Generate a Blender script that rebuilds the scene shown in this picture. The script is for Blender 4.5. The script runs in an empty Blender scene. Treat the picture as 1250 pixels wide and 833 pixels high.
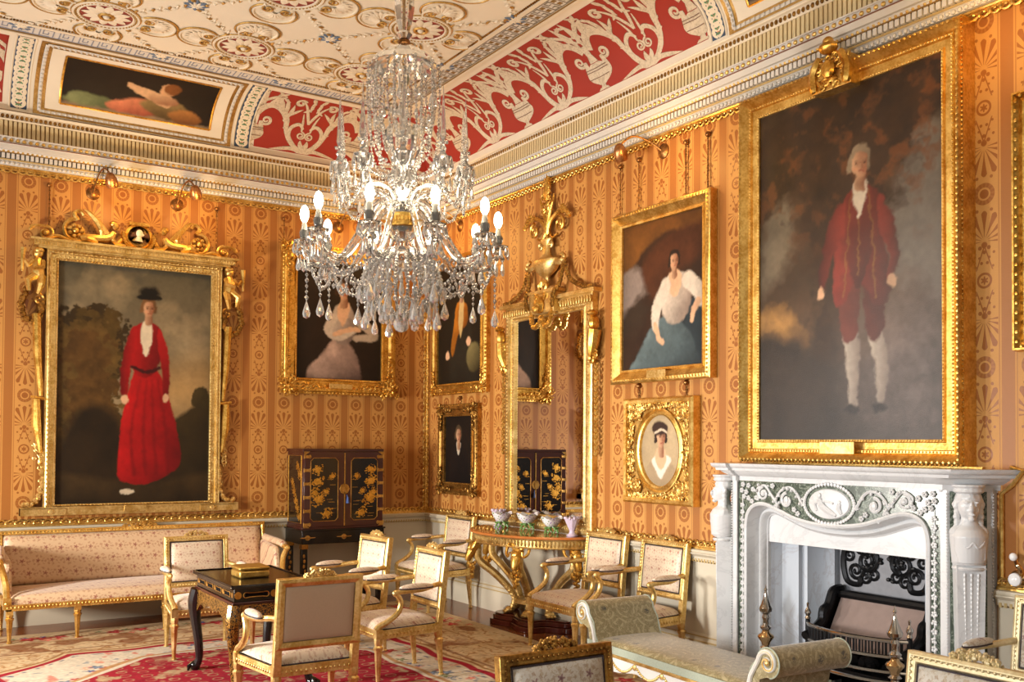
import bpy, math, random
import numpy as np
from mathutils import Vector, Matrix
random.seed(7); rng = np.random.default_rng(7)
PI = math.pi
sc = bpy.context.scene
COL = sc.collection
def srgb(r, g, b):
    f = lambda c: (c/12.92 if c <= 0.04045 else ((c+0.055)/1.055)**2.4)
    return (f(r/255), f(g/255), f(b/255))
# ------------------------------------------------------------------ objects
def setp(o, label=None, cat=None, group=None, kind=None):
    if label: o['label'] = label
    if cat: o['category'] = cat
    if group: o['group'] = group
    if kind: o['kind'] = kind
    return o
def thing(name, label, cat, loc=(0, 0, 0), rz=0.0, group=None):
    o = bpy.data.objects.new(name, None); COL.objects.link(o)
    o.empty_display_size = 0.1
    o.location = loc; o.rotation_euler = (0, 0, rz)
    return setp(o, label, cat, group)
def copy_tree(o, parent=None):
    c = o.copy(); COL.objects.link(c)
    if parent: c.parent = parent
    for ch in list(o.children): copy_tree(ch, c)
    return c
# ------------------------------------------------------------------ mesh builder
def rotm(rx=0, ry=0, rz=0):
    return np.array(Matrix.Rotation(rz, 3, 'Z') @ Matrix.Rotation(ry, 3, 'Y') @ Matrix.Rotation(rx, 3, 'X'))
class M:
    def __init__(s): s.V = []; s.F = []; s.n = 0
    def add(s, V, F):
        V = np.asarray(V, float).reshape(-1, 3); k = s.n
        s.V.append(V); s.F.extend([tuple(i+k for i in f) for f in F]); s.n += len(V); return s
    def merge(s, o, R=None, t=(0, 0, 0), sc=1.0):
        V = np.concatenate(o.V) * sc
        if R is not None: V = V @ np.asarray(R).T
        return s.add(V + np.asarray(t, float), o.F)
    def box(s, c, d, rz=0, rx=0, ry=0):
        x, y, z = [k/2 for k in d]
        V = np.array([(-x,-y,-z),(x,-y,-z),(x,y,-z),(-x,y,-z),(-x,-y,z),(x,-y,z),(x,y,z),(-x,y,z)])
        if rz or rx or ry: V = V @ rotm(rx, ry, rz).T
        return s.add(V+np.array(c), [(0,3,2,1),(4,5,6,7),(0,1,5,4),(1,2,6,5),(2,3,7,6),(3,0,4,7)])
    def b2(s, a, b): return s.box([(a[i]+b[i])/2 for i in range(3)], [abs(b[i]-a[i]) for i in range(3)])
    def tube(s, P, r, n=8, cap=True, closed=False, sx=1.0):
        P = [np.asarray(p, float) for p in P]; k = len(P)
        if not hasattr(r, '__len__'): r = [r]*k
        T = []
        for i in range(k):
            if closed: t = P[(i+1) % k]-P[i-1]
            else: t = P[min(i+1, k-1)]-P[max(i-1, 0)]
            l = np.linalg.norm(t); T.append(t/l if l > 1e-9 else np.array([0, 0, 1.]))
        up = np.array([0, 0, 1.]) if abs(T[0][2]) < .9 else np.array([1., 0, 0])
        a = np.cross(up, T[0]); a /= np.linalg.norm(a)
        V = []
        for i in range(k):
            a = a-T[i]*(a@T[i]); l = np.linalg.norm(a); a = a/l if l > 1e-9 else a
            b = np.cross(T[i], a)
            for j in range(n):
                q = 2*PI*j/n; V.append(P[i]+r[i]*(math.cos(q)*a*sx+math.sin(q)*b))
        F = []; m = k if closed else k-1
        for i in range(m):
            for j in range(n):
                F.append((i*n+j, i*n+(j+1) % n, ((i+1) % k)*n+(j+1) % n, ((i+1) % k)*n+j))
        if cap and not closed:
            F.append(tuple(range(n))[::-1]); F.append(tuple((k-1)*n+j for j in range(n)))
        return s.add(V, F)
    def lathe(s, prof, c=(0, 0, 0), n=16, R=None, flute=0, a0=0, a1=2*PI, sy=1.0):
        full = abs(a1-a0-2*PI) < 1e-6; m = n if full else n+1; V = []
        for r, z in prof:
            for j in range(m):
                q = a0+(a1-a0)*j/n; rr = r*(1+flute*(j % 2)); V.append((rr*math.cos(q), rr*math.sin(q)*sy, z))
        V = np.array(V)
        if R is not None: V = V @ np.asarray(R).T
        F = []
        for i in range(len(prof)-1):
            for j in range(n):
                jj = (j+1) % m
                F.append((i*m+j, i*m+jj, (i+1)*m+jj, (i+1)*m+j))
        if full:
            if prof[0][0] > 1e-5: F.append(tuple(range(m))[::-1])
            if prof[-1][0] > 1e-5: F.append(tuple((len(prof)-1)*m+j for j in range(m)))
        return s.add(V+np.array(c), F)
    def blob(s, c, r, R=None, n=8, m=6):
        if not hasattr(r, '__len__'): r = (r, r, r)
        V = [(0, 0, -1)]
        for i in range(1, m):
            p = PI*i/m-PI/2
            for j in range(n):
                q = 2*PI*j/n; V.append((math.cos(p)*math.cos(q), math.cos(p)*math.sin(q), math.sin(p)))
        V.append((0, 0, 1)); V = np.array(V)*np.array(r)
        if R is not None: V = V @ np.asarray(R).T
        F = [(0, 1+(j+1) % n, 1+j) for j in range(n)]
        for i in range(m-2):
            for j in range(n):
                a = 1+i*n; F.append((a+j, a+(j+1) % n, a+n+(j+1) % n, a+n+j))
        a = 1+(m-2)*n; F += [(a+j, a+(j+1) % n, a+n) for j in range(n)]
        return s.add(V+np.array(c), F)
    def prism(s, poly, d0, d1, ax='y'):
        # poly in the plane across `ax`; extruded from d0 to d1
        k = len(poly)
        def mk(p, d): return {'y': (p[0], d, p[1]), 'z': (p[0], p[1], d), 'x': (d, p[0], p[1])}[ax]
        V = [mk(p, d0) for p in poly]+[mk(p, d1) for p in poly]
        F = [tuple(range(k)), tuple(range(k, 2*k))[::-1]]+[(i, i+k, (i+1) % k+k, (i+1) % k) for i in range(k)]
        return s.add(V, F)
    def extr(s, prof, p0, p1, out, up=(0, 0, 1)):
        # profile (d outwards, z up) swept straight from p0 to p1
        p0 = np.array(p0, float); p1 = np.array(p1, float); o = np.array(out, float); u = np.array(up, float); k = len(prof)
        V = [p+o*a+u*b for p in (p0, p1) for a, b in prof]
        F = [(i, i+k, i+k+1, i+1) for i in range(k-1)]
        F += [tuple(range(k)), tuple(range(k, 2*k))[::-1]]
        return s.add(V, F)
    def frame(s, w, h, prof, c=(0, 0, 0), sub=1):
        # mitred rectangular frame in xz, opening w x h centred at c; prof (outward offset, depth towards -y)
        V = []; k = len(prof)
        for sx, sz in ((-1, -1), (1, -1), (1, 1), (-1, 1)):
            for o, d in prof: V.append((c[0]+sx*(w/2+o), c[1]-d, c[2]+sz*(h/2+o)))
        F = []
        for i in range(4):
            j = (i+1) % 4
            for q in range(k-1): F.append((i*k+q, j*k+q, j*k+q+1, i*k+q+1))
        return s.add(V, F)
    def oframe(s, rx, rz, prof, c=(0, 0, 0), n=40):
        V = []; k = len(prof)
        for i in range(n):
            q = 2*PI*i/n
            for o, d in prof: V.append((c[0]+(rx+o)*math.cos(q), c[1]-d, c[2]+(rz+o)*math.sin(q)))
        F = []
        for i in range(n):
            j = (i+1) % n
            for q in range(k-1): F.append((i*k+q, j*k+q, j*k+q+1, i*k+q+1))
        return s.add(V, F)
    def build(s, name, mat, parent=None, smooth=35, bev=0, remesh=0, loc=None, sub=0, kind=None, label=None, dec=0):
        me = bpy.data.meshes.new(name)
        me.from_pydata(np.concatenate(s.V).tolist(), [], s.F)
        me.validate()
        o = bpy.data.objects.new(name, me); COL.objects.link(o)
        if mat: me.materials.append(mat)
        if smooth:
            me.shade_smooth()
            if smooth < 180: me.set_sharp_from_angle(angle=math.radians(smooth))
        if bev:
            b = o.modifiers.new('bevel', 'BEVEL'); b.width = bev; b.segments = 2; b.limit_method = 'ANGLE'
        if sub:
            b = o.modifiers.new('sub', 'SUBSURF'); b.levels = b.render_levels = sub
        if remesh:
            b = o.modifiers.new('remesh', 'REMESH'); b.mode = 'VOXEL'; b.voxel_size = remesh; b.use_smooth_shade = True
            b = o.modifiers.new('smooth', 'SMOOTH'); b.factor = .5; b.iterations = 2
        if parent: o.parent = parent
        if loc is not None: o.location = loc
        return setp(o, label, None, None, kind)
def catmull(P, n=6, closed=False):
    P = np.array(P, float); k = len(P); out = []
    rngk = range(k) if closed else range(k-1)
    for i in rngk:
        if closed: a, b, c, d = P[i-1], P[i], P[(i+1) % k], P[(i+2) % k]
        else: a, b, c, d = P[max(i-1, 0)], P[i], P[i+1], P[min(i+2, k-1)]
        for j in range(n):
            t = j/n; out.append(.5*(2*b+(c-a)*t+(2*a-5*b+4*c-d)*t*t+(3*b-a-3*c+d)*t**3))
    if not closed: out.append(P[-1])
    return np.array(out)
def spiral(c, r0, turns, a0=0., n=22, rend=.12, ccw=1):
    # 2D spiral from radius r0 inwards
    return np.array([(c[0]+r0*(1-(1-rend)*i/(n-1))*math.cos(a0+ccw*2*PI*turns*i/(n-1)),
                      c[1]+r0*(1-(1-rend)*i/(n-1))*math.sin(a0+ccw*2*PI*turns*i/(n-1))) for i in range(n)])
def xz(P, y=0.): return [(p[0], y, p[1]) for p in P]
def ring_beads(m, P, r, step, jitter=0, n=6, k=4, sc=(1, 1, 1)):
    # beads along a polyline
    P = np.array(P, float); seg = np.linalg.norm(np.diff(P, axis=0), axis=1); L = np.concatenate([[0], np.cumsum(seg)])
    N = max(1, int(L[-1]/step))
    for i in range(N):
        t = (i+.5)*L[-1]/N; j = np.searchsorted(L, t)-1; j = min(max(j, 0), len(seg)-1)
        p = P[j]+(P[j+1]-P[j])*((t-L[j])/max(seg[j], 1e-9))
        if jitter: p = p+rng.normal(0, jitter, 3)
        m.blob(p, (r*sc[0], r*sc[1], r*sc[2]), n=n, m=k)
# ------------------------------------------------------------------ node helper
class X:
    def __init__(s, g, k): s.g = g; s.k = k
    def __add__(a, b): return a.g.m('ADD', a, b)
    __radd__ = __add__
    def __sub__(a, b): return a.g.m('SUBTRACT', a, b)
    def __rsub__(a, b): return a.g.m('SUBTRACT', b, a)
    def __mul__(a, b): return a.g.m('MULTIPLY', a, b)
    __rmul__ = __mul__
    def __truediv__(a, b): return a.g.m('DIVIDE', a, b)
    def abs(a): return a.g.m('ABSOLUTE', a)
    def mod(a, b): return a.g.m('FLOORED_MODULO', a, b)
    def max(a, b): return a.g.m('MAXIMUM', a, b)
    def min(a, b): return a.g.m('MINIMUM', a, b)
    def sqrt(a): return a.g.m('SQRT', a)
    def cos(a): return a.g.m('COSINE', a)
    def sin(a): return a.g.m('SINE', a)
class G:
    def __init__(s, name):
        s.mat = bpy.data.materials.new(name); s.mat.use_nodes = True; s.t = s.mat.node_tree
        s.b = s.t.nodes['Principled BSDF']
    def n(s, ty, **kw):
        q = s.t.nodes.new(ty)
        for k, v in kw.items(): setattr(q, k, v)
        return q
    def put(s, inp, v):
        if isinstance(v, X): s.t.links.new(v.k, inp)
        elif hasattr(v, '__len__'): inp.default_value = (tuple(v)+(1,))[:len(inp.default_value)] if len(v) < len(inp.default_value) else tuple(v)[:len(inp.default_value)]
        else: inp.default_value = v
    def m(s, op, a, b=None, c=None):
        q = s.n('ShaderNodeMath', operation=op); s.put(q.inputs[0], a)
        if b is not None: s.put(q.inputs[1], b)
        if c is not None: s.put(q.inputs[2], c)
        return X(s, q.outputs[0])
    def sm(s, x, lo, hi):
        q = s.n('ShaderNodeMapRange', interpolation_type='SMOOTHSTEP'); s.put(q.inputs[0], x)
        if lo < hi: q.inputs[1].default_value = lo; q.inputs[2].default_value = hi
        else: q.inputs[1].default_value = hi; q.inputs[2].default_value = lo; q.inputs[3].default_value = 1; q.inputs[4].default_value = 0
        return X(s, q.outputs[0])
    def mix(s, f, a, b):
        q = s.n('ShaderNodeMix', data_type='RGBA'); s.put(q.inputs[0], f); s.put(q.inputs[6], a); s.put(q.inputs[7], b)
        return X(s, q.outputs[2])
    def mul(s, a, b):
        q = s.n('ShaderNodeMix', data_type='RGBA', blend_type='MULTIPLY'); q.inputs[0].default_value = 1; s.put(q.inputs[6], a); s.put(q.inputs[7], b)
        return X(s, q.outputs[2])
    def co(s, kind='Object'):
        return X(s, s.n('ShaderNodeTexCoord').outputs[kind])
    def wpos(s): return X(s, s.n('ShaderNodeNewGeometry').outputs['Position'])
    def sep(s, v):
        q = s.n('ShaderNodeSeparateXYZ'); s.put(q.inputs[0], v); return [X(s, o) for o in q.outputs]
    def comb(s, x, y, z):
        q = s.n('ShaderNodeCombineXYZ')
        for i, v in enumerate((x, y, z)): s.put(q.inputs[i], v)
        return X(s, q.outputs[0])
    def scale(s, v, k):
        q = s.n('ShaderNodeVectorMath', operation='MULTIPLY'); s.put(q.inputs[0], v); q.inputs[1].default_value = k if hasattr(k, '__len__') else (k, k, k)
        return X(s, q.outputs[0])
    def noise(s, v, sc=5, det=3, rough=.55, dist=0):
        q = s.n('ShaderNodeTexNoise'); s.put(q.inputs['Vector'], v); q.inputs['Scale'].default_value = sc
        q.inputs['Detail'].default_value = det; q.inputs['Roughness'].default_value = rough; q.inputs['Distortion'].default_value = dist
        return X(s, q.outputs[0])
    def voro(s, v, sc=5, rand=1., feature='F1'):
        q = s.n('ShaderNodeTexVoronoi', feature=feature); s.put(q.inputs['Vector'], v); q.inputs['Scale'].default_value = sc
        q.inputs['Randomness'].default_value = rand
        return X(s, q.outputs[0]), X(s, q.outputs[1])
    def attr(s, name):
        return X(s, s.n('ShaderNodeAttribute', attribute_name=name).outputs['Color'])
    def out(s, col, rough=.5, metal=0., bump=None, bs=.3, bd=.01, **kw):
        s.put(s.b.inputs['Base Color'], col); s.put(s.b.inputs['Roughness'], rough); s.put(s.b.inputs['Metallic'], metal)
        if bump is not None:
            q = s.n('ShaderNodeBump'); q.inputs['Strength'].default_value = bs; q.inputs['Distance'].default_value = bd
            s.put(q.inputs['Height'], bump); s.t.links.new(q.outputs[0], s.b.inputs['Normal'])
        for k, v in kw.items():
            s.put(s.b.inputs[k], v)
        return s.mat
MAT = {}
def plain(name, col, rough=.5, metal=0., nz=.0, nsc=30, bs=0., **kw):
    g = G(name)
    c = g.co()
    nn = g.noise(c, nsc, 3)
    cc = g.mix(nn, tuple(k*(1-nz) for k in col), tuple(min(1, k*(1+nz)) for k in col)) if nz else col
    return g.out(cc, rough, metal, bump=(nn if bs else None), bs=bs, bd=.004, **kw)
# ------------------------------------------------------------------ materials
def m_gold(name, a, b, rough=.33, nsc=60, bs=.25):
    g = G(name); c = g.co(); n1 = g.noise(c, nsc, 4); n2 = g.noise(c, nsc*.2, 2)
    col = g.mix(g.sm(n1*.5+n2*.5, .35, .65), a, b)
    return g.out(col, g.m('MULTIPLY_ADD', n2, .25, rough-.1), .88, bump=n1, bs=bs, bd=.004)
GOLD = m_gold('gilt', srgb(208, 158, 74), srgb(244, 208, 126))
GOLDR = m_gold('rich_gilt', srgb(190, 136, 52), srgb(240, 196, 104), .32)
GOLDD = m_gold('dark_gilt', srgb(118, 82, 36), srgb(196, 150, 76), .36)
GOLDP = m_gold('pale_gilt', srgb(204, 164, 88), srgb(238, 210, 144), .40)
GOLDW = m_gold('whitened_gilt', srgb(222, 205, 160), srgb(240, 226, 186), .5)
BRONZE = m_gold('bronze', srgb(110, 74, 40), srgb(170, 118, 66), .34)
CREAM = plain('cream_paint', srgb(242, 230, 208), .6, nz=.04, nsc=8)
CEILP = plain('ceiling_paint', srgb(244, 234, 214), .7, nz=.03, nsc=4)
COVEW = plain('cove_paint', srgb(242, 232, 214), .7, nz=.05, nsc=5)
GREYW = plain('grey_white_paint', srgb(226, 222, 216), .6, nz=.03)
DADO = plain('dado_paint', srgb(214, 202, 178), .5, nz=.04, nsc=3)
OCHRE = plain('ochre_paint', srgb(196, 168, 112), .6, nz=.06)
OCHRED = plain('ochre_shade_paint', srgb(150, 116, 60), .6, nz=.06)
REDP = plain('cove_red', srgb(166, 50, 38), .7, nz=.08, nsc=3)
REDM = plain('medallion_red', srgb(206, 100, 84), .7, nz=.08, nsc=9)
BLUEP = plain('slate_blue_paint', srgb(62, 84, 112), .7, nz=.1)
GREENP = plain('leaf_green_paint', srgb(96, 146, 104), .7, nz=.1)
CORALP = plain('coral_paint', srgb(222, 140, 110), .7, nz=.1)
GREYB = plain('grey_blue_paint', srgb(150, 156, 172), .7, nz=.08)
GREYL = plain('key_grey_paint', srgb(150, 140, 124), .7, nz=.08)
def m_grisaille():
    g = G('grisaille_paint'); c = g.co(); n = g.noise(c, 16, 3, .6); n2 = g.noise(c, 60, 2)
    return g.out(g.mix(g.sm(n*.4+n2*.6, .36, .56), srgb(200, 184, 160), srgb(226, 212, 190)), .7, bump=n2, bs=.15, bd=.004)
GRIS = m_grisaille()
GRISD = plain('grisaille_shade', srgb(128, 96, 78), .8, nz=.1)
def m_marble(name, a, b, vs=3, sharp=.06, rough=.22):
    g = G(name); c = g.co(); n = g.noise(c, vs, 6, .65, 1.2); v = (n-.5).abs(); n2 = g.noise(c, vs*.6, 3)
    return g.out(g.mix(g.sm(v, 0, sharp), b, g.mix(n2, a, tuple(k*.93 for k in a))), rough)
WMARB = m_marble('white_marble', srgb(226, 226, 226), srgb(212, 212, 212), 2.2, .03, .28)
SMARB = m_marble('slip_marble', srgb(206, 212, 220), srgb(192, 194, 200), 2.2, .03, .3)
def m_green():
    g = G('green_marble'); c = g.co(); n = g.noise(c, 9, 7, .7, 2.2); v = (n-.5).abs(); n2 = g.noise(c, 14, 5, .65)
    col = g.mix(n2, srgb(34, 44, 38), srgb(88, 102, 86))
    return g.out(g.mix(g.sm(v, 0, .035), srgb(150, 160, 146), col), .2)
GMARB = m_green()
IRON = plain('black_iron', srgb(30, 29, 30), .38, .6, nz=.25, nsc=40, bs=.15)
IRONP = plain('cast_iron_plate', srgb(128, 128, 132), .5, .3, nz=.2, nsc=20, bs=.25)
FIREB = plain('fire_brick', srgb(150, 128, 118), .8, nz=.22, nsc=12, bs=.3)
SOOT = plain('sooty_black', srgb(14, 12, 12), .95, **{'Specular IOR Level': .1})
STEEL = plain('polished_steel', srgb(190, 182, 172), .16, 1.0, nz=.05)
BRASS = plain('polished_brass', srgb(200, 168, 124), .18, 1.0, nz=.08)
PORC = plain('porcelain', srgb(246, 244, 242), .15)
def m_posy():
    g = G('flowered_porcelain'); c = g.co(); d, k = g.voro(c, 70); h = g.sep(k)[0]
    spot = g.sm(d, .45, .3)
    pc = g.mix(g.sm(h, .3, .35), srgb(196, 120, 150), g.mix(g.sm(h, .6, .65), srgb(120, 160, 90), srgb(150, 110, 180)))
    return g.out(g.mix(g.m('MULTIPLY', spot, g.sm(h, .2, .4)), srgb(244, 240, 238), pc), .2)
POSY = m_posy()
LEAFP = plain('green_porcelain', srgb(120, 164, 88), .3, nz=.15)
def m_wall(name, ph_x, ph_z):
    g = G(name); x, y, z = g.sep(g.co())
    per, pz = .267, .965
    s = (x-ph_x+per/2).mod(per)-per/2            # across, 0 at the motif axis
    sa = s.abs()
    t = ((z-ph_z+pz/2).mod(pz)-pz/2).abs()        # from the roundel up/down, 0 .. pz/2
    light, dark = 0., 1.
    stripe = g.sm(sa, .094, .098)                 # dark stripe between the motif bands
    inner = g.sm((sa-.084).abs(), .0045, .003)     # fine lines of the band edge
    # roundel
    r = (s*s+t*t).sqrt()
    ang = g.m('ARCTAN2', s, t)
    pearl = (ang*14.).cos()
    ringo = g.sm((r-.049).abs(), .0135, .0115)*g.m('MULTIPLY_ADD', pearl, .12, .88)
    disc = g.sm(r, .027, .025)
    motif = ringo.max(disc)
    # dots
    def dot(dx, dt, rr):
        a = sa-dx; b = t-dt
        return g.sm((a*a+b*b).sqrt(), rr, rr*.75)
    motif = motif.max(dot(.042, .092, .0105)).max(dot(.055, .33, .009)).max(dot(.03, .355, .008)).max(dot(.05, .405, .008))
    # palmette: lobed fan rising from its base at t0 towards the roundel
    t0 = .262
    dt = t0-t
    rr = (s*s+dt*dt).sqrt()
    a = g.m('ARCTAN2', s, dt)                      # 0 along the axis
    lob = (a*(2*PI/.42)).cos()                     # 7 lobes
    rmax = .168-(a*a)*.028
    wid = g.sm(rr/rmax, .15, 1.)
    fan = g.sm(lob-(.75-wid*.95), -.06, .1)*g.sm(rr-rmax-(lob-1.)*.012, .002, -.003)*g.sm(a.abs(), 1.75, 1.7)*g.sm(rr, .018, .024)
    motif = motif.max(fan)
    # calyx and flower cluster under the fan, small rosette at the far middle
    motif = motif.max(dot(0., .285, .02)).max(dot(.026, .3, .013)).max(dot(0., .325, .012)).max(dot(.017, .385, .01))
    tm = t-pz/2
    rm = (s*s+tm*tm).sqrt(); am = g.m('ARCTAN2', s, tm)
    motif = motif.max(g.sm((rm-.038).abs(), .0075, .0055)).max(g.sm(rm-.018-(am*6.).cos()*.006, .002, -.002))
    motif = motif.max(g.sm((sa-(t-.29)*.35).abs(), .0045, .003)*g.sm(t, .29, .30)*g.sm(t, .43, .42))
    motif = motif*g.sm(sa, .079, .076)
    f = motif.max(stripe*.8).max(inner*.6)
    # woven silk: fine horizontal thread noise
    th = g.noise(g.comb(x*30., y, z*400.), 1., 2)
    big = g.noise(g.co(), .9, 2)
    A = g.mix(big, srgb(206, 145, 70), srgb(214, 153, 78)); B = g.mix(big, srgb(158, 90, 28), srgb(166, 97, 32))
    col = g.mix(f, A, B)
    col = g.mul(col, g.mix(th, (.88, .88, .88), (1.06, 1.06, 1.06)))
    return g.out(col, g.m('MULTIPLY_ADD', f, -.12, .55), 0, bump=th, bs=.06, bd=.002, **{'Sheen Weight': .15})
WALLB = m_wall('silk_wallcovering_back', -1.40, 1.098)
WALLR = m_wall('silk_wallcovering_right', 3.915, 1.13)
def m_brocade(name, base, spr, spr2, p=.105, q=.095, sz=1., leaf=None, amt=.8):
    # sprigs on a staggered lattice; (x, y+z) serves upright backs and level seats alike
    g = G(name); c = g.co(); x, y, z = g.sep(c); v = y+z; fine = g.noise(c, 170, 2); w = g.noise(c, 55, 2)
    def lattice(ox, ov):
        vv = v+ov; row = g.m('FLOOR', vv/q); u = (x+ox)/p+row*.5
        return (u.mod(1.)-.5)*p, ((vv/q).mod(1.)-.5)*q
    jw = g.noise(c, 7, 1); X0, Y0 = lattice(0., 0.); X0 = X0+(jw-.5)*.05; Y0 = Y0+(g.noise(c, 8.7, 1)-.5)*.05; r = (X0*X0+Y0*Y0).sqrt()+(w-.5)*.012; a = g.m('ARCTAN2', Y0, X0)
    petals = g.sm(r-(a*5.).cos()*.0035*sz, .0105*sz, .0085*sz); heart = g.sm(r, .0045*sz, .003*sz)
    ring = g.sm((r-.024*sz).abs(), .0062*sz, .0045*sz)*g.sm((a*6.+w*3.).cos(), .1, .35)
    stem = g.sm(X0.abs()+(w-.5)*.006, .0022, .0014)*g.sm(Y0, -.034*sz, -.032*sz)*g.sm(Y0, .0, -.004)
    X1, Y1 = lattice(p*.5, q*.06); r1 = (X1*X1+Y1*Y1).sqrt()+(w-.5)*.01; a1 = g.m('ARCTAN2', Y1, X1)
    small = g.sm(r1-(a1*4.).cos()*.002, .006*sz, .0045*sz).max(g.sm((r1-.017*sz).abs(), .0035, .0025)*g.sm((a1*3.).cos(), .3, .6))
    col = g.mix(g.sm(fine, .35, .7), base, tuple(min(1, k*1.08) for k in base))
    if leaf is not None: col = g.mix(g.sm(g.noise(c, 85, 3, .6, .6), .52, .57)*.8, col, leaf)
    col = g.mix(ring.max(small).max(stem)*amt*.7, col, spr)
    col = g.mix(petals*amt, col, spr2); col = g.mix(heart*amt, col, tuple(k*.6 for k in spr2))
    return g.out(col, .42, 0, bump=fine, bs=.12, bd=.002, **{'Sheen Weight': .3})
BROC = m_brocade('cream_brocade', srgb(222, 200, 172), srgb(190, 146, 118), srgb(184, 124, 104), .085, .08, 1.15)
BROCS = m_brocade('sofa_brocade', srgb(220, 188, 150), srgb(182, 124, 92), srgb(172, 104, 84), .125, .115, 1.7)
BROCG = m_brocade('floral_brocade', srgb(204, 196, 182), srgb(158, 128, 98), srgb(134, 90, 94), .12, .11, 1.5, leaf=srgb(184, 166, 138))
LINEN = plain('back_linen', srgb(178, 152, 124), .75, nz=.06, nsc=120, bs=.15)
GIMP = plain('dark_gimp', srgb(60, 48, 52), .7)
def m_green_silk():
    g = G('green_silk'); c = g.co(); x, y, z = g.sep(c)
    d, k = g.voro(c, 5.5, .25); w = (d*34.).sin(); n = g.noise(c, 22, 4, .6, 1.5)
    f = g.sm(w, .35, .6)*g.sm(n, .42, .52)
    f = f.max(g.sm((n-.5).abs(), .03, .015)*.8)
    band = g.sm(((y*1.).mod(.5)-.25).abs(), .24, .25)
    dk = g.sm(d, .16, .13)*g.sm(g.noise(c, 90, 2), .4, .5)
    fine = g.noise(c, 160, 2)
    col = g.mix(f*.75, g.mix(fine, srgb(134, 120, 80), srgb(150, 136, 94)), srgb(190, 176, 136))
    col = g.mix(dk*.8, col, srgb(58, 54, 50))
    return g.out(col, .4, 0, bump=f, bs=.1, bd=.002, **{'Sheen Weight': .3})
GSILK = m_green_silk()
GBORD = plain('green_border_braid', srgb(172, 180, 160), .5, nz=.22, nsc=90)
WENAM = plain('white_carved_paint', srgb(232, 230, 222), .45, nz=.05, nsc=60, bs=.2)
# lacquers
LACQ = plain('black_lacquer', srgb(20, 14, 12), .16, 0, nz=.3)
LACQR = plain('aubergine_lacquer', srgb(62, 26, 20), .2, nz=.25, nsc=10)
def m_gilt_lacquer():
    g = G('gilt_lacquer'); c = g.co(); n = g.noise(c, 42, 3, .6, 1.6); d, k = g.voro(c, 60)
    f = g.sm((n-.5).abs(), .06, .03).max(g.sm(d, .2, .12)*.7)
    return g.out(g.mix(f, srgb(26, 17, 12), srgb(168, 118, 44)), g.m('MULTIPLY_ADD', f, .2, .2), g.m('MULTIPLY', f, .6))
GLACQ = m_gilt_lacquer()
def m_wood(name, a, b, rough=.2, plank=.0):
    g = G(name); c = g.co(); x, y, z = g.sep(c)
    n = g.noise(g.comb(x*2., y*22., z*2.), 1.6, 4, .6, .4)
    col = g.mix(n, a, b)
    if plank:
        fx = ((y/plank).mod(1.)-.5).abs(); row = g.m('FLOOR', y/plank)
        fy = (((x+row*.37)/.9).mod(1.)-.5).abs()
        gap = g.sm(fx, .485, .495).max(g.sm(fy, .494, .498))
        rnd = g.m('FRACT', (row*12.98).sin()*43.7)
        col = g.mul(col, g.mix(rnd, (.8, .8, .8), (1.12, 1.1, 1.08)))
        col = g.mix(gap, col, (.01, .005, .003))
    return g.out(col, rough)
FLOORW = m_wood('polished_oak_floor', srgb(104, 54, 26), srgb(164, 98, 52), .24, .19)
MAHOG = m_wood('mahogany', srgb(62, 20, 14), srgb(96, 36, 24), .15)
SATIN = m_wood('satinwood', srgb(178, 100, 46), srgb(206, 130, 66), .2)
def m_attr(name, rough=.5, canvas=0., spec=.5):
    g = G(name); c = g.co(); n = g.noise(c, 260, 2)
    return g.out(g.attr('Col'), rough, 0, bump=n if canvas else None, bs=canvas, bd=.002, **{'Specular IOR Level': spec})
PAINT = m_attr('oil_paint', .55, .12, .3)
PAINTV = m_attr('varnished_oil_paint', .36, .55, .5)
CARPET = m_attr('carpet_pile', .9, .5, .1)
def m_crystal():
    g = G('crystal'); b = g.b
    g.put(b.inputs['Base Color'], (1, .985, .95)); b.inputs['Roughness'].default_value = .02
    b.inputs['Transmission Weight'].default_value = .74; b.inputs['IOR'].default_value = 1.62
    return g.mat
CRYS = m_crystal()
def m_glass():
    g = G('clear_glass'); b = g.b
    g.put(b.inputs['Base Color'], (1, .985, .95)); b.inputs['Roughness'].default_value = .03
    b.inputs['Transmission Weight'].default_value = .9; b.inputs['IOR'].default_value = 1.5
    return g.mat
GLASS = m_glass()
def m_bulb():
    g = G('lit_bulb'); g.put(g.b.inputs['Emission Color'], (1, .86, .62)); g.b.inputs['Emission Strength'].default_value = 22
    return g.mat
BULB = m_bulb()
def m_mirror():
    g = G('old_mirror_glass'); c = g.co(); n = g.noise(c, 3, 3)
    return g.out(g.mix(n, (.86, .85, .82), (.93, .92, .89)), g.sm(n, .55, .8)*.06+.012, 1.)
MIRR = m_mirror()
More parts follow.
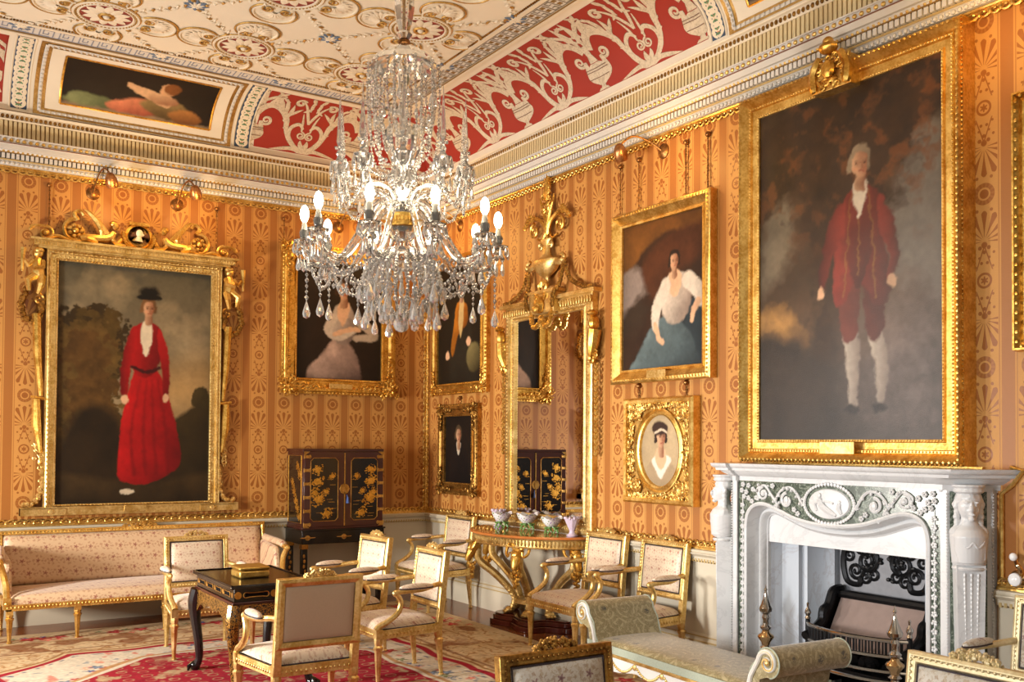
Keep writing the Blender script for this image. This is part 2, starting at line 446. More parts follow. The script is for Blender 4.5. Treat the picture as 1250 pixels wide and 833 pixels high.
# ------------------------------------------------------------------ small 2D painter -> colour attribute
class Cv:
    def __init__(s, w, h, asp):
        s.w, s.h = w, h
        u = (np.arange(w)+.5)/w; v = (np.arange(h)+.5)/h
        s.u, s.v = np.meshgrid(u, v); s.asp = asp       # height / width
        s.c = np.zeros((h, w, 3))
    def noise(s, k, seed, oct=4):
        r = np.random.default_rng(seed); out = np.zeros((s.h, s.w)); amp = 1; tot = 0
        for o in range(oct):
            nx = max(2, int(k*2**o)); ny = max(2, int(k*s.asp*2**o)); a = r.random((ny+2, nx+2))
            fx = s.u*nx; fy = s.v*ny; i = fx.astype(int); j = fy.astype(int); fx = fx-i; fy = fy-j
            fx = fx*fx*(3-2*fx); fy = fy*fy*(3-2*fy)
            out += amp*((a[j, i]*(1-fx)+a[j, i+1]*fx)*(1-fy)+(a[j+1, i]*(1-fx)+a[j+1, i+1]*fx)*fy)
            tot += amp; amp *= .55
        return out/tot
    def blend(s, mask, col):
        col = np.asarray(col, float)
        s.c = s.c*(1-mask[..., None])+col*mask[..., None]
    def sdf(s, P):
        x = s.u; y = s.v*s.asp; P = np.asarray(P, float)*np.array([1, s.asp]); k = len(P)
        d = np.full(x.shape, 9.); ins = np.zeros(x.shape, bool)
        for i in range(k):
            ax, ay = P[i]; bx, by = P[(i+1) % k]; ex, ey = bx-ax, by-ay
            t = np.clip(((x-ax)*ex+(y-ay)*ey)/(ex*ex+ey*ey+1e-12), 0, 1)
            d = np.minimum(d, np.hypot(x-ax-t*ex, y-ay-t*ey))
            c = ((ay > y) != (by > y)) & (x < (ex*(y-ay)/(ey if abs(ey) > 1e-12 else 1e-12)+ax)); ins ^= c
        return np.where(ins, -d, d)
    def poly(s, P, col, soft=.012, col2=None, ang=0., curve=True, folds=0., fk=8, seed=1, amt=1., wob=0.):
        Q = catmull(P, 6, True) if curve else np.array(P, float)
        d = s.sdf(Q)
        if wob: d = d+(s.noise(fk, seed+50)-.5)*wob
        m = np.clip(.5-d/soft, 0, 1)*amt
        col = np.array(col, float)*np.ones(s.c.shape)
        if col2 is not None:
            x = s.u*math.cos(ang)+s.v*math.sin(ang); q = Q[:, 0]*math.cos(ang)+Q[:, 1]*math.sin(ang)
            t = np.clip((x-q.min())/(q.max()-q.min()), 0, 1)[..., None]; col = col*(1-t)+np.array(col2)*t
        if folds:
            n = s.noise(fk, seed); col = col*(1+folds*(n-.5)*2)[..., None]
        s.blend(m, col)
    def ell(s, c, r, col, soft=.012, rot=0., **kw):
        q = np.linspace(0, 2*PI, 25)[:-1]
        P = np.stack([r[0]*np.cos(q), r[1]*np.sin(q)*1.], 1)
        cr, sr = math.cos(rot), math.sin(rot)
        x = c[0]+P[:, 0]*cr-P[:, 1]*sr; y = c[1]+(P[:, 0]*sr+P[:, 1]*cr)/s.asp
        s.poly(np.stack([x, y], 1), col, soft, curve=False, **kw)
    def line(s, P, wd, col, soft=.008, curve=True, amt=1.):
        Q = catmull(P, 6) if curve else np.array(P, float)
        x = s.u; y = s.v*s.asp; Q = Q*np.array([1, s.asp]); d = np.full(x.shape, 9.)
        W = np.interp(np.linspace(0, 1, len(Q)), np.linspace(0, 1, len(wd)), wd) if hasattr(wd, '__len__') else np.full(len(Q), wd)
        for i in range(len(Q)-1):
            ax, ay = Q[i]; ex, ey = Q[i+1]-Q[i]
            t = np.clip(((x-ax)*ex+(y-ay)*ey)/(ex*ex+ey*ey+1e-12), 0, 1)
            d = np.minimum(d, np.hypot(x-ax-t*ex, y-ay-t*ey)-(W[i]*(1-t)+W[i+1]*t))
        s.blend(np.clip(.5-d/soft, 0, 1)*amt, col)
def finish(cv, seed, disp=.008, tex=.22, vig=.35, con=1.1, glaze=(1., .95, .84)):
    # painterly pass: broken edges, brush texture, darkened borders and a warm varnish
    a, b = cv.noise(26, seed, 3), cv.noise(26, seed+1, 3)
    j = np.clip((np.arange(cv.h)[:, None]+(a-.5)*2*disp*cv.w*2).astype(int), 0, cv.h-1); i = np.clip((np.arange(cv.w)[None, :]+(b-.5)*2*disp*cv.w*2).astype(int), 0, cv.w-1)
    c = cv.c[j, i]; c = (c+np.roll(c, 1, 0)*.5+np.roll(c, 1, 1)*.5)/2
    t = cv.noise(40, seed+2, 3)*.5+cv.noise(9, seed+3, 4)*.5
    c = c*(1+tex*2*(t-.5))[..., None]
    e = np.minimum(np.minimum(cv.u, 1-cv.u), np.minimum(cv.v, 1-cv.v)); c = c*(1-vig*np.clip(1-e/.22, 0, 1)**2)[..., None]
    cv.c = np.clip(c, 0, 1)**con*np.array(glaze)
    return cv
def gridmesh(name, cv, fn, mat, parent=None, mask=None, smooth=True):
    # fn(u, v) -> x, y, z arrays on (h+1)x(w+1) vertices
    h, w = cv.h, cv.w
    uu, vv = np.meshgrid(np.linspace(0, 1, w), np.linspace(0, 1, h))
    x, y, z = fn(uu, vv); V = np.stack([x+0*uu, y+0*uu, z+0*uu], -1).reshape(-1, 3).astype(np.float32)
    i = (np.arange(h-1)[:, None]*w+np.arange(w-1)[None, :])
    F = np.stack([i, i+1, i+w+1, i+w], -1).reshape(-1, 4)
    if mask is not None: F = F[mask[:-1, :-1].reshape(-1)]
    me = bpy.data.meshes.new(name); me.vertices.add(len(V)); me.vertices.foreach_set('co', V.ravel())
    me.loops.add(F.size); me.loops.foreach_set('vertex_index', F.ravel().astype(np.int32))
    me.polygons.add(len(F)); me.polygons.foreach_set('loop_start', np.arange(0, F.size, 4, dtype=np.int32))
    me.update(calc_edges=True)
    a = me.color_attributes.new('Col', 'FLOAT_COLOR', 'POINT')
    c = np.concatenate([np.clip(cv.c, 0, 1), np.ones((h, w, 1))], -1).reshape(-1).astype(np.float32)
    a.data.foreach_set('color', c)
    me.materials.append(mat); me.shade_smooth()
    o = bpy.data.objects.new(name, me); COL.objects.link(o)
    if parent: o.parent = parent
    return o
# ------------------------------------------------------------------ the room: corner at the origin, back wall on y=0, right wall on x=0
XL, YN = -7.6, 10.0          # extent of the back wall to the left, of the right wall towards the viewer
ZT, ZD, ZC = 4.6, .88, 5.06
tn = [0]
def struct(m, mat, parent=None, name=None, **kw):
    tn[0] += 1
    return m.build(name or 'trim_%d' % tn[0], mat, parent, kind='structure', **kw)
def room():
    m = M(); m.b2((XL, -YN, -.12), (0.6, 0.0, 0)); struct(m, FLOORW, name='floor')
    m = M(); m.b2((XL, 0, .0), (0.3, .25, 5.2)); struct(m, WALLB, name='wall_back')
    m = M()
    for a, b in (((0, -.25, 0), (5.05, 0, 5.2)), ((6.32, -.25, 0), (YN, 0, 5.2)), ((5.05, -.25, 1.16), (6.32, 0, 5.2))):
        m.b2((a[0], .0, a[2]), (b[0], .25, b[2]))
    o = struct(m, WALLR, name='wall_right'); o.rotation_euler[2] = -PI/2
    m = M(); m.b2((XL, -YN, ZC), (.3, .25, ZC+.15)); struct(m, CEILP, name='ceiling')
    return bpy.data.objects['ceiling']
CEIL = room()
def W2(f, s, d, z):
    # s along the wall away from the corner, d out from it
    return (-s, -d, z) if f == 'b' else (-d, -s, z)
RUNS = {'b': (0., -XL), 'r': (0., YN)}
def run(f, prof, mat, s0=None, s1=None, **kw):
    a, b = RUNS[f]; a = a if s0 is None else s0; b = b if s1 is None else s1
    m = M(); m.extr(prof, W2(f, a, 0, 0), W2(f, b, 0, 0), (0, -1, 0) if f == 'b' else (-1, 0, 0))
    return struct(m, mat, **kw)
def each(f, pitch, fn, mat, s0=0.03, s1=None, **kw):
    a, b = RUNS[f]; b = {'b': 6.4, 'r': 8.6}[f] if s1 is None else s1
    m = M(); n = int((b-s0)/pitch)
    for i in range(n): fn(m, f, s0+(i+.5)*pitch, i)
    return struct(m, mat, **kw)
def bx(m, f, s, d0, d1, z0, z1, w):
    a = W2(f, s-w/2, d0, z0); b = W2(f, s+w/2, d1, z1); m.b2(a, b)
def bead(m, f, s, d, z, r, n=6, k=4):
    m.blob(W2(f, s, d, z), r, n=n, m=k)
def fillet(f, z0, h, up=1, s0=0., s1=None, pitch=.062, rod=True):
    # carved gilt fillet: rod, running wave and knobs
    b = {'b': 6.4, 'r': 8.6}[f] if s1 is None else s1
    m = M(); base = z0 if up > 0 else z0+h
    if rod:
        m.b2(W2(f, s0, 0, base), W2(f, b, .022, base+up*h*.3))
        m.tube([W2(f, s0, .02, base+up*h*.15), W2(f, b, .02, base+up*h*.15)], h*.13, n=6)
    m.b2(W2(f, s0, 0, base), W2(f, b, .01, base+up*h*.62))
    n = int((b-s0)/pitch)
    for i in range(n):
        s = s0+(i+.5)*pitch
        P = [W2(f, s+pitch*.46*math.cos(q), .014, base+up*h*(.52+.44*math.sin(q))) for q in np.linspace(-.3, PI+.3, 8)]
        m.tube(P, h*.12, n=5)
        m.blob(W2(f, s, .02, base+up*h*.55), h*.17, n=6, m=4)
        m.blob(W2(f, s+pitch/2, .02, base+up*h*.66), (h*.13, h*.13, h*.3), n=6, m=4)
    return struct(m, GOLD)
def cornice():
    for f in 'br':
        fillet(f, 4.045, .066, -1)
        run(f, [(0, 4.108), (.05, 4.108), (.05, 4.14), (.065, 4.143), (.065, 4.158), (.05, 4.16), (.05, 4.206), (.085, 4.208), (.10, 4.226), (.10, 4.234), (0, 4.234)], GREYW)
        each(f, .0385, lambda m, f, s, i: bead(m, f, s, .056, 4.122, .0155), GREYW)
        run(f, [(.06, 4.142), (.069, 4.144), (.069, 4.157), (.06, 4.159)], OCHRE)
        run(f, [(.05, 4.16), (.054, 4.16), (.054, 4.206), (.05, 4.206)], m_gap)
        each(f, .0385, lambda m, f, s, i: bx(m, f, s, .05, .085, 4.162, 4.204, .026), GREYW)
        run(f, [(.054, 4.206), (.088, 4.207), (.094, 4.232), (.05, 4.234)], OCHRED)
        each(f, .0385, lambda m, f, s, i: m.blob(W2(f, s, .09, 4.221), (.012, .012, .013), n=6, m=4), GOLD)
        run(f, [(0, 4.234), (.12, 4.236), (.12, 4.278), (.128, 4.281), (.128, 4.286), (.118, 4.289), (.118, 4.332), (.13, 4.334), (.13, 4.343), (0, 4.345)], GREYW)
        run(f, [(.124, 4.2795), (.1295, 4.2815), (.1295, 4.2865), (.12, 4.2885)], plain('brown_line', srgb(128, 84, 66), .6))
        each(f, .0515, lambda m, f, s, i: bead(m, f, s, .12, 4.311, .0165), GOLD)
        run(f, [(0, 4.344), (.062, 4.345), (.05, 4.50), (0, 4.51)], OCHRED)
        each(f, .037, lambda m, f, s, i: m.b2(W2(f, s-.0125, .045, 4.346), W2(f, s+.0125, .07, 4.50)), m_fl)
        run(f, [(0, 4.50), (.07, 4.502), (.074, 4.512), (.06, 4.518), (.064, 4.56), (.085, 4.565), (.09, 4.578), (.08, 4.585), (.03, 4.59), (0, 4.6)], CREAM)
        each(f, .0386, lambda m, f, s, i: m.blob(W2(f, s, .062, 4.539), (.015, .015, .019), n=6, m=4), GOLDD)
m_fl = plain('flute_paint', srgb(222, 204, 160), .6, nz=.05)
m_gap = plain('dentil_gap', srgb(82, 80, 72), .8)
cornice()
# vertical corner fillet
def corner_fillet():
    m = M()
    m.tube([(-.012, -.012, .9), (-.012, -.012, 4.1)], .012, n=6)
    for f in 'br':
        m.b2(W2(f, .0, 0, .9), W2(f, .035, .008, 4.1))
        for i in range(52):
            z = .93+i*.062
            P = [W2(f, .03+.022*math.sin(q), .012, z+.026*math.cos(q)) for q in np.linspace(-.3, PI+.3, 7)]
            m.tube(P, .006, n=5); m.blob(W2(f, .03, .014, z), .011, n=6, m=4)
    struct(m, GOLD)
corner_fillet()
# dado, cap, skirting
def dado():
    segs = {'b': [(0, -XL)], 'r': [(0, 4.80), (6.66, YN)]}
    for f in 'br':
        for a, b in segs[f]:
            m = M(); m.b2(W2(f, a, 0, 0), W2(f, b, .012, .86)); struct(m, DADO)
            run(f, [(0, .855), (.05, .858), (.055, .868), (.05, .88), (.02, .886), (0, .886)], DADO, a, b)
            run(f, [(.0, .80), (.03, .80), (.034, .83), (.06, .85), (.06, .857), (.0, .857)], DADO, a, b)
            run(f, [(.0, .884), (.028, .884), (.028, .895), (.0, .9)], GOLD, a, b)
            each(f, .03, lambda m, f, s, i: bx(m, f, s, .012, .034, .79, .815, .015), OCHRE, a+.01, min(b, {'b': 6.4, 'r': 8.6}[f]))
            run(f, [(0, 0), (.035, 0), (.035, .19), (.028, .2), (.03, .215), (.02, .23), (.02, .25), (.012, .262), (0, .262)], DADO, a, b, name='baseboard_%s' % {'b': 'back', 'r': 'right'}[f])
            for z, d in ((.207, .033), (.242, .022)):
                run(f, [(d-.004, z-.006), (d, z-.004), (d, z+.004), (d-.004, z+.006)], OCHRE, a, b)
            fillet(f, .886, .062, 1, a, min(b, {'b': 6.4, 'r': 8.6}[f]), pitch=.075)
dado()
# gilt fillet climbing round the right end of the chimneypiece
# ------------------------------------------------------------------ cove
LA = .893
def cove(f, s, w, off=0.):
    t = min(max(w/LA, 0), 1.05)*PI/2
    d = .05+.66*(1-math.cos(t)); z = ZT+.46*math.sin(t)
    nd, nz = math.cos(t)*.46, -math.sin(t)*.66; l = math.hypot(nd, nz)
    return W2(f, s, d+nd/l*off, z+nz/l*off)
def cpatch(m, f, s0, s1, w0, w1, off, n=8, ns=1):
    V = []; F = []
    for i in range(n+1):
        for j in range(ns+1): V.append(cove(f, s0+(s1-s0)*j/ns, w0+(w1-w0)*i/n, off))
    for i in range(n):
        for j in range(ns):
            a = i*(ns+1)+j; F.append((a, a+1, a+ns+2, a+ns+1))
    m.add(V, F)
OUTL = [None]
def ribbon(m, f, P, wd, off=.004, clip=(.075, .81), smax=None, h=.004, ol=True):
    # flat raised ribbon following 2D points (s, w) on the cove
    P = np.array(P, float); k = len(P); W = np.interp(np.linspace(0, 1, k), np.linspace(0, 1, len(wd)), wd) if hasattr(wd, '__len__') else np.full(k, wd)
    if OUTL[0] is not None and ol:
        ribbon(OUTL[0], f, P, W+.0045, off-.0012, clip, smax, 0, False)
    V = []
    for i in range(k):
        t = P[min(i+1, k-1)]-P[max(i-1, 0)]; t = t/(np.linalg.norm(t)+1e-9); nrm = np.array([-t[1], t[0]])
        for q, hh in ((-1, 0), (0, 1), (1, 0)):
            p = P[i]+nrm*q*W[i]; w = min(max(p[1], clip[0]), clip[1]); s = p[0]
            if smax: s = min(max(s, smax[0]), smax[1])
            V.append(cove(f, s, w, off+h*hh*min(1, W[i]/.012)))
    F = []
    for i in range(k-1):
        a = i*3; F += [(a, a+1, a+4, a+3), (a+1, a+2, a+5, a+4)]
    m.add(V, F)
def leaf(m, f, p, ang, L, wd, bend=0., **kw):
    P = []; a = ang; q = np.array(p, float)
    for i in range(7):
        P.append(q.copy()); q = q+L/6*np.array([math.cos(a), math.sin(a)]); a += bend/6
    ribbon(m, f, P, [wd*.25, wd*.8, wd, wd*.75, .001], **kw)
def grotesque(f, sc_, flip, s_lo, s_hi, period):
    m = M(); kw = dict(smax=(s_lo, s_hi)); mo = M(); OUTL[0] = mo
    n = int((s_hi-s_lo)/period)+2
    k0 = period/1.16
    for c in sc_:
        for sg in (-1, 1):
            T = lambda P: [(c+sg*x*k0, y) for x, y in P]
            A = lambda a: a if sg > 0 else PI-a
            R = lambda P, wd: ribbon(m, f, catmull(T(P), 7), wd, **kw)
            LF = lambda p, a, L, wd, b=0.: leaf(m, f, T([p])[0], A(a), L, wd, b*sg, **kw)
            R([(0, .075), (.1, .12), (.22, .105), (.36, .07)], [.03, .024, .02, .003])         # feet
            R([(0, .09), (.09, .16), (.165, .27), (.16, .37), (.09, .42), (.035, .37)], [.024, .016, .015, .02, .02, .01])   # heart
            R([(.02, .1), (.14, .19), (.205, .32), (.235, .45), (.31, .56), (.41, .6), (.49, .555), (.54, .46)], [.026, .02, .022, .03, .036, .036, .034, .03])
            ribbon(m, f, T(spiral((.045, .29), .048, 1.6, PI/2, 22, .25)), .0085, **kw)
            R([(.045, .34), (.06, .45), (.085, .56)], [.009, .012, .004])
            LF((.01, .12), 1.1, .12, .024, .6); LF((.0, .12), 1.9, .1, .018)
            # handle volute beside the urn
            ribbon(m, f, T(spiral((.43, .40), .058, 1.5, -.3, 22, .15, -1)), [.012, .016, .01, .008], **kw)
            R([(.478, .385), (.47, .31), (.455, .24), (.50, .17)], [.018, .028, .02, .006])
            # upper foliage
            R([(.0, .44), (.04, .55), (.09, .66), (.15, .74)], [.012, .016, .012, .006])
            ribbon(m, f, T(spiral((.165, .70), .055, 1.2, 2.6, 18, .2, -1)), [.012, .018, .01], **kw)
            for i, (px, py, a, L, wd, b) in enumerate(((.24, .46, 1.9, .2, .022, -.5), (.26, .5, 1.5, .24, .022, -.4), (.3, .56, 1.2, .22, .024, -.6), (.22, .5, 2.2, .16, .016, .3),
                    (.36, .6, 1.0, .2, .024, .8), (.46, .6, 2.1, .2, .026, .5), (.5, .58, 1.3, .24, .022, .4), (.56, .5, 1.7, .3, .026, 0), (.33, .75, .4, .12, .018, .5), (.03, .6, 1.4, .18, .018, .4),
                    (.1, .58, 2.6, .12, .016, -.6), (.02, .72, .9, .14, .02, .8), (.42, .74, 2.7, .13, .02, -.7), (.52, .74, .2, .1, .018, .6), (.27, .68, .3, .1, .016, .8))):
                LF((px, py), a, L, wd, b)
            R([(.58, .62), (.5, .66), (.42, .72), (.36, .70), (.37, .66)], [.014, .018, .02, .014, .006])
            R([(.58, .56), (.52, .62), (.5, .68)], [.014, .02, .014])
            for q in range(3):
                LF((.2+.03*q, .34+.08*q), .2+.3*q, .05, .014)
        # urn between two motifs
        u = c+period/2; K = lambda P: [(u+x, y) for x, y in P]
        for x0, x1, y0, y1 in ((-.07, .07, .075, .1), (-.03, .03, .1, .15)):
            ribbon(m, f, [(u, y0), (u, y1)], [abs(x1), abs(x1)*.7], **kw)
        ribbon(m, f, [(u, y) for y in np.linspace(.13, .345, 14)], [.035, .06, .09, .115, .132, .143, .15, .153, .15, .142, .13, .112, .085, .055], h=.012, **kw)
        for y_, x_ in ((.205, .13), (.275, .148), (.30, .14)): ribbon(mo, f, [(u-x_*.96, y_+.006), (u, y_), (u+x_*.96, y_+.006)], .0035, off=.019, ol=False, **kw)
        ribbon(m, f, [(u, .35), (u, .42), (u, .48), (u, .52)], [.05, .028, .034, .05], h=.008, **kw)
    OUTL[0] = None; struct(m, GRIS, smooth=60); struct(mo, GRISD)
def cove_all():
    for f in 'br':
        m = M(); L = RUNS[f][1]; cpatch(m, f, 0, L, 0, LA, 0, 14); struct(m, COVEW)
    # red grounds
    m = M(); cpatch(m, 'b', 0, 2.04, .07, .81, .002, 10); cpatch(m, 'b', 4.30, 5.4, .07, .81, .002, 10); struct(m, REDP)
    m = M(); cpatch(m, 'r', 0, 4.49, .07, .81, .002, 10); struct(m, REDP)
    grotesque('b', [.37, 1.53], 0, .06, 2.08, 1.16)
    grotesque('b', [4.81], 0, 4.31, 5.3, 1.16)
    grotesque('r', [.36, 1.52, 2.68, 3.86], 0, .06, 4.50, 1.17)
    # guilloche strips, each on a slate-blue ground
    for f, s0, s1 in (('b', 2.09, 2.235), ('b', 4.105, 4.235), ('r', 4.53, 4.66)):
        m = M(); cpatch(m, f, s0, s1, .03, .84, .002, 10); struct(m, BLUEP)
        m = M(); g = M(); q = M(); c = (s0+s1)/2; n = 7
        for i in range(n):
            w0 = .04+i*.1145; a = .046
            for sg in (-1, 1):
                P = [(c+sg*a*math.sin(PI*t), w0+.114*t) for t in np.linspace(0, 1, 9)]
                ribbon(m, f, P, .0165, clip=(.03, .84))
                P = [(c+sg*.046*math.sin(PI*t), w0+.057+.1145*t) for t in np.linspace(0, 1, 9)]
                ribbon(m, f, P, .012, clip=(.03, .84))
                leaf(g, f, (c+sg*.03, w0+.02), PI/2+sg*.9, .045, .009, clip=(.03, .84), off=.006)
                leaf(g, f, (c+sg*.03, w0+.095), -PI/2-sg*.9, .045, .009, clip=(.03, .84), off=.006)
            ribbon(q, f, [(c, w0+.035), (c, w0+.085)], .014, clip=(.03, .84), off=.003)
        struct(m, CREAM); struct(g, GREENP); struct(q, CORALP)
        m = M()
        for s in (s0-.012, s1+.012): ribbon(m, f, [(s, w) for w in np.linspace(.02, .85, 10)], .007, clip=(0, .9))
        struct(m, CREAM)
    # key strip along the edge of the flat ceiling
    for f in 'br':
        L = {'b': 5.2, 'r': 5.2}[f]
        def strip(d0, d1, h, mat, z=ZC):
            m = M(); m.b2(W2(f, d0, d0, z-h), W2(f, L, d1, z+.01)); struct(m, mat)
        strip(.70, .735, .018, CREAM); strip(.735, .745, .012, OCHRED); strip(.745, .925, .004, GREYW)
        strip(.925, .965, .016, CREAM)
        m = M()
        for i in range(int((L-.97)/.024)): m.blob(W2(f, .965+i*.024, .975, ZC-.004), .0105, n=5, m=4)
        struct(m, GOLDD)
        m = M(); t = .0085; z0, z1 = ZC-.0075, ZC-.003
        k = M()
        def seg(mm, a, b):
            mm.b2(W2(f, min(a[0], b[0])-t/2, min(a[1], b[1])-t/2, z0), W2(f, max(a[0], b[0])+t/2, max(a[1], b[1])+t/2, z1))
        per = .152
        for i in range(int((L-.8)/per)):
            a = .8+i*per; e = .768; h = .027
            if f == 'b':
                pts = [(0, 0), (0, 4), (3, 4), (3, 1.3), (1.5, 1.3), (1.5, 2.6)]; pts2 = [(4, 4), (4, 0), (1.2, 0)]
                for P in (pts, pts2):
                    for u, v in zip(P[:-1], P[1:]): seg(m, (a+u[0]*.026, e+u[1]*h*1.2), (a+v[0]*.026, e+v[1]*h*1.2))
            else:
                pts = [(0, 4.6), (0, 0), (2, 0), (2, 1.5), (1, 1.5)]; pts2 = [(3, 0), (3, 4.6), (1, 4.6), (1, 3), (2, 3)]
                for P in (pts, pts2):
                    for u, v in zip(P[:-1], P[1:]): seg(m, (a+u[0]*.026, e+u[1]*h), (a+v[0]*.026, e+v[1]*h))
                for q in range(2):
                    for r_ in range(2): k.b2(W2(f, a+.095+q*.022, e+.02+r_*.06, z0), W2(f, a+.11+q*.022, e+.055+r_*.06, z1))
        for d in (.758, .908): seg(m, (.75, d), (L, d))
        struct(m, GREYB if f == 'b' else GREYL)
        if k.n: struct(k, OCHRED)
cove_all()
# ------------------------------------------------------------------ ceiling medallions
def fanleaf(m, c, a, L, w, z, n=5):
    V = []; F = []; ca, sa = math.cos(a), math.sin(a)
    for i in range(n+1):
        t = i/n; ww = w*math.sin(PI*min(1, .12+t*.88))**.7*(1 if t < 1 else 0.1)
        for q, h in ((-1, 0), (0, .012), (1, 0)):
            x, y = t*L, q*ww; V.append((c[0]+x*ca-y*sa, c[1]+x*sa+y*ca, z-.004-h*math.sin(PI*min(1, t+.15))))
    for i in range(n):
        k = i*3; F += [(k, k+3, k+4, k+1), (k+1, k+4, k+5, k+2)]
    m.add(V, F)
def medallions():
    z = 0.
    root = bpy.data.objects.new('medallion', None)
    def circ(r, zz=-.006, n=40, a0=0, a1=2*PI): return [(r*math.cos(q), r*math.sin(q), zz) for q in np.linspace(a0, a1, n)]
    parts = {}
    gold, white, red = M(), M(), M()
    red.lathe([(0.001, -.003), (.2, -.003)], n=40)
    for r, t in ((.205, .009), (.245, .012)): white.tube(circ(r)[:-1], t, 6, closed=True)
    white.lathe([(.2, -.002), (.2, -.006), (.245, -.006), (.245, -.002)], n=40)
    for i in range(48):
        q = 2*PI*i/48; gold.blob((.225*math.cos(q), .225*math.sin(q), -.009), .0085, n=5, m=4)
    gold.tube(circ(.258, -.004)[:-1], .006, 6, closed=True)
    gold.tube(circ(.052, -.014)[:-1], .013, 6, closed=True); white.blob((0, 0, -.016), (.028, .028, .02))
    for i in range(12):
        q = 2*PI*i/12; fanleaf(white, (.055*math.cos(q), .055*math.sin(q)), q, .135, .036, -.003)
    for e in range(4):
        a = PI/2*e; R = rotm(0, 0, a); g2, w2 = M(), M()
        cx = .385
        pts = [(cx+.165*math.cos(q), .165*1.12*math.sin(q)) for q in np.linspace(-2.45, 2.45, 34)]
        g2.tube([(x, y, -.006) for x, y in pts], .008, 6); 
        pts = [(cx+.145*math.cos(q), .145*1.12*math.sin(q)) for q in np.linspace(-2.5, 2.5, 34)]
        w2.tube([(x, y, -.004) for x, y in pts], .010, 6)
        for sg in (-1, 1):
            P = spiral((cx-.075, sg*.068), .052, 1.4, sg*2.2, 20, .2, -sg)
            g2.tube([(p[0], p[1], -.012) for p in P], np.linspace(.008, .006, 20), 6)
            g2.blob((cx-.075, sg*.068, -.012), .012)
            P = catmull([(cx-.14, sg*.11), (cx-.09, sg*.13), (cx-.03, sg*.1), (cx-.035, sg*.05)], 5)
            w2.tube([(p[0], p[1], -.008) for p in P], .01, 5)
        for i in range(9):
            q = (i-4)*.36; fanleaf(w2, (cx-.035+.02*math.cos(q), .02*math.sin(q)), q, .13 if abs(q) < 1 else .115, .021, -.003)
        gold.merge(g2, R); white.merge(w2, R)
    # diagonal garland with a blue bow at the cell centre
    gar, gg, bow = M(), M(), M()
    for e in range(4):
        sx, sy = ((1, 1), (-1, 1), (-1, -1), (1, -1))[e]
        D = np.array([sx*.5525, sy*.5825])
        nn = D/np.linalg.norm(D); pn = np.array([-nn[1], nn[0]])
        for i in range(13):
            t = .33+i*.046; p = D*t+pn*.008*math.sin(i*1.9)
            if i % 3 == 1: gar.blob((p[0], p[1], -.008), (.010, .010, .007), n=5, m=4)
            for sg in (-1, 1):
                a = math.atan2(nn[1], nn[0])+sg*.8
                if (i+(sg > 0)) % 2 == 0: fanleaf(gar if i % 4 else gg, p, a, .05, .014, -.003, 3)
    for q in range(8):
        a = 2*PI*q/8+.3; fanleaf(gar, (.5525, .5825), a, .065, .02, -.004, 3)
        fanleaf(bow, (.5525+.03*math.cos(a+.35), .5825+.03*math.sin(a+.35)), a+.35, .07, .02, -.001, 3)
    o1 = None
    for i in range(4):
        for j in range(3):
            loc = (-1.48-1.105*i, -1.465-1.165*j, ZC)
            if o1 is None:
                o1 = [red.build('medallion_ground', REDM, CEIL), white.build('medallion_relief', CREAM, CEIL), gold.build('medallion_gilding', OCHREG, CEIL), gar.build('garland', CREAM, CEIL), gg.build('garland_gilt_leaf', OCHREG, CEIL), bow.build('blue_bow', GREYB2, CEIL)]
                cur = o1
            else:
                cur = []
                for o in o1:
                    c = o.copy(); COL.objects.link(c); c.parent = CEIL; cur.append(c)
            for o in cur:
                o.location = loc; o['kind'] = 'structure'
OCHREG = m_gold('ceiling_gilding', srgb(176, 136, 72), srgb(214, 178, 112), .5)
GREYB2 = plain('bow_blue', srgb(104, 124, 150), .7)
medallions()
# ------------------------------------------------------------------ pictures
def on_wall(name, label, cat, f, s, z, group=None, out=0.):
    return thing(name, label, cat, (-s, -out, z) if f == 'b' else (-out, -s, z), 0 if f == 'b' else -PI/2, group)
def rowbeads(m, w, h, off, d, pitch, r, c, sc=(1, 1, 1), jit=0.):
    x, z = w/2+off, h/2+off
    for a, b in (((-x, -z), (x, -z)), ((x, -z), (x, z)), ((x, z), (-x, z)), ((-x, z), (-x, -z))):
        L = math.hypot(b[0]-a[0], b[1]-a[1]); n = int(L/pitch)
        for i in range(n):
            t = (i+.5)/n; k = 1+(rng.random()-.5)*jit
            m.blob((c[0]+a[0]+(b[0]-a[0])*t, -d, c[2]+a[1]+(b[1]-a[1])*t), (r*sc[0]*k, r*sc[1]*k, r*sc[2]*k), n=6, m=4)
def scroll(m, c, r0, turns, a0, ccw, y, t0, t1, rend=.12, n=22):
    P = spiral(c, r0, turns, a0, n, rend, ccw); m.tube([(p[0], y, p[1]) for p in P], np.linspace(t0, t1, n), 6)
def foliage(m, x0, x1, z0, z1, y, n, r=.02, seed=0):
    # dense carved acanthus: little volutes and leaves over a rectangle, in relief
    rr = np.random.default_rng(seed)
    for i in range(n):
        x, z = rr.uniform(x0, x1), rr.uniform(z0, z1); a = rr.uniform(0, 2*PI); k = r*rr.uniform(.7, 1.3)
        if i % 2: scroll(m, (x, z), k*1.3, 1.1, a, 1 if i % 4 == 1 else -1, y-k*.3, k*.4, k*.22, .3, 10)
        else: m.blob((x, y-k*.2, z), (k*1.5, k*.6, k*.5), rotm(0, a, 0), n=6, m=4)
def canvas(cv, w, h, z0, d, mat, root, label=None):
    return gridmesh('canvas', cv, lambda u, v: ((u-.5)*w, -d+0*u, z0+v*h), mat, root)
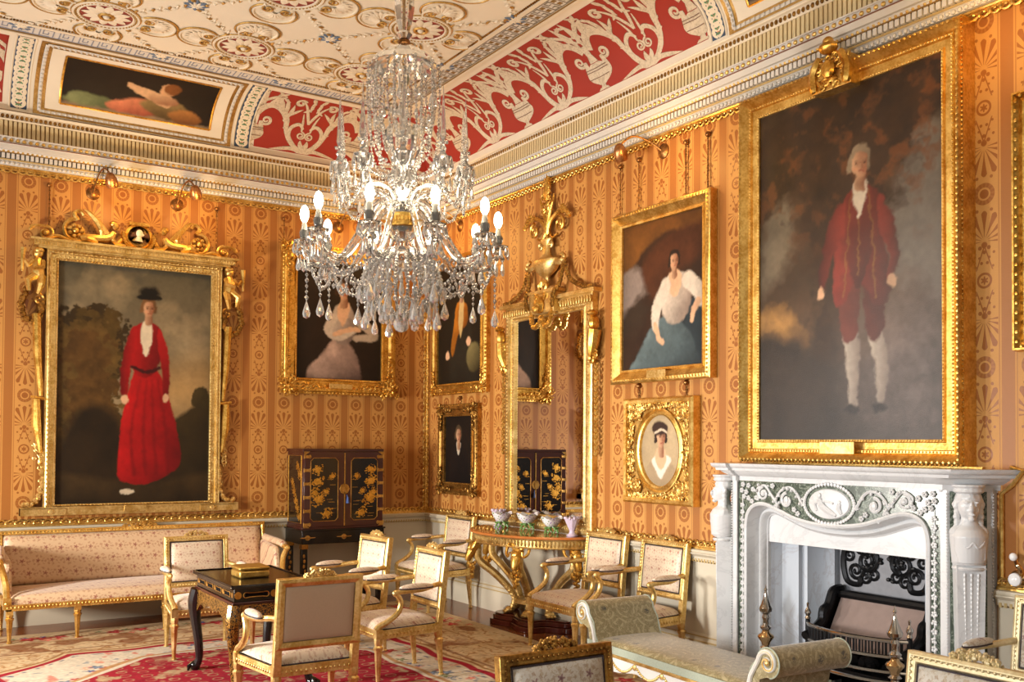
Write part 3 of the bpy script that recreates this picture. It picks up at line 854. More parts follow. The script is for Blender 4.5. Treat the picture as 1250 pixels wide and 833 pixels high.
def chain(root, x, z0, z1, d=.02, t=.011):
    m = M(); n = int((z1-z0)/.02)
    for i in range(n): m.blob((x, -d, z0+(i+.5)*(z1-z0)/n), (t*(.9 if i % 2 else .55), t*.6, .012), n=5, m=4)
    m.blob((x, -d, z1), .022, n=8, m=6)
    return m.build('hanging_chain', BRONZE, root)
def plate(root, w, h, z, d, x=0.):
    m = M(); m.b2((x-w/2, -d, z), (x+w/2, -d-.008, z+h)); return m.build('name_plate', GOLDP, root, bev=.002)
SKIN = srgb(226, 186, 156); SKIN2 = srgb(170, 112, 84)
def head(cv, c, r, hair, tone=1., face=1, turn=.12):
    sk = np.array(SKIN)*tone; s2 = np.array(SKIN2)*tone*.8; hr = np.array(hair)
    A = cv.asp; y = lambda k: c[1]+k*r/A; x = lambda k: c[0]+k*r
    cv.poly([(x(-1.0), y(-.5)), (x(-1.02), y(.4)), (x(-.6), y(1.25)), (x(0), y(1.5)), (x(.65), y(1.25)), (x(.95), y(.4)), (x(.85), y(-.5)), (x(0), y(-.2))], hr, .012, hr*.55, -.5, folds=.3, fk=30)
    cv.poly([(x(-.36), y(-1.9)), (x(-.33), y(-.6)), (x(.36), y(-.6)), (x(.42), y(-1.9))], sk*.8, .01, s2*.8, 0)
    cv.poly([(x(-.66), y(.5)), (x(-.62), y(-.2)), (x(-.4), y(-.75)), (x(0), y(-1.02)), (x(.38), y(-.75)), (x(.6), y(-.2)), (x(.62), y(.5)), (x(.3), y(.98)), (x(-.35), y(.98))], sk, .01, s2, .1)
    cv.ell((x(-.3), y(-.3)), (r*.2, r*.14), np.minimum(sk*np.array([1.05, .82, .76]), 1), .02, amt=.7); cv.ell((x(.36), y(-.28)), (r*.16, r*.13), s2*np.array([1.1, .85, .8]), .02, amt=.6)
    for sx in (-1, 1):
        ex = x(turn+sx*.29)
        cv.ell((ex, y(.16)), (r*.17, r*.09), s2*.8, .012, amt=.7); cv.ell((ex, y(.13)), (r*.09, r*.06), (.03, .018, .012), .008)
        cv.line([(ex-r*.17, y(.30)), (ex+r*.15, y(.33))], r*.025, hr*.5, .008, amt=.8)
    cv.line([(x(turn+.04), y(.15)), (x(turn+.1), y(-.2)), (x(turn), y(-.27))], r*.03, s2*.8, .01, amt=.8)
    cv.line([(x(turn-.17), y(-.52)), (x(turn), y(-.49)), (x(turn+.17), y(-.52))], r*.05, np.array(srgb(158, 78, 66))*tone, .008)
    cv.poly([(x(-.72), y(.35)), (x(-.6), y(1.0)), (x(0), y(1.18)), (x(.6), y(1.0)), (x(.7), y(.35)), (x(.45), y(.78)), (x(0), y(.9)), (x(-.45), y(.78))], hr, .012, hr*.6, -.4)
def sky(cv, lo, hi, cl, seed, k=3):
    n = cv.noise(k, seed, 5); v = cv.v
    cv.c[:] = np.array(lo)*(1-v)[..., None]+np.array(hi)*v[..., None]
    cv.blend(np.clip((n-.45)*4, 0, 1)*.8, cl)
def tree(cv, P, cols, seed, wob=.16, fk=9, soft=.03):
    for i, c in enumerate(cols):
        Q = np.array(P, float); m = Q.mean(0); Q = m+(Q-m)*(1-.16*i)+np.array([.01, .012])*i
        cv.poly(Q, c, soft, wob=wob, fk=fk+2*i, seed=seed+i, folds=.5)
def paint_lady():
    cv = Cv(230, 370, 1.615)
    sky(cv, srgb(150, 126, 92), srgb(110, 106, 92), srgb(176, 160, 132), 3)
    cv.poly([(.55, .36), (.8, .40), (1.05, .38), (1.05, .62), (.8, .58), (.6, .5)], srgb(206, 168, 112), .25, amt=.6)
    n = cv.noise(4, 8); cv.blend(np.clip((n-.5)*5, 0, 1)*np.clip((cv.v-.45)*4, 0, 1)*.6, srgb(92, 92, 86))
    cv.poly([(.5, .30), (.75, .36), (1.1, .43), (1.1, -.1), (.5, -.1)], srgb(62, 50, 26), .03, col2=srgb(40, 30, 16), ang=PI*1.5, folds=.4, wob=.03)
    tree(cv, [(-.1, .02), (-.1, .72), (.06, .78), (.18, .84), (.30, .82), (.38, .74), (.40, .62), (.36, .5), (.41, .36), (.36, .05)], [srgb(62, 48, 24), srgb(86, 68, 32), srgb(104, 82, 42), srgb(96, 70, 34)], 21, .30, 13, .02)
    cv.poly([(-.1, .02), (.1, .36), (.3, .4), (.46, .25), (.46, -.1), (-.1, -.1)], srgb(44, 32, 16), .08, folds=.6, fk=6, seed=4)
    cv.poly([(-.1, .12), (.3, .10), (.6, .08), (1.1, .12), (1.1, -.1), (-.1, -.1)], srgb(70, 54, 30), .05, col2=srgb(34, 24, 14), ang=PI*1.5, folds=.5, fk=10, seed=9)
    tree(cv, [(.88, .42), (.9, .48), (.96, .5), (1.0, .46), (.98, .41)], [srgb(70, 58, 30)], 5, .05, 12, .012)
    # generic standing lady: long red gown, bodice, sleeves, plain dark bonnet
    R1, R2 = srgb(186, 26, 30), srgb(112, 12, 20)
    cv.ell((.45, .045), (.05, .018), srgb(226, 214, 196), .008); cv.ell((.61, .10), (.03, .014), srgb(200, 186, 166), .008)
    cv.poly([(.50, .57), (.44, .45), (.40, .30), (.385, .12), (.44, .085), (.56, .075), (.70, .11), (.80, .17), (.77, .32), (.70, .48), (.62, .57)], R1, .01, R2, -.4, folds=.35, fk=9, seed=31)
    for x in (.47, .55, .62, .70): cv.line([(x*.5+.29, .52), (x, .3), (x+.02, .12)], [.003, .01, .012], R2, .02, amt=.6)
    cv.poly([(.47, .74), (.45, .66), (.475, .56), (.56, .53), (.63, .57), (.67, .66), (.65, .745), (.56, .77)], R1, .01, R2, -.3, folds=.15)
    cv.poly([(.48, .745), (.43, .68), (.395, .55), (.40, .46), (.44, .455), (.46, .56), (.50, .68)], R1, .01, R2, PI)
    cv.poly([(.64, .745), (.695, .68), (.72, .57), (.715, .47), (.675, .46), (.665, .56), (.635, .68)], R1, .01, R2, -.8); cv.ell((.695, .445), (.022, .028), np.array(SKIN)*.9, .008)
    cv.ell((.425, .435), (.024, .03), SKIN, .008)
    cv.poly([(.54, .77), (.525, .70), (.56, .62), (.60, .70), (.59, .77)], srgb(232, 222, 204), .01)
    cv.line([(.47, .575), (.56, .555), (.65, .575)], .012, srgb(70, 14, 18), .01)
    head(cv, (.575, .825), .055, srgb(140, 104, 70))
    cv.ell((.575, .876), (.085, .02), srgb(20, 17, 16), .01); cv.ell((.58, .895), (.06, .04), srgb(20, 17, 16), .03, wob=.03)
    return finish(cv, 31, .004)
def paint_gent():
    cv = Cv(240, 390, 1.63)
    n = cv.noise(4, 5, 5)
    cv.c[:] = np.array(srgb(82, 62, 44))*(.5+1.0*n)[..., None]
    for P, c, s in (([(.02, .70), (.14, .76), (.2, .66), (.14, .50), (-.05, .46)], srgb(132, 122, 108), 2), ([(.74, .50), (.8, .72), (.92, .84), (1.1, .84), (1.1, .40), (.85, .42)], srgb(124, 117, 112), 3), ([(-.05, .37), (.10, .375), (.22, .36), (.24, .32), (-.05, .31)], srgb(180, 138, 82), 4)):
        cv.poly(P, c, .1, wob=.2, fk=7, seed=s, folds=.4)
    for P, sd in (([(-.1, .62), (.0, .95), (.3, 1.02), (.75, 1.05), (1.05, 1.0), (1.05, .86), (.85, .78), (.74, .62), (.55, .6), (.3, .62), (.2, .72)], 11), ([(.2, .8), (.3, .5), (.34, .2), (.5, .1), (.56, .4), (.5, .7)], 14)):
        cv.poly(P, srgb(64, 43, 26), .07, wob=.26, fk=11, seed=sd, folds=.6)
    nn = cv.noise(14, 40, 4); cv.blend(np.clip((nn-.54)*6, 0, 1)*np.clip((cv.v-.5)*4, 0, 1)*.75, srgb(124, 78, 40)); cv.blend(np.clip((nn-.6)*7, 0, 1)*np.clip((.5-cv.v)*4, 0, 1)*.5, srgb(84, 66, 50))
    cv.poly([(-.1, .29), (.2, .30), (.5, .22), (1.1, .24), (1.1, -.1), (-.1, -.1)], srgb(52, 42, 36), .1, folds=.6, fk=9, seed=17)
    cv.poly([(.60, .32), (1.1, .38), (1.1, .0), (.66, .02)], srgb(118, 106, 106), .35, amt=.7, folds=.5, fk=20, seed=18)  # varnish sheen painted into the canvas colour at lower right
    R1, R2 = srgb(142, 52, 42), srgb(72, 26, 22)
    # generic standing gentleman in a dark red coat and white stockings, arms at his sides
    for x0, x1 in ((.535, .55), (.66, .70)):
        cv.poly([(x0-.035, .30), (x0+.038, .30), (x1+.032, .2), (x1+.016, .10), (x1-.02, .10), (x1-.034, .2)], srgb(192, 182, 174), .012, srgb(128, 116, 112), 0)
        cv.ell((x1-.008, .085), (.042, .018), srgb(34, 26, 26), .014)
    cv.poly([(.48, .50), (.492, .29), (.572, .29), (.60, .44), (.622, .29), (.705, .295), (.70, .50)], srgb(116, 56, 46), .012, R2, 0, folds=.3)
    cv.poly([(.475, .655), (.455, .55), (.44, .40), (.50, .38), (.585, .45), (.66, .37), (.74, .39), (.715, .55), (.70, .655), (.64, .70), (.54, .70)], R1, .012, R2, -.2, folds=.35, fk=12, seed=6)
    cv.poly([(.52, .69), (.515, .52), (.58, .42), (.64, .52), (.645, .69)], np.array(R1)*.85, .012, R2, -1, folds=.3)
    cv.poly([(.485, .67), (.42, .62), (.375, .53), (.355, .45), (.395, .435), (.43, .51), (.48, .57)], R1, .012, R2, PI, folds=.2)
    cv.poly([(.69, .67), (.755, .61), (.785, .53), (.775, .45), (.735, .44), (.73, .52), (.69, .58)], R1, .012, R2, 0, folds=.2)
    cv.ell((.372, .425), (.022, .03), np.array(SKIN)*.95, .01); cv.ell((.752, .43), (.02, .03), np.array(SKIN)*.6, .01)
    for P in ([(.545, .69), (.52, .56), (.505, .40)], [(.63, .69), (.655, .56), (.665, .39)], [(.583, .62), (.58, .46)]): cv.line(P, .004, srgb(150, 112, 58), .008, amt=.6)
    cv.poly([(.55, .715), (.56, .66), (.585, .615), (.61, .66), (.62, .715)], srgb(220, 212, 200), .012)
    head(cv, (.585, .765), .062, srgb(168, 152, 132), .95)
    return finish(cv, 91)
def paint_bust(seed, bg, coat, coat2, hair, headc, r, tone=1., asp=1.3, white=None, w=130, body=None):
    cv = Cv(w, int(w*asp), asp); n = cv.noise(4, seed, 4)
    cv.c[:] = np.array(bg)*(.6+.8*n)[..., None]
    x, y = headc; s = r
    if body: body(cv)
    else:
        cv.poly([(x-s*2.6, y-s*4.2/asp), (x-s*2.2, y-s*2.2/asp), (x-s*.9, y-s*1.5/asp), (x+s*.9, y-s*1.5/asp), (x+s*2.2, y-s*2.2/asp), (x+s*2.6, y-s*4.2/asp), (x+s*2.2, -.1), (x-s*2.2, -.1)], coat, .02, coat2, -.5, folds=.3, seed=seed)
        if white is not None: cv.poly([(x-s*.55, y-s*.95/asp), (x-s*.45, y-s*2.0/asp), (x, y-s*2.7/asp), (x+s*.45, y-s*2.0/asp), (x+s*.55, y-s*.95/asp)], white, .015)
    head(cv, headc, r, hair, tone)
    return finish(cv, seed+60, .006)
def body_muslin(cv):
    P1, P2 = srgb(196, 170, 160), srgb(110, 88, 84)
    cv.poly([(.28, .20), (.12, .06), (.2, -.08), (.7, -.08), (.74, .12), (.62, .30), (.45, .36)], P1, .03, P2, -.7, folds=.5, fk=7, seed=3)
    cv.poly([(.44, .62), (.38, .48), (.42, .34), (.58, .30), (.68, .42), (.66, .58), (.56, .66)], srgb(206, 192, 182), .02, srgb(130, 112, 108), -.6, folds=.35, fk=8, seed=4)
    cv.poly([(.5, .66), (.46, .56), (.53, .46), (.6, .56), (.6, .66)], SKIN, .02)
    cv.line([(.42, .52), (.36, .42), (.48, .36), (.66, .42)], [.05, .05, .035, .03], srgb(210, 196, 184), .02)
    cv.line([(.44, .385), (.6, .43), (.72, .44)], .028, SKIN, .015)
    cv.line([(.7, .52), (.86, .44), (.9, .38), (.68, .36)], [.05, .06, .05, .03], srgb(196, 180, 166), .02)
def body_ochre(cv):
    cv.poly([(.34, .62), (.3, .40), (.26, .1), (.34, -.08), (.86, -.08), (.84, .2), (.72, .5), (.62, .66)], srgb(44, 40, 32), .03, folds=.4)
    cv.poly([(.44, .68), (.36, .5), (.3, .28), (.36, .24), (.46, .40), (.56, .44), (.68, .52), (.64, .66)], srgb(196, 128, 44), .02, srgb(120, 72, 24), -.6, folds=.4, seed=5)
    cv.poly([(.5, .70), (.47, .52), (.52, .38), (.58, .54), (.58, .70)], srgb(206, 180, 130), .02)
    cv.ell((.22, .24), (.045, .05), SKIN, .02); cv.ell((.70, .34), (.05, .05), SKIN, .02)
    cv.ell((.82, .20), (.16, .17), srgb(136, 126, 88), .03, col2=srgb(70, 62, 40), ang=-1)
def body_blue(cv):
    n = cv.noise(5, 9, 4)
    cv.poly([(-.1, .45), (.2, .52), (.3, .40), (.25, .3), (-.1, .25)], srgb(60, 46, 36), .1, wob=.2, seed=3)
    cv.poly([(-.1, .62), (.1, .72), (.26, .62), (.28, .50), (-.1, .40)], srgb(150, 136, 132), .08, wob=.15, seed=4)
    cv.poly([(-.1, 1.1), (-.1, .72), (.1, .70), (.3, .82), (.6, .90), (.9, .84), (1.1, .9), (1.1, 1.1)], srgb(122, 80, 34), .04, folds=.5, fk=5, seed=6)
    cv.poly([(.26, .72), (.34, .5), (.5, .45), (.7, .62), (.9, .66), (1.1, .8), (1.1, .9), (.6, .88)], srgb(88, 50, 28), .06, folds=.4, fk=6, seed=7)
    B1, B2 = srgb(116, 134, 142), srgb(48, 62, 72)
    cv.poly([(.82, .40), (1.05, .40), (1.05, -.1), (.7, -.1), (.7, .2)], B2, .03, folds=.3)
    cv.poly([(.38, .28), (.22, .12), (.06, -.1), (.92, -.1), (.9, .12), (.78, .26), (.6, .34)], B1, .025, B2, -.6, folds=.45, fk=7, seed=8)
    W1, W2_ = srgb(226, 214, 204), srgb(150, 132, 124)
    cv.poly([(.58, .60), (.5, .48), (.52, .34), (.64, .27), (.8, .32), (.86, .46), (.8, .58), (.7, .62)], W1, .02, W2_, -.5, folds=.35, fk=9, seed=9)
    cv.poly([(.60, .62), (.58, .52), (.66, .45), (.74, .52), (.72, .62)], SKIN, .02)
    cv.line([(.82, .55), (.94, .47), (.97, .40)], [.07, .07, .05], W1, .02); cv.line([(.94, .40), (.88, .34), (.86, .28)], [.035, .03, .02], SKIN, .015)
    cv.line([(.55, .54), (.44, .40), (.42, .28)], [.06, .06, .045], W1, .02); cv.line([(.42, .28), (.46, .2), (.52, .16)], [.03, .028, .02], SKIN, .015)
def flat_frame(root, w, h, z0, prof, mat, rows=(), name='frame', rmat=None):
    c = (0, 0, z0+h/2); m = M(); m.frame(w, h, prof, c)
    for off, d, pitch, r, s in rows: rowbeads(m, w, h, off, d, pitch, r, c, s)
    return m.build(name, mat, root)
def feet(P, **k): return np.array(P)
# --- full-length lady on the back wall
def putto(m, c, s, flip):
    X = lambda x, y, z: (c[0]+flip*x*s, c[1]-y*s, c[2]+z*s)
    m.blob(X(0, .10, .90), (.13*s, .13*s, .14*s)); m.blob(X(.02, .17, .97), (.12*s, .08*s, .08*s))
    m.tube([X(0, .08, .78), X(-.02, .1, .6), X(0, .1, .42), X(.02, .1, .32)], [.09*s, .16*s, .17*s, .15*s], 8)
    m.tube([X(-.1, .14, .7), X(-.24, .18, .56), X(-.32, .22, .68)], [.07*s, .06*s, .05*s], 6)
    m.tube([X(.1, .14, .7), X(.1, .26, .54), X(-.12, .3, .48)], [.07*s, .06*s, .05*s], 6)
    m.tube([X(-.06, .14, .34), X(-.24, .22, .2), X(-.2, .18, -.06)], [.11*s, .09*s, .05*s], 6)
    m.tube([X(.08, .14, .32), X(.06, .24, .12), X(.0, .16, -.12)], [.11*s, .09*s, .05*s], 6)
    m.tube([X(-.36, .2, .4), X(-.36, .22, .72), X(-.34, .22, .98)], [.03*s, .045*s, .075*s], 6)
def sphinx(m, c, s, fl):
    X = lambda x, y, z: (c[0]+fl*x*s, c[1]-y*s, c[2]+z*s)
    m.tube([X(-.95, .1, .16), X(-.7, .12, .24), X(-.3, .12, .26), X(.1, .12, .3), X(.3, .12, .42), X(.38, .12, .6)], [.14*s, .2*s, .17*s, .17*s, .17*s, .12*s], 8)
    m.tube([X(.3, .18, .26), X(.45, .2, .1), X(.85, .2, .06)], [.1*s, .08*s, .06*s], 6)
    m.tube([X(-.7, .2, .2), X(-.45, .24, .12), X(-.3, .24, .05)], [.15*s, .12*s, .06*s], 6)
    m.blob(X(.42, .12, .88), (.15*s, .14*s, .19*s)); m.blob(X(.36, .12, .96), (.17*s, .16*s, .15*s)); m.blob(X(.57, .12, .84), (.04*s, .04*s, .04*s), n=6, m=4)
    for i in range(7):
        e = (-.82+.13*i, 1.42-.15*i); b = (.16-.05*i, .5-.02*i)
        m.tube([X(b[0], .2, b[1]), X(b[0]*.6+e[0]*.4-.04, .22, b[1]*.6+e[1]*.4+.1), X(e[0]*.8+b[0]*.2, .2, e[1]*.82+b[1]*.18+.06), X(e[0], .2, e[1])], [.06*s, .1*s, .08*s, .025*s], 6)
    m.tube([X(-.95, .1, .12), X(-1.15, .1, .06), X(-1.3, .1, .1)], [.06*s, .04*s, .03*s], 6)
def pic_lady():
    t = on_wall('framed_portrait', 'tall portrait of a standing lady in red, above the sofa, sphinxes on its frame', 'painting', 'b', 3.13, 0)
    w, h, z0 = 1.375, 2.22, 1.08
    canvas(paint_lady(), w, h, z0, .035, PAINT, t)
    flat_frame(t, w, h, z0, [(0, .03), (.0, .06), (.012, .066), (.02, .05), (.055, .055), (.06, .075), (.072, .08), (.085, .07), (.1, .075), (.1, 0)], GOLDP,
               [(.008, .064, .03, .009, (1, 1, 1)), (.038, .052, .035, .012, (1, .5, 1)), (.07, .078, .04, .012, (1, .7, 1))])
    m = M(); m.b2((-.9, -.14, 3.41), (.9, 0, 3.455)); m.b2((-.86, -.11, 3.39), (.86, 0, 3.41)); m.b2((-.93, -.16, 3.455), (.93, 0, 3.475))
    for i in range(72): m.blob((-.89+i*.025, -.142, 3.432), (.009, .006, .02), n=5, m=4)
    m.build('entablature', GOLDP, t)
    m = M(); m.b2((-.97, -.09, .985), (.97, 0, 1.05)); m.b2((-.97, -.1, .985), (-.6, 0, 1.05)); m.b2((.6, -.1, .985), (.97, 0, 1.05)); m.b2((-.97, -.1, 1.045), (.97, 0, 1.06))
    for x in (-.72, .72):
        m.lathe([(0.001, .012), (.02, .01), (.026, 0)], (x, -.1, 1.018), 10, rotm(PI/2))
    m.build('bottom_ledge', GOLDP, t); plate(t, .2, .06, 1.0, .1)
    # crest
    for fl in (-1, 1):
        m = M(); c = (fl*.555, 3.585)
        scroll(m, c, .11, 1.5, PI/2 if fl < 0 else PI/2, -fl, -.06, .02, .012, .2, 30)
        for k in range(7):
            a = k*.9; m.blob((c[0]+.05*math.cos(a), -.075, c[1]+.05*math.sin(a)), (.026, .02, .02), n=6, m=4)
        m.blob((c[0], -.085, c[1]), .03)
        P = catmull([(c[0]-fl*.02, -.06, c[1]+.1), (c[0]+fl*.01, -.06, c[1]+.16), (c[0]-fl*.04, -.06, c[1]+.19), (c[0]-fl*.07, -.06, c[1]+.15)], 5)
        m.tube(P, np.linspace(.024, .014, len(P)), 6)
        c2 = (fl*.80, 3.535); scroll(m, c2, .065, 1.4, PI/2, fl, -.06, .016, .009, .2, 22); m.blob((c2[0], -.075, c2[1]), .024)
        P = catmull([(c2[0], -.06, c2[1]+.06), (c2[0]+fl*.08, -.06, c2[1]+.06), (c2[0]+fl*.13, -.06, c2[1]+.02), (c2[0]+fl*.11, -.06, c2[1]+.06)], 5); m.tube(P, .014, 6)
        P = catmull([(c2[0]-fl*.02, -.06, 3.49), (fl*.7, -.06, 3.52), (fl*.58, -.06, 3.485), (fl*.45, -.06, 3.485), (fl*.36, -.06, 3.495)], 5); m.tube(P, .018, 6)
        m.build('carved_scroll', GOLD, t)
        m = M(); sphinx(m, (fl*.31, -.07, 3.475), .215, -fl); m.build('sphinx', GOLD, t)
    m = M(); c = (0, 3.595)
    m.lathe([(.115, 0), (.125, .012), (.1, .026), (.098, .02)], (0, -.05, c[1]), 28, rotm(PI/2))
    m.build('medallion_frame', GOLDR, t)
    m = M(); m.lathe([(0.001, .004), (.1, .004)], (0, -.066, c[1]), 28, rotm(PI/2)); md = m.build('medallion', plain('cameo_brown', srgb(116, 72, 48), .5), t)
    m = M(); m.blob((.005, -.072, c[1]+.03), (.033, .012, .04)); m.tube([(0, -.072, c[1]), (-.005, -.072, c[1]-.05)], [.02, .045], 8); m.blob((.035, -.074, c[1]+.02), (.012, .008, .012), n=6, m=4)
    m.build('cameo_profile', CREAM, md)
    m = M()
    for a in np.linspace(-PI*.05, PI*1.05, 26): m.blob((.14*math.cos(a+PI), -.07, c[1]+.135*math.sin(a+PI)), (.024, .024, .02), n=6, m=4)
    m.b2((-.09, -.08, c[1]+.105), (.09, -.02, c[1]+.135))
    for sg in (-1, 1): m.tube(xz(catmull([(sg*.13, c[1]-.02), (sg*.17, c[1]-.07), (sg*.2, c[1]-.1)], 4), -.06), .02, 6)
    m.build('leaf_wreath', GOLDR, t)
    for fl in (-1, 1):
        m = M(); putto(m, (fl*.86, -.03, 3.02), .36, fl*-1 if False else -fl); m.build('putto', GOLD, t)
        m = M()
        P = catmull([(fl*.93, -.05, 3.05), (fl*.99, -.05, 2.9), (fl*.96, -.05, 2.76), (fl*.88, -.05, 2.72), (fl*.83, -.05, 2.80), (fl*.82, -.05, 2.92)], 8)
        ring_beads(m, P, .03, .032, .006)
        scroll(m, (fl*.845, 2.93), .05, 1.3, PI/2, fl, -.05, .014, .01); m.tube([(fl*.8, -.05, 2.93), (fl*.83, -.05, 2.75)], .014, 6)
        m.build('garland', GOLDD, t)
        m = M()
        m.tube([(fl*.86, -.05, 2.8), (fl*.845, -.05, 2.4), (fl*.815, -.05, 2.06)], [.04, .036, .02], 8)
        m.tube([(fl*.76, -.06, 2.03), (fl*.9, -.06, 2.05)], .014, 6)
        m.tube([(fl*.85, -.05, 2.03), (fl*.845, -.05, 1.8), (fl*.81, -.05, 1.55)], [.035, .045, .018], 8)
        m.build('torch_stem', GOLDR, t)
        m = M(); foliage(m, min(fl*.78, fl*.86), max(fl*.78, fl*.86), 1.42, 1.62, -.04, 22, .02, 5); foliage(m, min(fl*.77, fl*.81), max(fl*.77, fl*.81), 1.2, 1.42, -.04, 14, .016, 6)
        P = catmull([(fl*.79, -.05, 1.4), (fl*.80, -.05, 1.2), (fl*.85, -.05, 1.1), (fl*.95, -.05, 1.085)], 6); ring_beads(m, P, .026, .024, .006)
        m.build('carved_foliage', GOLDP, t)
    chain(t, -.77, 3.58, 3.985); chain(t, .74, 3.58, 3.975)
pic_lady()
def rococo(name_label, f, s, z0, w, h, fw, cv, seed, mat, canv=PAINT, depth=.08, pl=False, chains=(), corner=.0):
    t = on_wall('framed_portrait', name_label, 'painting', f, s, 0)
    canvas(cv, w, h, z0, .03, canv, t)
    c = (0, 0, z0+h/2)
    m = M(); m.frame(w, h, [(0, .025), (0, .05), (fw*.12, .056), (fw*.16, .045), (fw*.5, .05), (fw*.62, depth*.95), (fw*.8, depth), (fw*.88, depth*.8), (fw, depth*.7), (fw, 0)], c)
    rowbeads(m, w, h, fw*.08, .054, .026, .007, c); rowbeads(m, w, h, fw*.9, depth*.78, .04, .012, c, (1, .7, 1), .5)
    m.build('frame', mat, t)
    for sx in (-1, 1):
        for sz in (-1, 1):
            m = M(); k = fw*1.15; x, z = sx*(w/2+fw*.55), c[2]+sz*(h/2+fw*.55); rr = np.random.default_rng(seed+sx+3*sz)
            for i in range(9):
                a = 2*PI*i/9; m.blob((x+k*.34*math.cos(a), -depth*.95, z+k*.34*math.sin(a)), (k*.2, .02, k*.09), rotm(0, -a, 0), n=6, m=4)
            m.blob((x, -depth*1.05, z), (k*.14, .03, k*.14))
            for dx, dz in ((1, 0), (0, 1)):
                for q in range(4 if not corner else 6):
                    px, pz = x-sx*dx*k*(.5+.3*q), z-sz*dz*k*(.5+.3*q); r = k*(.26-.03*q)
                    scroll(m, (px, pz), r, 1.2, rr.uniform(0, 6), 1 if q % 2 else -1, -depth*.93, r*.32, r*.2, .3, 12)
                    m.blob((px+rr.normal(0, .01), -depth*.95, pz+sz*(1-dz)*.3*k*0), (r*.6, .016, r*.4), n=6, m=4)
            if corner:
                foliage(m, x-k*.5, x+k*.5, z-k*.5, z+k*.5, -depth*.9, 22, k*.11, seed+7+sx+2*sz)
            m.build('corner_ornament', mat, t)
    if pl: plate(t, .26, .05, z0-fw*.62, depth)
    for x, za, zb in chains: chain(t, x, za, zb)
    return t
def pics():
    cv = paint_bust(3, srgb(44, 30, 20), None, None, srgb(70, 46, 28), (.54, .76), .095, .95, 1.29, w=150, body=body_muslin)
    rococo('portrait of a seated woman in pale muslin, rococo gilt frame above the lacquer cabinet', 'b', 1.075, 2.33, .96, 1.235, .165, cv, 5, GOLDR, pl=True, chains=((-.62, 3.7, 3.97), (.6, 3.7, 3.97)), corner=1)
    cv = paint_bust(8, srgb(38, 32, 22), None, None, srgb(60, 44, 30), (.53, .80), .085, .9, 1.36, w=130, body=body_ochre)
    rococo('dark portrait of a figure in an ochre coat, right of the room corner', 'r', .77, 2.30, .92, 1.24, .12, cv, 9, GOLDR, depth=.07, chains=())
    cv = paint_bust(11, srgb(26, 20, 16), srgb(30, 24, 24), srgb(14, 10, 10), srgb(92, 76, 58), (.48, .70), .13, .8, 1.22, srgb(200, 190, 178), w=100)
    rococo('small dark bust portrait in a narrow gilt frame, hanging low beside the corner', 'r', .775, 1.245, .575, .70, .13, cv, 13, GOLDD, depth=.07, chains=((0, 2.07, 2.14),))
    # lady in blue and white
    t = on_wall('framed_portrait', 'portrait of a seated woman in blue-grey skirt, plain gilt frame right of the mirror', 'painting', 'r', 3.95, 0)
    cv = paint_bust(21, srgb(60, 38, 24), None, None, srgb(50, 34, 26), (.655, .685), .07, 1.0, 1.255, w=170, body=body_blue)
    w, h, z0 = .925, 1.165, 2.265
    canvas(cv, w, h, z0, .03, PAINT, t)
    flat_frame(t, w, h, z0, [(0, .025), (.004, .045), (.02, .05), (.026, .04), (.07, .075), (.08, .085), (.1, .08), (.115, .07), (.115, 0)], GOLD, [(.09, .083, .032, .011, (1, .6, 1))])
    plate(t, .22, .06, z0-.085, .078)
    chain(t, -.52, 3.54, 3.965); chain(t, .5, 3.54, 3.965); chain(t, -.285, 3.54, 3.965); chain(t, .265, 3.54, 3.965)
    # oval
    t = on_wall('oval_portrait', 'oval bust portrait of a dark-haired woman, square carved gilt frame', 'painting', 'r', 3.955, 0)
    cv = Cv(110, 140, 1.2); n = cv.noise(4, 3); cv.c[:] = np.array(srgb(196, 176, 146))*(.75+.4*n)[..., None]
    cv.poly([(.12, -.1), (.16, .26), (.36, .38), (.62, .38), (.84, .24), (.9, -.1)], srgb(176, 156, 130), .03)
    cv.poly([(.28, .36), (.4, .2), (.5, .12), (.62, .24), (.74, .38), (.6, .44), (.42, .44)], srgb(236, 228, 220), .03)
    cv.poly([(.40, .52), (.36, .36), (.5, .24), (.62, .36), (.58, .52)], SKIN, .03)
    head(cv, (.5, .66), .15, srgb(62, 44, 36))
    cv.ell((.47, .79), (.19, .12), srgb(66, 46, 38), .03, wob=.05); cv.line([(.36, .73), (.5, .775), (.63, .74)], .018, srgb(226, 208, 190), .015); finish(cv, 44, .006, .14, .15)
    rx, rz, zc = .235, .285, 1.61
    u = np.linspace(0, 1, 110); uu, vv = np.meshgrid(u, np.linspace(0, 1, 140))
    gridmesh('canvas', cv, lambda a, b: ((a-.5)*2*rx*1.02, -.035+0*a, zc+(b-.5)*2*rz*1.02), PAINT, t, mask=((uu-.5)**2+(vv-.5)**2 < .2535))
    m = M(); m.oframe(rx, rz, [(-.01, .03), (-.004, .06), (.01, .065), (.03, .055), (.04, .07), (.05, .068), (.055, .05)], (0, 0, zc), 48); m.build('oval_slip', GOLD, t)
    m = M(); m.frame(.71, .73, [(0, .05), (.01, .085), (.035, .09), (.05, .075), (.05, 0)], (0, 0, zc))
    V = []; F = []; N = 48
    for i in range(N):
        q = 2*PI*i/N; c, s = math.cos(q), math.sin(q); k = min(.36/abs(c) if abs(c) > 1e-6 else 9, .37/abs(s) if abs(s) > 1e-6 else 9)
        V += [(c*(rx+.04), -.05, zc+s*(rz+.04)), (c*k, -.05, zc+s*k)]
    F = [(2*i, 2*((i+1) % N), 2*((i+1) % N)+1, 2*i+1) for i in range(N)]; m.add(V, F); m.build('frame', GOLD, t)
    m = M()
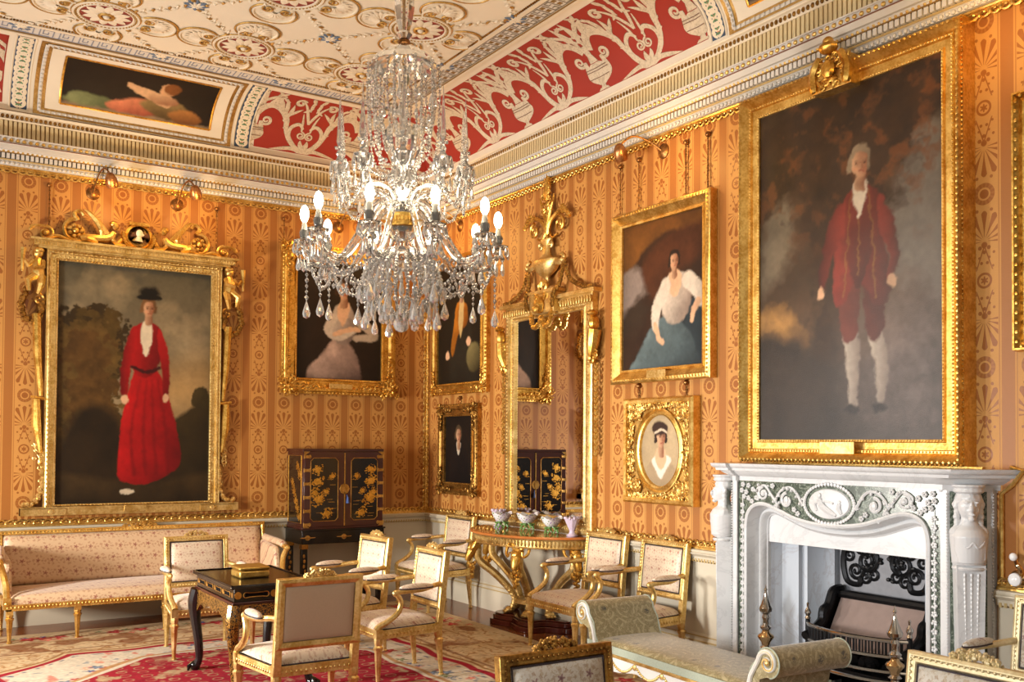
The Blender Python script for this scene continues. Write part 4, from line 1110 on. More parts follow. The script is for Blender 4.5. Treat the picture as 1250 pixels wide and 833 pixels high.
    for sx in (-1, 1):
        for sz in (-1, 1):
            foliage(m, *sorted((sx*.2, sx*.37)), *sorted((zc+sz*.24, zc+sz*.38)), -.06, 60, .02, 3+sx+2*sz)
            scroll(m, (sx*.27, zc+sz*.29), .05, 1.4, 0, sx*sz, -.07, .014, .01)
    foliage(m, -.38, -.29, zc-.26, zc+.26, -.06, 70, .018, 33); foliage(m, .29, .38, zc-.26, zc+.26, -.06, 70, .018, 34)
    foliage(m, -.22, .22, zc+.33, zc+.38, -.06, 50, .016, 35); foliage(m, -.22, .22, zc-.38, zc-.33, -.06, 50, .016, 36)
    m.build('carved_foliage', GOLD, t)
    chain(t, -.29, 2.0, 2.13, .012); chain(t, .26, 2.0, 2.13, .012)
    # gentleman over the fireplace
    t = on_wall('framed_portrait', 'very large portrait of a gentleman in a dark red coat above the chimneypiece', 'painting', 'r', 5.70, 0)
    w, h, z0 = 1.37, 2.215, 1.695
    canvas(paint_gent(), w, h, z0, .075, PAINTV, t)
    flat_frame(t, w, h, z0, [(0, .07), (0, .09), (.014, .094), (.02, .08), (.06, .085), (.066, .1), (.08, .1), (.085, .09), (.115, .13), (.13, .15), (.138, .14), (.142, .11), (.15, .12), (.15, 0)], GOLD,
               [(.008, .093, .02, .006, (1, 1, 1)), (.073, .1, .022, .007, (1, 1, 1)), (.13, .145, .034, .011, (1, .8, 1)), (.146, .118, .026, .007, (1, 1, 1))])
    m = M(); zt = z0+h
    m.b2((-.16, -.17, zt-.02), (.13, -.06, zt+.17)); cr = m.build('crest_block', GOLD, t, bev=.005)
    m = M(); foliage(m, -.12, .1, zt, zt+.2, -.17, 40, .024, 71); m.blob((-.015, -.2, zt+.1), (.05, .03, .06)); m.blob((-.02, -.19, zt+.24), (.07, .05, .04)); m.blob((-.02, -.19, zt+.28), (.035, .035, .03))
    for sg in (-1, 1): m.tube(xz(catmull([(sg*.12-.015, zt-.01), (sg*.13-.015, zt+.1), (sg*.08-.015, zt+.2)], 4), -.18), [.02, .03, .03, .03, .025, .03, .03, .025, .018], 6)
    m.build('coat_of_arms', GOLDR, cr)
    plate(t, .26, .075, z0-.09, .135)
    # picture cut by the right edge of the photo
    t = on_wall('framed_picture', 'gilt picture frame cut off by the right edge of the photo', 'painting', 'r', 7.25, 0)
    w, h, z0 = .78, 1.22, 2.25
    cv = Cv(60, 90, 1.5); cv.c[:] = np.array(srgb(50, 40, 30))*(.6+.8*cv.noise(4, 2))[..., None]
    canvas(cv, w, h, z0, .03, PAINT, t)
    flat_frame(t, w, h, z0, [(0, .025), (.005, .045), (.03, .05), (.05, .04), (.07, .07), (.08, .07), (.085, 0)], GOLDR, [(.06, .06, .05, .012, (1, .7, 1))])
    # cove paintings
pics()
# --- pier mirror
def pier_mirror():
    t = on_wall('pier_mirror', 'tall gilt pier mirror with urn cresting, behind the half-round console table', 'mirror', 'r', 2.42, 0)
    w, h, z0 = 1.10, 1.82, 1.01
    m = M(); m.b2((-w/2, -.03, z0), (w/2, -.02, z0+h)); m.build('mirror_glass', MIRR, t, smooth=0)
    flat_frame(t, w, h, z0, [(0, .03), (0, .05), (.015, .056), (.03, .045), (.06, .05), (.07, .07), (.09, .075), (.12, .07), (.14, .06), (.14, 0)], GOLDP,
               [(.01, .052, .024, .008, (1, 1, 1)), (.045, .05, .03, .011, (1, .5, 1)), (.095, .073, .034, .012, (1, .6, 1))])
    zt = z0+h
    m = M(); m.b2((-.75, -.1, zt+.13), (.75, 0, zt+.165)); m.b2((-.2, -.12, zt+.02), (.2, 0, zt+.22)); m.b2((-.22, -.13, zt+.2), (.22, 0, zt+.23))
    for i in range(36):
        x = -.69+i*.0394
        if abs(x) > .22: m.blob((x, -.08, zt+.075), (.012, .015, .038), n=6, m=4)
    m.build('cornice', GOLDP, t, bev=.003)
    m = M(); z = zt+.27
    m.lathe([(.02, 0), (.06, .005), (.03, .03), (.03, .06), (.06, .09), (.14, .14), (.19, .2), (.185, .235), (.08, .27), (.055, .3), (.05, .38), (.085, .41), (.085, .43), (.001, .43)], (0, -.06, z), 20, sy=.45)
    for sg in (-1, 1):
        scroll(m, (sg*.075, z+.37), .035, 1.3, PI/2, -sg, -.07, .013, .009)
        P = catmull([(sg*.17, -.07, z+.2), (sg*.25, -.07, z+.19), (sg*.29, -.07, z+.23), (sg*.25, -.07, z+.26)], 5); m.tube(P, [.03]*8+[.02]*(len(P)-8), 6); m.blob((sg*.28, -.08, z+.2), .03)
    m.build('urn', GOLDP, t)
    m = M(); z2 = z+.43
    z2 -= .04; m.tube([(0, -.05, z2), (0, -.05, z2+.15), (0, -.05, z2+.42)], [.025, .02, .014], 6)
    for sg in (-1, 1):
        for q in range(3):
            P = catmull([(0, -.05, z2+.1+.05*q), (sg*(.05+.02*q), -.06, z2+.28+.05*q), (sg*(.09+.01*q), -.06, z2+.3+.07*q)], 5); m.tube(P, np.linspace(.02, .006, len(P)), 5)
        P = catmull([(0, -.05, z2+.08), (sg*.06, -.06, z2+.2), (sg*.2, -.06, z2+.27), (sg*.31, -.06, z2+.24), (sg*.36, -.06, z2+.19)], 6); m.tube(P, np.linspace(.02, .014, len(P)), 6)
        ring_beads(m, P[10:], .022, .03, .008); scroll(m, (sg*.2, z2+.15), .07, 1.7, PI/2, -sg, -.06, .015, .009, .15, 26)
        P = catmull([(sg*.02, -.05, z2+.12), (sg*.08, -.05, z2+.05), (sg*.16, -.05, z2+.07)], 5); m.tube(P, .012, 5)
        for q in range(4): m.blob((sg*(.26+.03*q), -.07, z2+.3-.03*q), (.03, .02, .02), n=6, m=4)
    for i in range(7):
        for sg in (-1, 1): m.blob((sg*(.05-.004*i), -.06, z2+.33+.045*i), (.034-.003*i, .016, .012), rotm(0, sg*-.7, 0), n=6, m=4)
    m.blob((0, -.06, z2+.5), (.04, .03, .12)); foliage(m, -.05, .05, z2+.25, z2+.5, -.06, 26, .018, 44); m.tube([(0, -.06, z2+.53), (.015, -.06, z2+.59), (0, -.06, z2+.64)], [.035, .028, .008], 6)
    m.build('leaf_finial', GOLDR, t)
    m = M(); zc = zt+.03
    m.blob((0, -.14, zc+.06), (.06, .05, .08)); m.blob((0, -.18, zc+.02), (.045, .03, .04))
    for sg in (-1, 1):
        m.blob((sg*.06, -.12, zc+.14), (.03, .02, .05), rotm(0, sg*.6, 0)); m.tube(xz(catmull([(sg*.03, zc+.16), (sg*.06, zc+.24), (sg*.0, zc+.28), (sg*-.02, zc+.23)], 5), -.1), .018, 6)
        P = catmull([(0, -.12, zc-.04), (sg*.06, -.12, zc-.13), (sg*.14, -.12, zc-.1), (sg*.17, -.1, zc+.05)], 6); ring_beads(m, P, .026, .03, .004)
    m.build('grotesque_mask', GOLDR, t)
    for sg in (-1, 1):
        m = M(); P = catmull([(sg*.28, -.07, z+.2), (sg*.36, -.07, z+.04), (sg*.46, -.07, zt+.24), (sg*.6, -.07, zt+.19), (sg*.7, -.08, zt+.18)], 8); ring_beads(m, P, .024, .036, 0, sc=(1.2, .8, 1))
        P = catmull([(sg*.28, -.07, z+.2), (sg*.25, -.09, z+.0), (sg*.22, -.14, zt+.18), (sg*.2, -.14, zt+.06)], 8); ring_beads(m, P, .026, .038, 0, sc=(.8, .8, 1.2))
        m.build('husk_garland', GOLDD, t)
        m = M(); x = sg*.735
        m.blob((x, -.08, zt-.14), (.045, .05, .07)); m.blob((x, -.1, zt-.06), (.05, .05, .03)); m.tube([(x, -.07, zt-.2), (x-sg*.01, -.08, zt-.32), (x-sg*.05, -.07, zt-.42)], [.06, .05, .03], 8)
        scroll(m, (x-sg*.03, zt-.45), .05, 1.3, 0, sg, -.07, .018, .01)
        foliage(m, *sorted((x-sg*.05, x+sg*.03)), zt-.44, zt-.2, -.07, 18, .018, 9)
        m.build('side_term', GOLDR, t)
        m = M()
        for i in range(16):
            zz = zt-.5-i*.05
            for q in (-1, 1): m.blob((x+q*.014, -.05, zz), (.011, .012, .03), rotm(0, q*.35, 0), n=6, m=4)
        m.build('husk_drop', GOLD, t)
pier_mirror()
# --- brass picture lights
def picture_light(f, s, z, dx, dz, label):
    t = on_wall('picture_light', label, 'lamp', f, s, z, 'brass picture lights under the cornice')
    m = M(); m.lathe([(.001, .03), (.02, .028), (.045, .018), (.06, .008), (.062, 0)], (0, 0, 0), 16, rotm(PI/2)); m.build('wall_rose', BRONZE, t)
    m = M(); P = catmull([(0, -.02, 0), (dx*.3, -.1, dz*1.0+.06), (dx*.65, -.2, dz+.1), (dx, -.26, dz+.04)], 8); m.tube(P, .008, 6); m.build('arm', BRONZE, t)
    m = M(); m.lathe([(.012, .03), (.03, .02), (.05, -.02), (.058, -.07), (.05, -.105), (.045, -.1), (.05, -.07)], (dx, -.27, dz+.02), 16, rotm(.5, -.35 if dx > 0 else .35, 0)); m.build('shade', m_shade, t)
m_shade = m_gold('shade_bronze', srgb(140, 92, 54), srgb(192, 138, 92), .3)
picture_light('b', 3.53, 3.965, .1, .10, 'leftmost brass picture light, above the left sphinx of the red gown portrait')
picture_light('b', 2.77, 3.965, .1, .10, 'brass picture light above the right sphinx of the red gown portrait')
picture_light('b', 1.09, 3.96, .14, .08, 'brass picture light over the rococo-framed portrait, half hidden by the chandelier')
picture_light('r', .72, 3.98, -.16, .06, 'brass picture light over the ochre coat portrait, behind the chandelier')
picture_light('r', 3.94, 3.97, -.22, .02, 'brass picture light over the blue-skirted portrait, beneath the cornice')
# --- painted panels in the cove
def cove_panel(f, s0, s1, lab, seed, fl):
    t = thing('cove_painting', lab, 'painting')
    def pr(m, a0, a1, w0, w1, off): cpatch(m, f, a0, a1, w0, w1, off, 10)
    m = M(); pr(m, s0, s1, .01, .84, .004); m.build('gilt_border', OCHREG, t)
    m = M()
    for w in (.045, .805): ribbon(m, f, [(s, w) for s in np.linspace(s0+.05, s1-.05, 30)], .016, off=.01, clip=(0, .9))
    for s in (s0+.05, s1-.05): ribbon(m, f, [(s, w) for w in np.linspace(.045, .805, 14)], .016, off=.01, clip=(0, .9))
    for i in range(int((s1-s0-.1)/.045)):
        for w in (.045, .805): m.blob(cove(f, s0+.07+i*.045, w, .014), .014, n=5, m=4)
    for i in range(16):
        for s in (s0+.05, s1-.05): m.blob(cove(f, s, .07+.046*i, .014), .014, n=5, m=4)
    m.build('carved_moulding', GREYW, t)
    m = M(); pr(m, s0+.095, s1-.095, .085, .765, .008); m.build('cream_mount', COVEW, t)
    m = M()
    a0, a1, b0, b1 = s0+.215, s1-.215, .165, .70
    for w in (b0, b1): ribbon(m, f, [(s, w) for s in np.linspace(a0, a1, 12)], .010, off=.012, clip=(0, .9))
    for s in (a0, a1): ribbon(m, f, [(s, w) for w in np.linspace(b0, b1, 12)], .010, off=.012, clip=(0, .9))
    m.build('gilt_slip', GOLDR, t)
    asp = (b1-b0)/(a1-a0); cv = Cv(180, int(180*asp), asp)
    cv.c[:] = np.array(srgb(44, 36, 34))*(.8+.4*cv.noise(4, seed))[..., None]
    q = (lambda P: P) if fl > 0 else (lambda P: [(1-x, y) for x, y in P])
    cv.poly(q([(.0, .06), (.3, .1), (1, .04), (1, -.1), (0, -.1)]), srgb(168, 146, 122), .03)
    cv.poly(q([(.02, .16), (.1, .3), (.3, .26), (.36, .12), (.2, .04), (.04, .08)]), srgb(150, 160, 120), .02, srgb(96, 108, 80), 0, folds=.4)
    cv.poly(q([(.28, .16), (.42, .34), (.56, .36), (.64, .14), (.5, .04), (.34, .06)]), srgb(226, 150, 120), .02, srgb(170, 92, 76), -1, folds=.4)
    cv.poly(q([(.5, .30), (.62, .44), (.78, .40), (.84, .2), (.74, .06), (.6, .1)]), srgb(150, 130, 92), .02, srgb(90, 72, 46), -1, folds=.4, seed=4)
    cv.poly(q([(.70, .2), (.84, .32), (.93, .16), (.86, .02), (.74, .04)]), srgb(186, 134, 82), .02, srgb(120, 80, 48), -1)
    cv.line(q([(.66, .42), (.52, .52), (.42, .62)]), [.05, .035, .025], srgb(222, 186, 154), .01)
    cv.poly(q([(.54, .46), (.6, .56), (.72, .5), (.74, .38), (.6, .34)]), srgb(214, 180, 150), .02, srgb(160, 112, 88), -1)
    cv.ell(q([(.66, .66)])[0], (.05, .055), srgb(216, 176, 142), .01); cv.ell(q([(.69, .70)])[0], (.055, .05), srgb(140, 92, 56), .015); finish(cv, seed+5, .006, .25, .2)
    gridmesh('canvas', cv, lambda u, v: tuple(np.vectorize(lambda a, b, i: cove(f, (a1+(a0-a1)*a) if f == 'b' else a0+(a1-a0)*a, b0+(b1-b0)*b, .011)[i])(u, v, i) for i in range(3)), PAINT, t)
    t['kind'] = 'structure' if False else 'thing'
    del t['kind']
cove_panel('b', 2.275, 4.055, 'painted cove panel of a reclining draped figure above the left picture lights', 3, 1)
cove_panel('r', 4.70, 6.6, 'cove painting at the top right, mostly out of view', 5, -1)
# ------------------------------------------------------------------ seat furniture
def cushion(m, P, z0, z1, n=12, edge=.12, bulge=.012):
    # P: four corners (x, y) ccw; domed pad with rounded rim
    P = np.array(P, float); V = []; F = []
    for i in range(n+1):
        for j in range(n+1):
            u, v = i/n, j/n
            u = .5-.5*math.cos(PI*u); v = .5-.5*math.cos(PI*v)
            p = P[0]*(1-u)*(1-v)+P[1]*u*(1-v)+P[2]*u*v+P[3]*(1-u)*v
            e = min(u, 1-u, v, 1-v)/edge; k = 1 if e >= 1 else math.sqrt(max(0, 1-(1-e)**2))
            d = (1-(2*u-1)**2)*(1-(2*v-1)**2)
            V.append((p[0], p[1], z0+(z1-z0)*(.62*k+.38*d**.6)))
    for i in range(n):
        for j in range(n):
            a = i*(n+1)+j; F.append((a, a+n+1, a+n+2, a+1))
    m.add(V, F)
    k = len(V); c = P.mean(0); B = [(p[0], p[1], z0-.02) for p in P]
    m.add(B, [(3, 2, 1, 0)])
    rim = [[i*(n+1) for i in range(n+1)], [n*(n+1)+j for j in range(n+1)], [i*(n+1)+n for i in range(n, -1, -1)], [j for j in range(n, -1, -1)]]
    for q, r in enumerate(rim):
        a = B[q]; b = B[(q+1) % 4]; pts = [V[i] for i in r]; kk = len(pts)
        m.add(pts+[(p[0], p[1], z0-.02) for p in pts], [(i, i+kk, i+kk+1, i+1) for i in range(kk-1)])
def tilt(m, ang, y0, z0):
    # lean a mesh backwards about the x axis through (y0, z0)
    c, s = math.cos(ang), math.sin(ang)
    for i, V in enumerate(m.V):
        V = V.copy(); y, z = V[:, 1]-y0, V[:, 2]-z0
        V[:, 1] = y0+y*c+z*s; V[:, 2] = z0-y*s+z*c; m.V[i] = V
    return m
def turned_leg(m, x, y, h, r=.022, lean=(0, 0), sq=.03):
    top = h
    m.box((x, y, top-.03), (sq*1.7, sq*1.7, .06))
    prof = [(r*.5, 0), (r*.75, .006), (r*.75, .016), (r*.5, .022), (r*.55, .035), (r*.98, h*.62), (r*1.25, h*.66), (r*1.3, h*.69), (r*.9, h*.72), (r*1.1, h*.75), (r*1.1, top-.06)]
    mm = M(); mm.lathe(prof, (0, 0, 0), 14, flute=-.1)
    V = np.concatenate(mm.V); k = (1-V[:, 2]/h)
    V = V+np.stack([x+lean[0]*k, y+lean[1]*k, 0*k], 1); m.add(V, mm.F)
def flowers(m, c, w, h, n=26, seed=1, d=.02):
    rr = np.random.default_rng(seed)
    for i in range(n):
        x = rr.uniform(-1, 1); z = rr.uniform(0, 1)*(1-x*x*.75)
        for q in range(4): m.blob((c[0]+x*w/2+.007*math.cos(q*1.57), c[1]+rr.uniform(-.5, .5)*d, c[2]+z*h+.007*math.sin(q*1.57)), (.007*rr.uniform(.8, 1.3), .008, .007), n=5, m=4)
    for x in (-.5, 0, .5): m.blob((c[0]+x*w*.5, c[1], c[2]+h*.5*(1-abs(x)*.6)), (.014, .014, .013))
def make_chair(gold, cloth, label, back=LINEN, wide=1.0):
    t = thing('armchair', label, 'chair', group='gilt armchairs')
    W = .60*wide; B = .47*wide
    for x, y, ln in ((-W/2, -.25, (0, 0)), (W/2, -.25, (0, 0)), (-B/2, .235, (0, .035)), (B/2, .235, (0, .035))):
        m = M(); turned_leg(m, x, y, .385, .027, ln); m.build('leg', gold, t)
    m = M()
    def bar(a, b, w, z0, z1):
        a = np.array(a); b = np.array(b); d = (b-a)/np.linalg.norm(b-a); n = np.array([-d[1], d[0]])*w/2
        m.prism([tuple(a-n), tuple(b-n), tuple(b+n), tuple(a+n)], z0, z1, 'z')
    C = [(-W/2, -.25), (W/2, -.25), (B/2, .235), (-B/2, .235)]
    for i in range(4):
        bar(C[i], C[(i+1) % 4], .036, .318, .378); 
        a, b = np.array(C[i]), np.array(C[(i+1) % 4]); k = int(np.linalg.norm(b-a)/.028); d = (b-a)/np.linalg.norm(b-a); nn = np.array([d[1], -d[0]])*.018
        for q in range(1, k):
            p = a+(b-a)*q/k+nn; m.blob((p[0], p[1], .345), (.009, .009, .012), n=6, m=4)
    m.build('seat_rail', gold, t, bev=.004)
    m = M(); cushion(m, [(-W/2+.005, -.26), (W/2-.005, -.26), (B/2+.005, .225), (-B/2-.005, .225)], .375, .452)
    cu = m.build('seat_cushion', cloth, t, smooth=60)
    m = M(); P = [(x*1.01, y*1.01, .381) for x, y in C]; m.tube(P, .006, 5, closed=True); m.build('gimp_trim', GIMP, cu, label='dark gimp braid round the seat')
    # back
    zb, zt, yb, lean = .475, .848, .245, .12
    m = M(); w, h = B-.045, zt-zb-.05
    m.frame(w, h, [(0, -.018), (0, .018), (.008, .026), (.02, .022), (.03, .028), (.045, .02), (.045, -.02), (.025, -.03), (0, -.018)], (0, 0, zb+.045+h/2))
    c0 = (0, 0, zb+.045+h/2); rowbeads(m, w, h, .024, .024, .022, .007, c0)
    for x in (-1, 1):
        m.b2((x*(B/2+.001)-.0225, -.02, .30), (x*(B/2+.001)+.0225, .022, zb+.06)); m.blob((x*(w/2+.022), 0, zt+.008), (.017, .017, .014))
    for V in m.V: V[:, 1] += yb
    tilt(m, lean, yb, .36); bf = m.build('back_frame', gold, t, bev=.003)
    m = M(); flowers(m, (0, yb-.002, zt+.032), .20, .045, 40, 4, .03); tilt(m, lean, yb, .36); m.build('carved_crest', gold, bf, label='carved flower crest on the top rail')
    def padz(y, s, n=10):
        mm = M(); V = []; F = []
        for i in range(n+1):
            for j in range(n+1):
                u, v = i/n, j/n; u = .5-.5*math.cos(PI*u); v = .5-.5*math.cos(PI*v)
                e = min(u, 1-u, v, 1-v)/.1; k = 1 if e >= 1 else math.sqrt(max(0, 1-(1-e)**2)); d = (1-(2*u-1)**2)*(1-(2*v-1)**2)
                V.append(((u-.5)*(w+.004), yb-s*(.008+y*(.6*k+.4*d**.6)), zb+.045+v*h))
        for i in range(n):
            for j in range(n):
                a = i*(n+1)+j; F.append((a, a+n+1, a+n+2, a+1) if s > 0 else (a, a+1, a+n+2, a+n+1))
        mm.add(V, F); return tilt(mm, lean, yb, .36)
    bp = padz(.032, 1).build('back_pad', cloth, t, smooth=60)
    m = M(); m.tube([(-w/2+.004, yb-.021, zb+.049), (w/2-.004, yb-.021, zb+.049), (w/2-.004, yb-.021, zb+.041+h), (-w/2+.004, yb-.021, zb+.041+h)], .0045, 5, closed=True); tilt(m, lean, yb, .36); m.build('gimp_trim', GIMP, bp, label='dark gimp braid round the back pad')
    padz(.016, -1).build('back_panel', back, t, smooth=60)
    for x in (-1, 1):
        m = M(); xb = x*B/2; xf = x*(W/2+.005)
        yt = yb+.30*math.sin(lean)
        P = catmull([(xb, yt, .655), (xb+x*.02, yt-.08, .65), (xf, .08, .635), (xf+x*.005, -.06, .632), (xf, -.115, .625)], 5)
        m.tube(P, [.018]*len(P), 8); m.blob((xf, -.125, .622), (.02, .026, .024))
        P = catmull([(xf, -.115, .61), (xf, -.085, .56), (xf, -.105, .49), (xf-x*.002, -.18, .435), (xf-x*.005, -.245, .405), (xf-x*.005, -.265, .385)], 6)
        m.tube(P, np.linspace(.018, .024, len(P)), 8)
        a = m.build('armrest', gold, t)
        m = M(); m.blob((xf-x*.002, .035, .655), (.033, .135, .026), n=12, m=8); pd = m.build('arm_pad', cloth, a, smooth=80)
        m = M(); P = [(xf-x*.002+.031*math.cos(q), .035+.13*math.sin(q), .647) for q in np.linspace(0, 2*PI, 25)[:-1]]; m.tube(P, .005, 5, closed=True); m.build('gimp_trim', GIMP, pd, label='dark gimp braid round the arm pad')
    return t
def place(o, x, y, face, label=None, sx=1., sz=1.):
    # face: heading of the sitter, degrees from -y, counter-clockwise
    o.location = (x, y, 0); o.rotation_euler = (0, 0, math.radians(face)); o.scale = (sx, 1, sz)
    if label: o['label'] = label
    return o
def chairs():
    A = make_chair(GOLDP, BROC, 'x')
    D = make_chair(GOLDD, BROCG, 'x'); F = make_chair(GOLDW, BROCG, 'x')  # D: gilt darkened to carry the shadow on that chair
    place(A, -2.95, -1.86, 0, 'gilt armchair in front of the sofa, facing the viewer beside the black table')
    L = [(-2.985, -4.06, 180, 'gilt armchair seen from behind, linen back panel, in front of the black table', 1.0, 1.0),
         (-2.04, -2.46, -84, 'gilt armchair behind the central one, below the lacquer cabinet', .88, 1.02),
         (-2.02, -3.36, -90, 'gilt armchair in the middle of the carpet, turned left, right of the linen-backed one', .88, 1.0),
         (-.40, -.95, -90, 'gilt armchair against the right wall near the corner, left of the console table', 1.12, 1.04),
         (-.39, -3.36, -90, 'gilt armchair by the wall just right of the console table', 1.02, 1.045),
         (-.37, -4.05, -90, 'gilt armchair by the wall next to the fireplace, left of the chimneypiece', 1.02, 1.045)]
    for x, y, f, lab, sx, sz in L: place(copy_tree(A), x, y, f, lab, sx, sz)
    place(copy_tree(F), -.44, -7.09, -90, 'gilt armchair right of the chimneypiece, mostly its padded arm in view')
    place(D, -2.97, -6.98, 0, 'shadow-toned gilt armchair back at the bottom centre, flowered upholstery, front of the picture')
    place(F, -2.13, -7.64, -90, 'pale gilt armchair back cut by the bottom right corner, flower crest on top')
chairs()
def sofa():
    t = thing('sofa', 'long gilt sofa in cream floral brocade against the back wall', 'sofa', (-3.09, 0, 0))
    L = 2.36; x0, x1 = -L/2, L/2; yf = -.86
    for i, x in enumerate((x0+.03, x0+.54, .07, x1-.56, x1-.03)):
        for y in ((yf+.03, -.14) if i in (0, 4) else (yf+.03,)):
            m = M(); turned_leg(m, x, y, .30, .027, (0, 0), .03); m.build('leg', GOLD, t)
    m = M(); m.b2((x0, yf, .27), (x1, yf+.045, .32)); m.b2((x0, -.17, .27), (x1, -.12, .32))
    for x in (x0, x1-.045): m.b2((x, yf, .27), (x+.045, -.12, .32))
    for i in range(84): m.blob((x0+.014+i*.028, yf, .297), (.01, .009, .014), n=6, m=4)
    m.build('seat_rail', GOLD, t, bev=.004)
    m = M(); cushion(m, [(x0+.03, yf+.01), (x1-.03, yf+.01), (x1-.03, -.2), (x0+.03, -.2)], .32, .425, 24, .05); m.build('seat_cushion', BROCS, t, smooth=60)
    m = M(); w, h = L-.06, .44
    m.frame(w, h, [(0, -.02), (0, .02), (.01, .028), (.03, .024), (.04, .015), (.04, -.02)], (0, 0, .385+h/2)); rowbeads(m, w, h, .022, .026, .03, .009, (0, 0, .385+h/2))
    for V in m.V: V[:, 1] -= .17
    tilt(m, .1, -.17, .36); bf = m.build('back_frame', GOLD, t)
    m = M(); flowers(m, (0, -.175, .865), .30, .04, 50, 6); tilt(m, .1, -.17, .36); m.build('carved_crest', GOLD, bf)
    n = 16; V = []; F = []
    for i in range(n+1):
        for j in range(n+1):
            u, v = i/n, j/n; u = .5-.5*math.cos(PI*u); v = .5-.5*math.cos(PI*v)
            e = min(u*5, (1-u)*5, v, 1-v)/.12; k = 1 if e >= 1 else math.sqrt(max(0, 1-(1-e)**2))
            V.append(((u-.5)*w, -.17-.05*k, .385+v*h))
    for i in range(n):
        for j in range(n):
            a = i*(n+1)+j; F.append((a, a+n+1, a+n+2, a+1))
    m = M(); m.add(V, F); tilt(m, .1, -.17, .36); m.build('back_pad', BROCS, t, smooth=60)
    for sg in (-1, 1):
        x = sg*(L/2-.01)
        m = M()
        P = catmull([(x, -.14, .70), (x+sg*.01, -.35, .685), (x+sg*.035, -.60, .665), (x+sg*.045, -.70, .655)], 6); m.tube(P, np.linspace(.02, .026, len(P)), 8)
        m.blob((x+sg*.045, -.72, .65), (.03, .035, .03))
        P = catmull([(x+sg*.045, -.715, .64), (x+sg*.02, -.69, .56), (x+sg*.0, -.73, .46), (x, -.81, .36), (x, yf+.02, .32)], 6); m.tube(P, [.026]*len(P), 8)
        m.box((x, yf+.025, .33), (.06, .06, .09)); m.blob((x, yf-.008, .33), (.02, .008, .02))
        a = m.build('armrest', GOLD, t)
        m = M(); P = catmull([(x, -.18, .715), (x+sg*.01, -.36, .705), (x+sg*.03, -.56, .69), (x+sg*.04, -.66, .675)], 5); m.tube(P, [.02]+[.034]*(len(P)-2)+[.02], 10); m.build('arm_pad', BROCS, a, smooth=80)
        m = M()
        xi = x-sg*.045
        Q = [(-.2, .36), (-.70, .36), (-.66, .5), (-.64, .60), (-.60, .655), (-.2, .69)]
        m.prism([(y, z) for y, z in Q], min(x-sg*.05, x+sg*.012), max(x-sg*.05, x+sg*.012), 'x'); m.build('arm_panel', BROCS, a, bev=.02)
sofa()
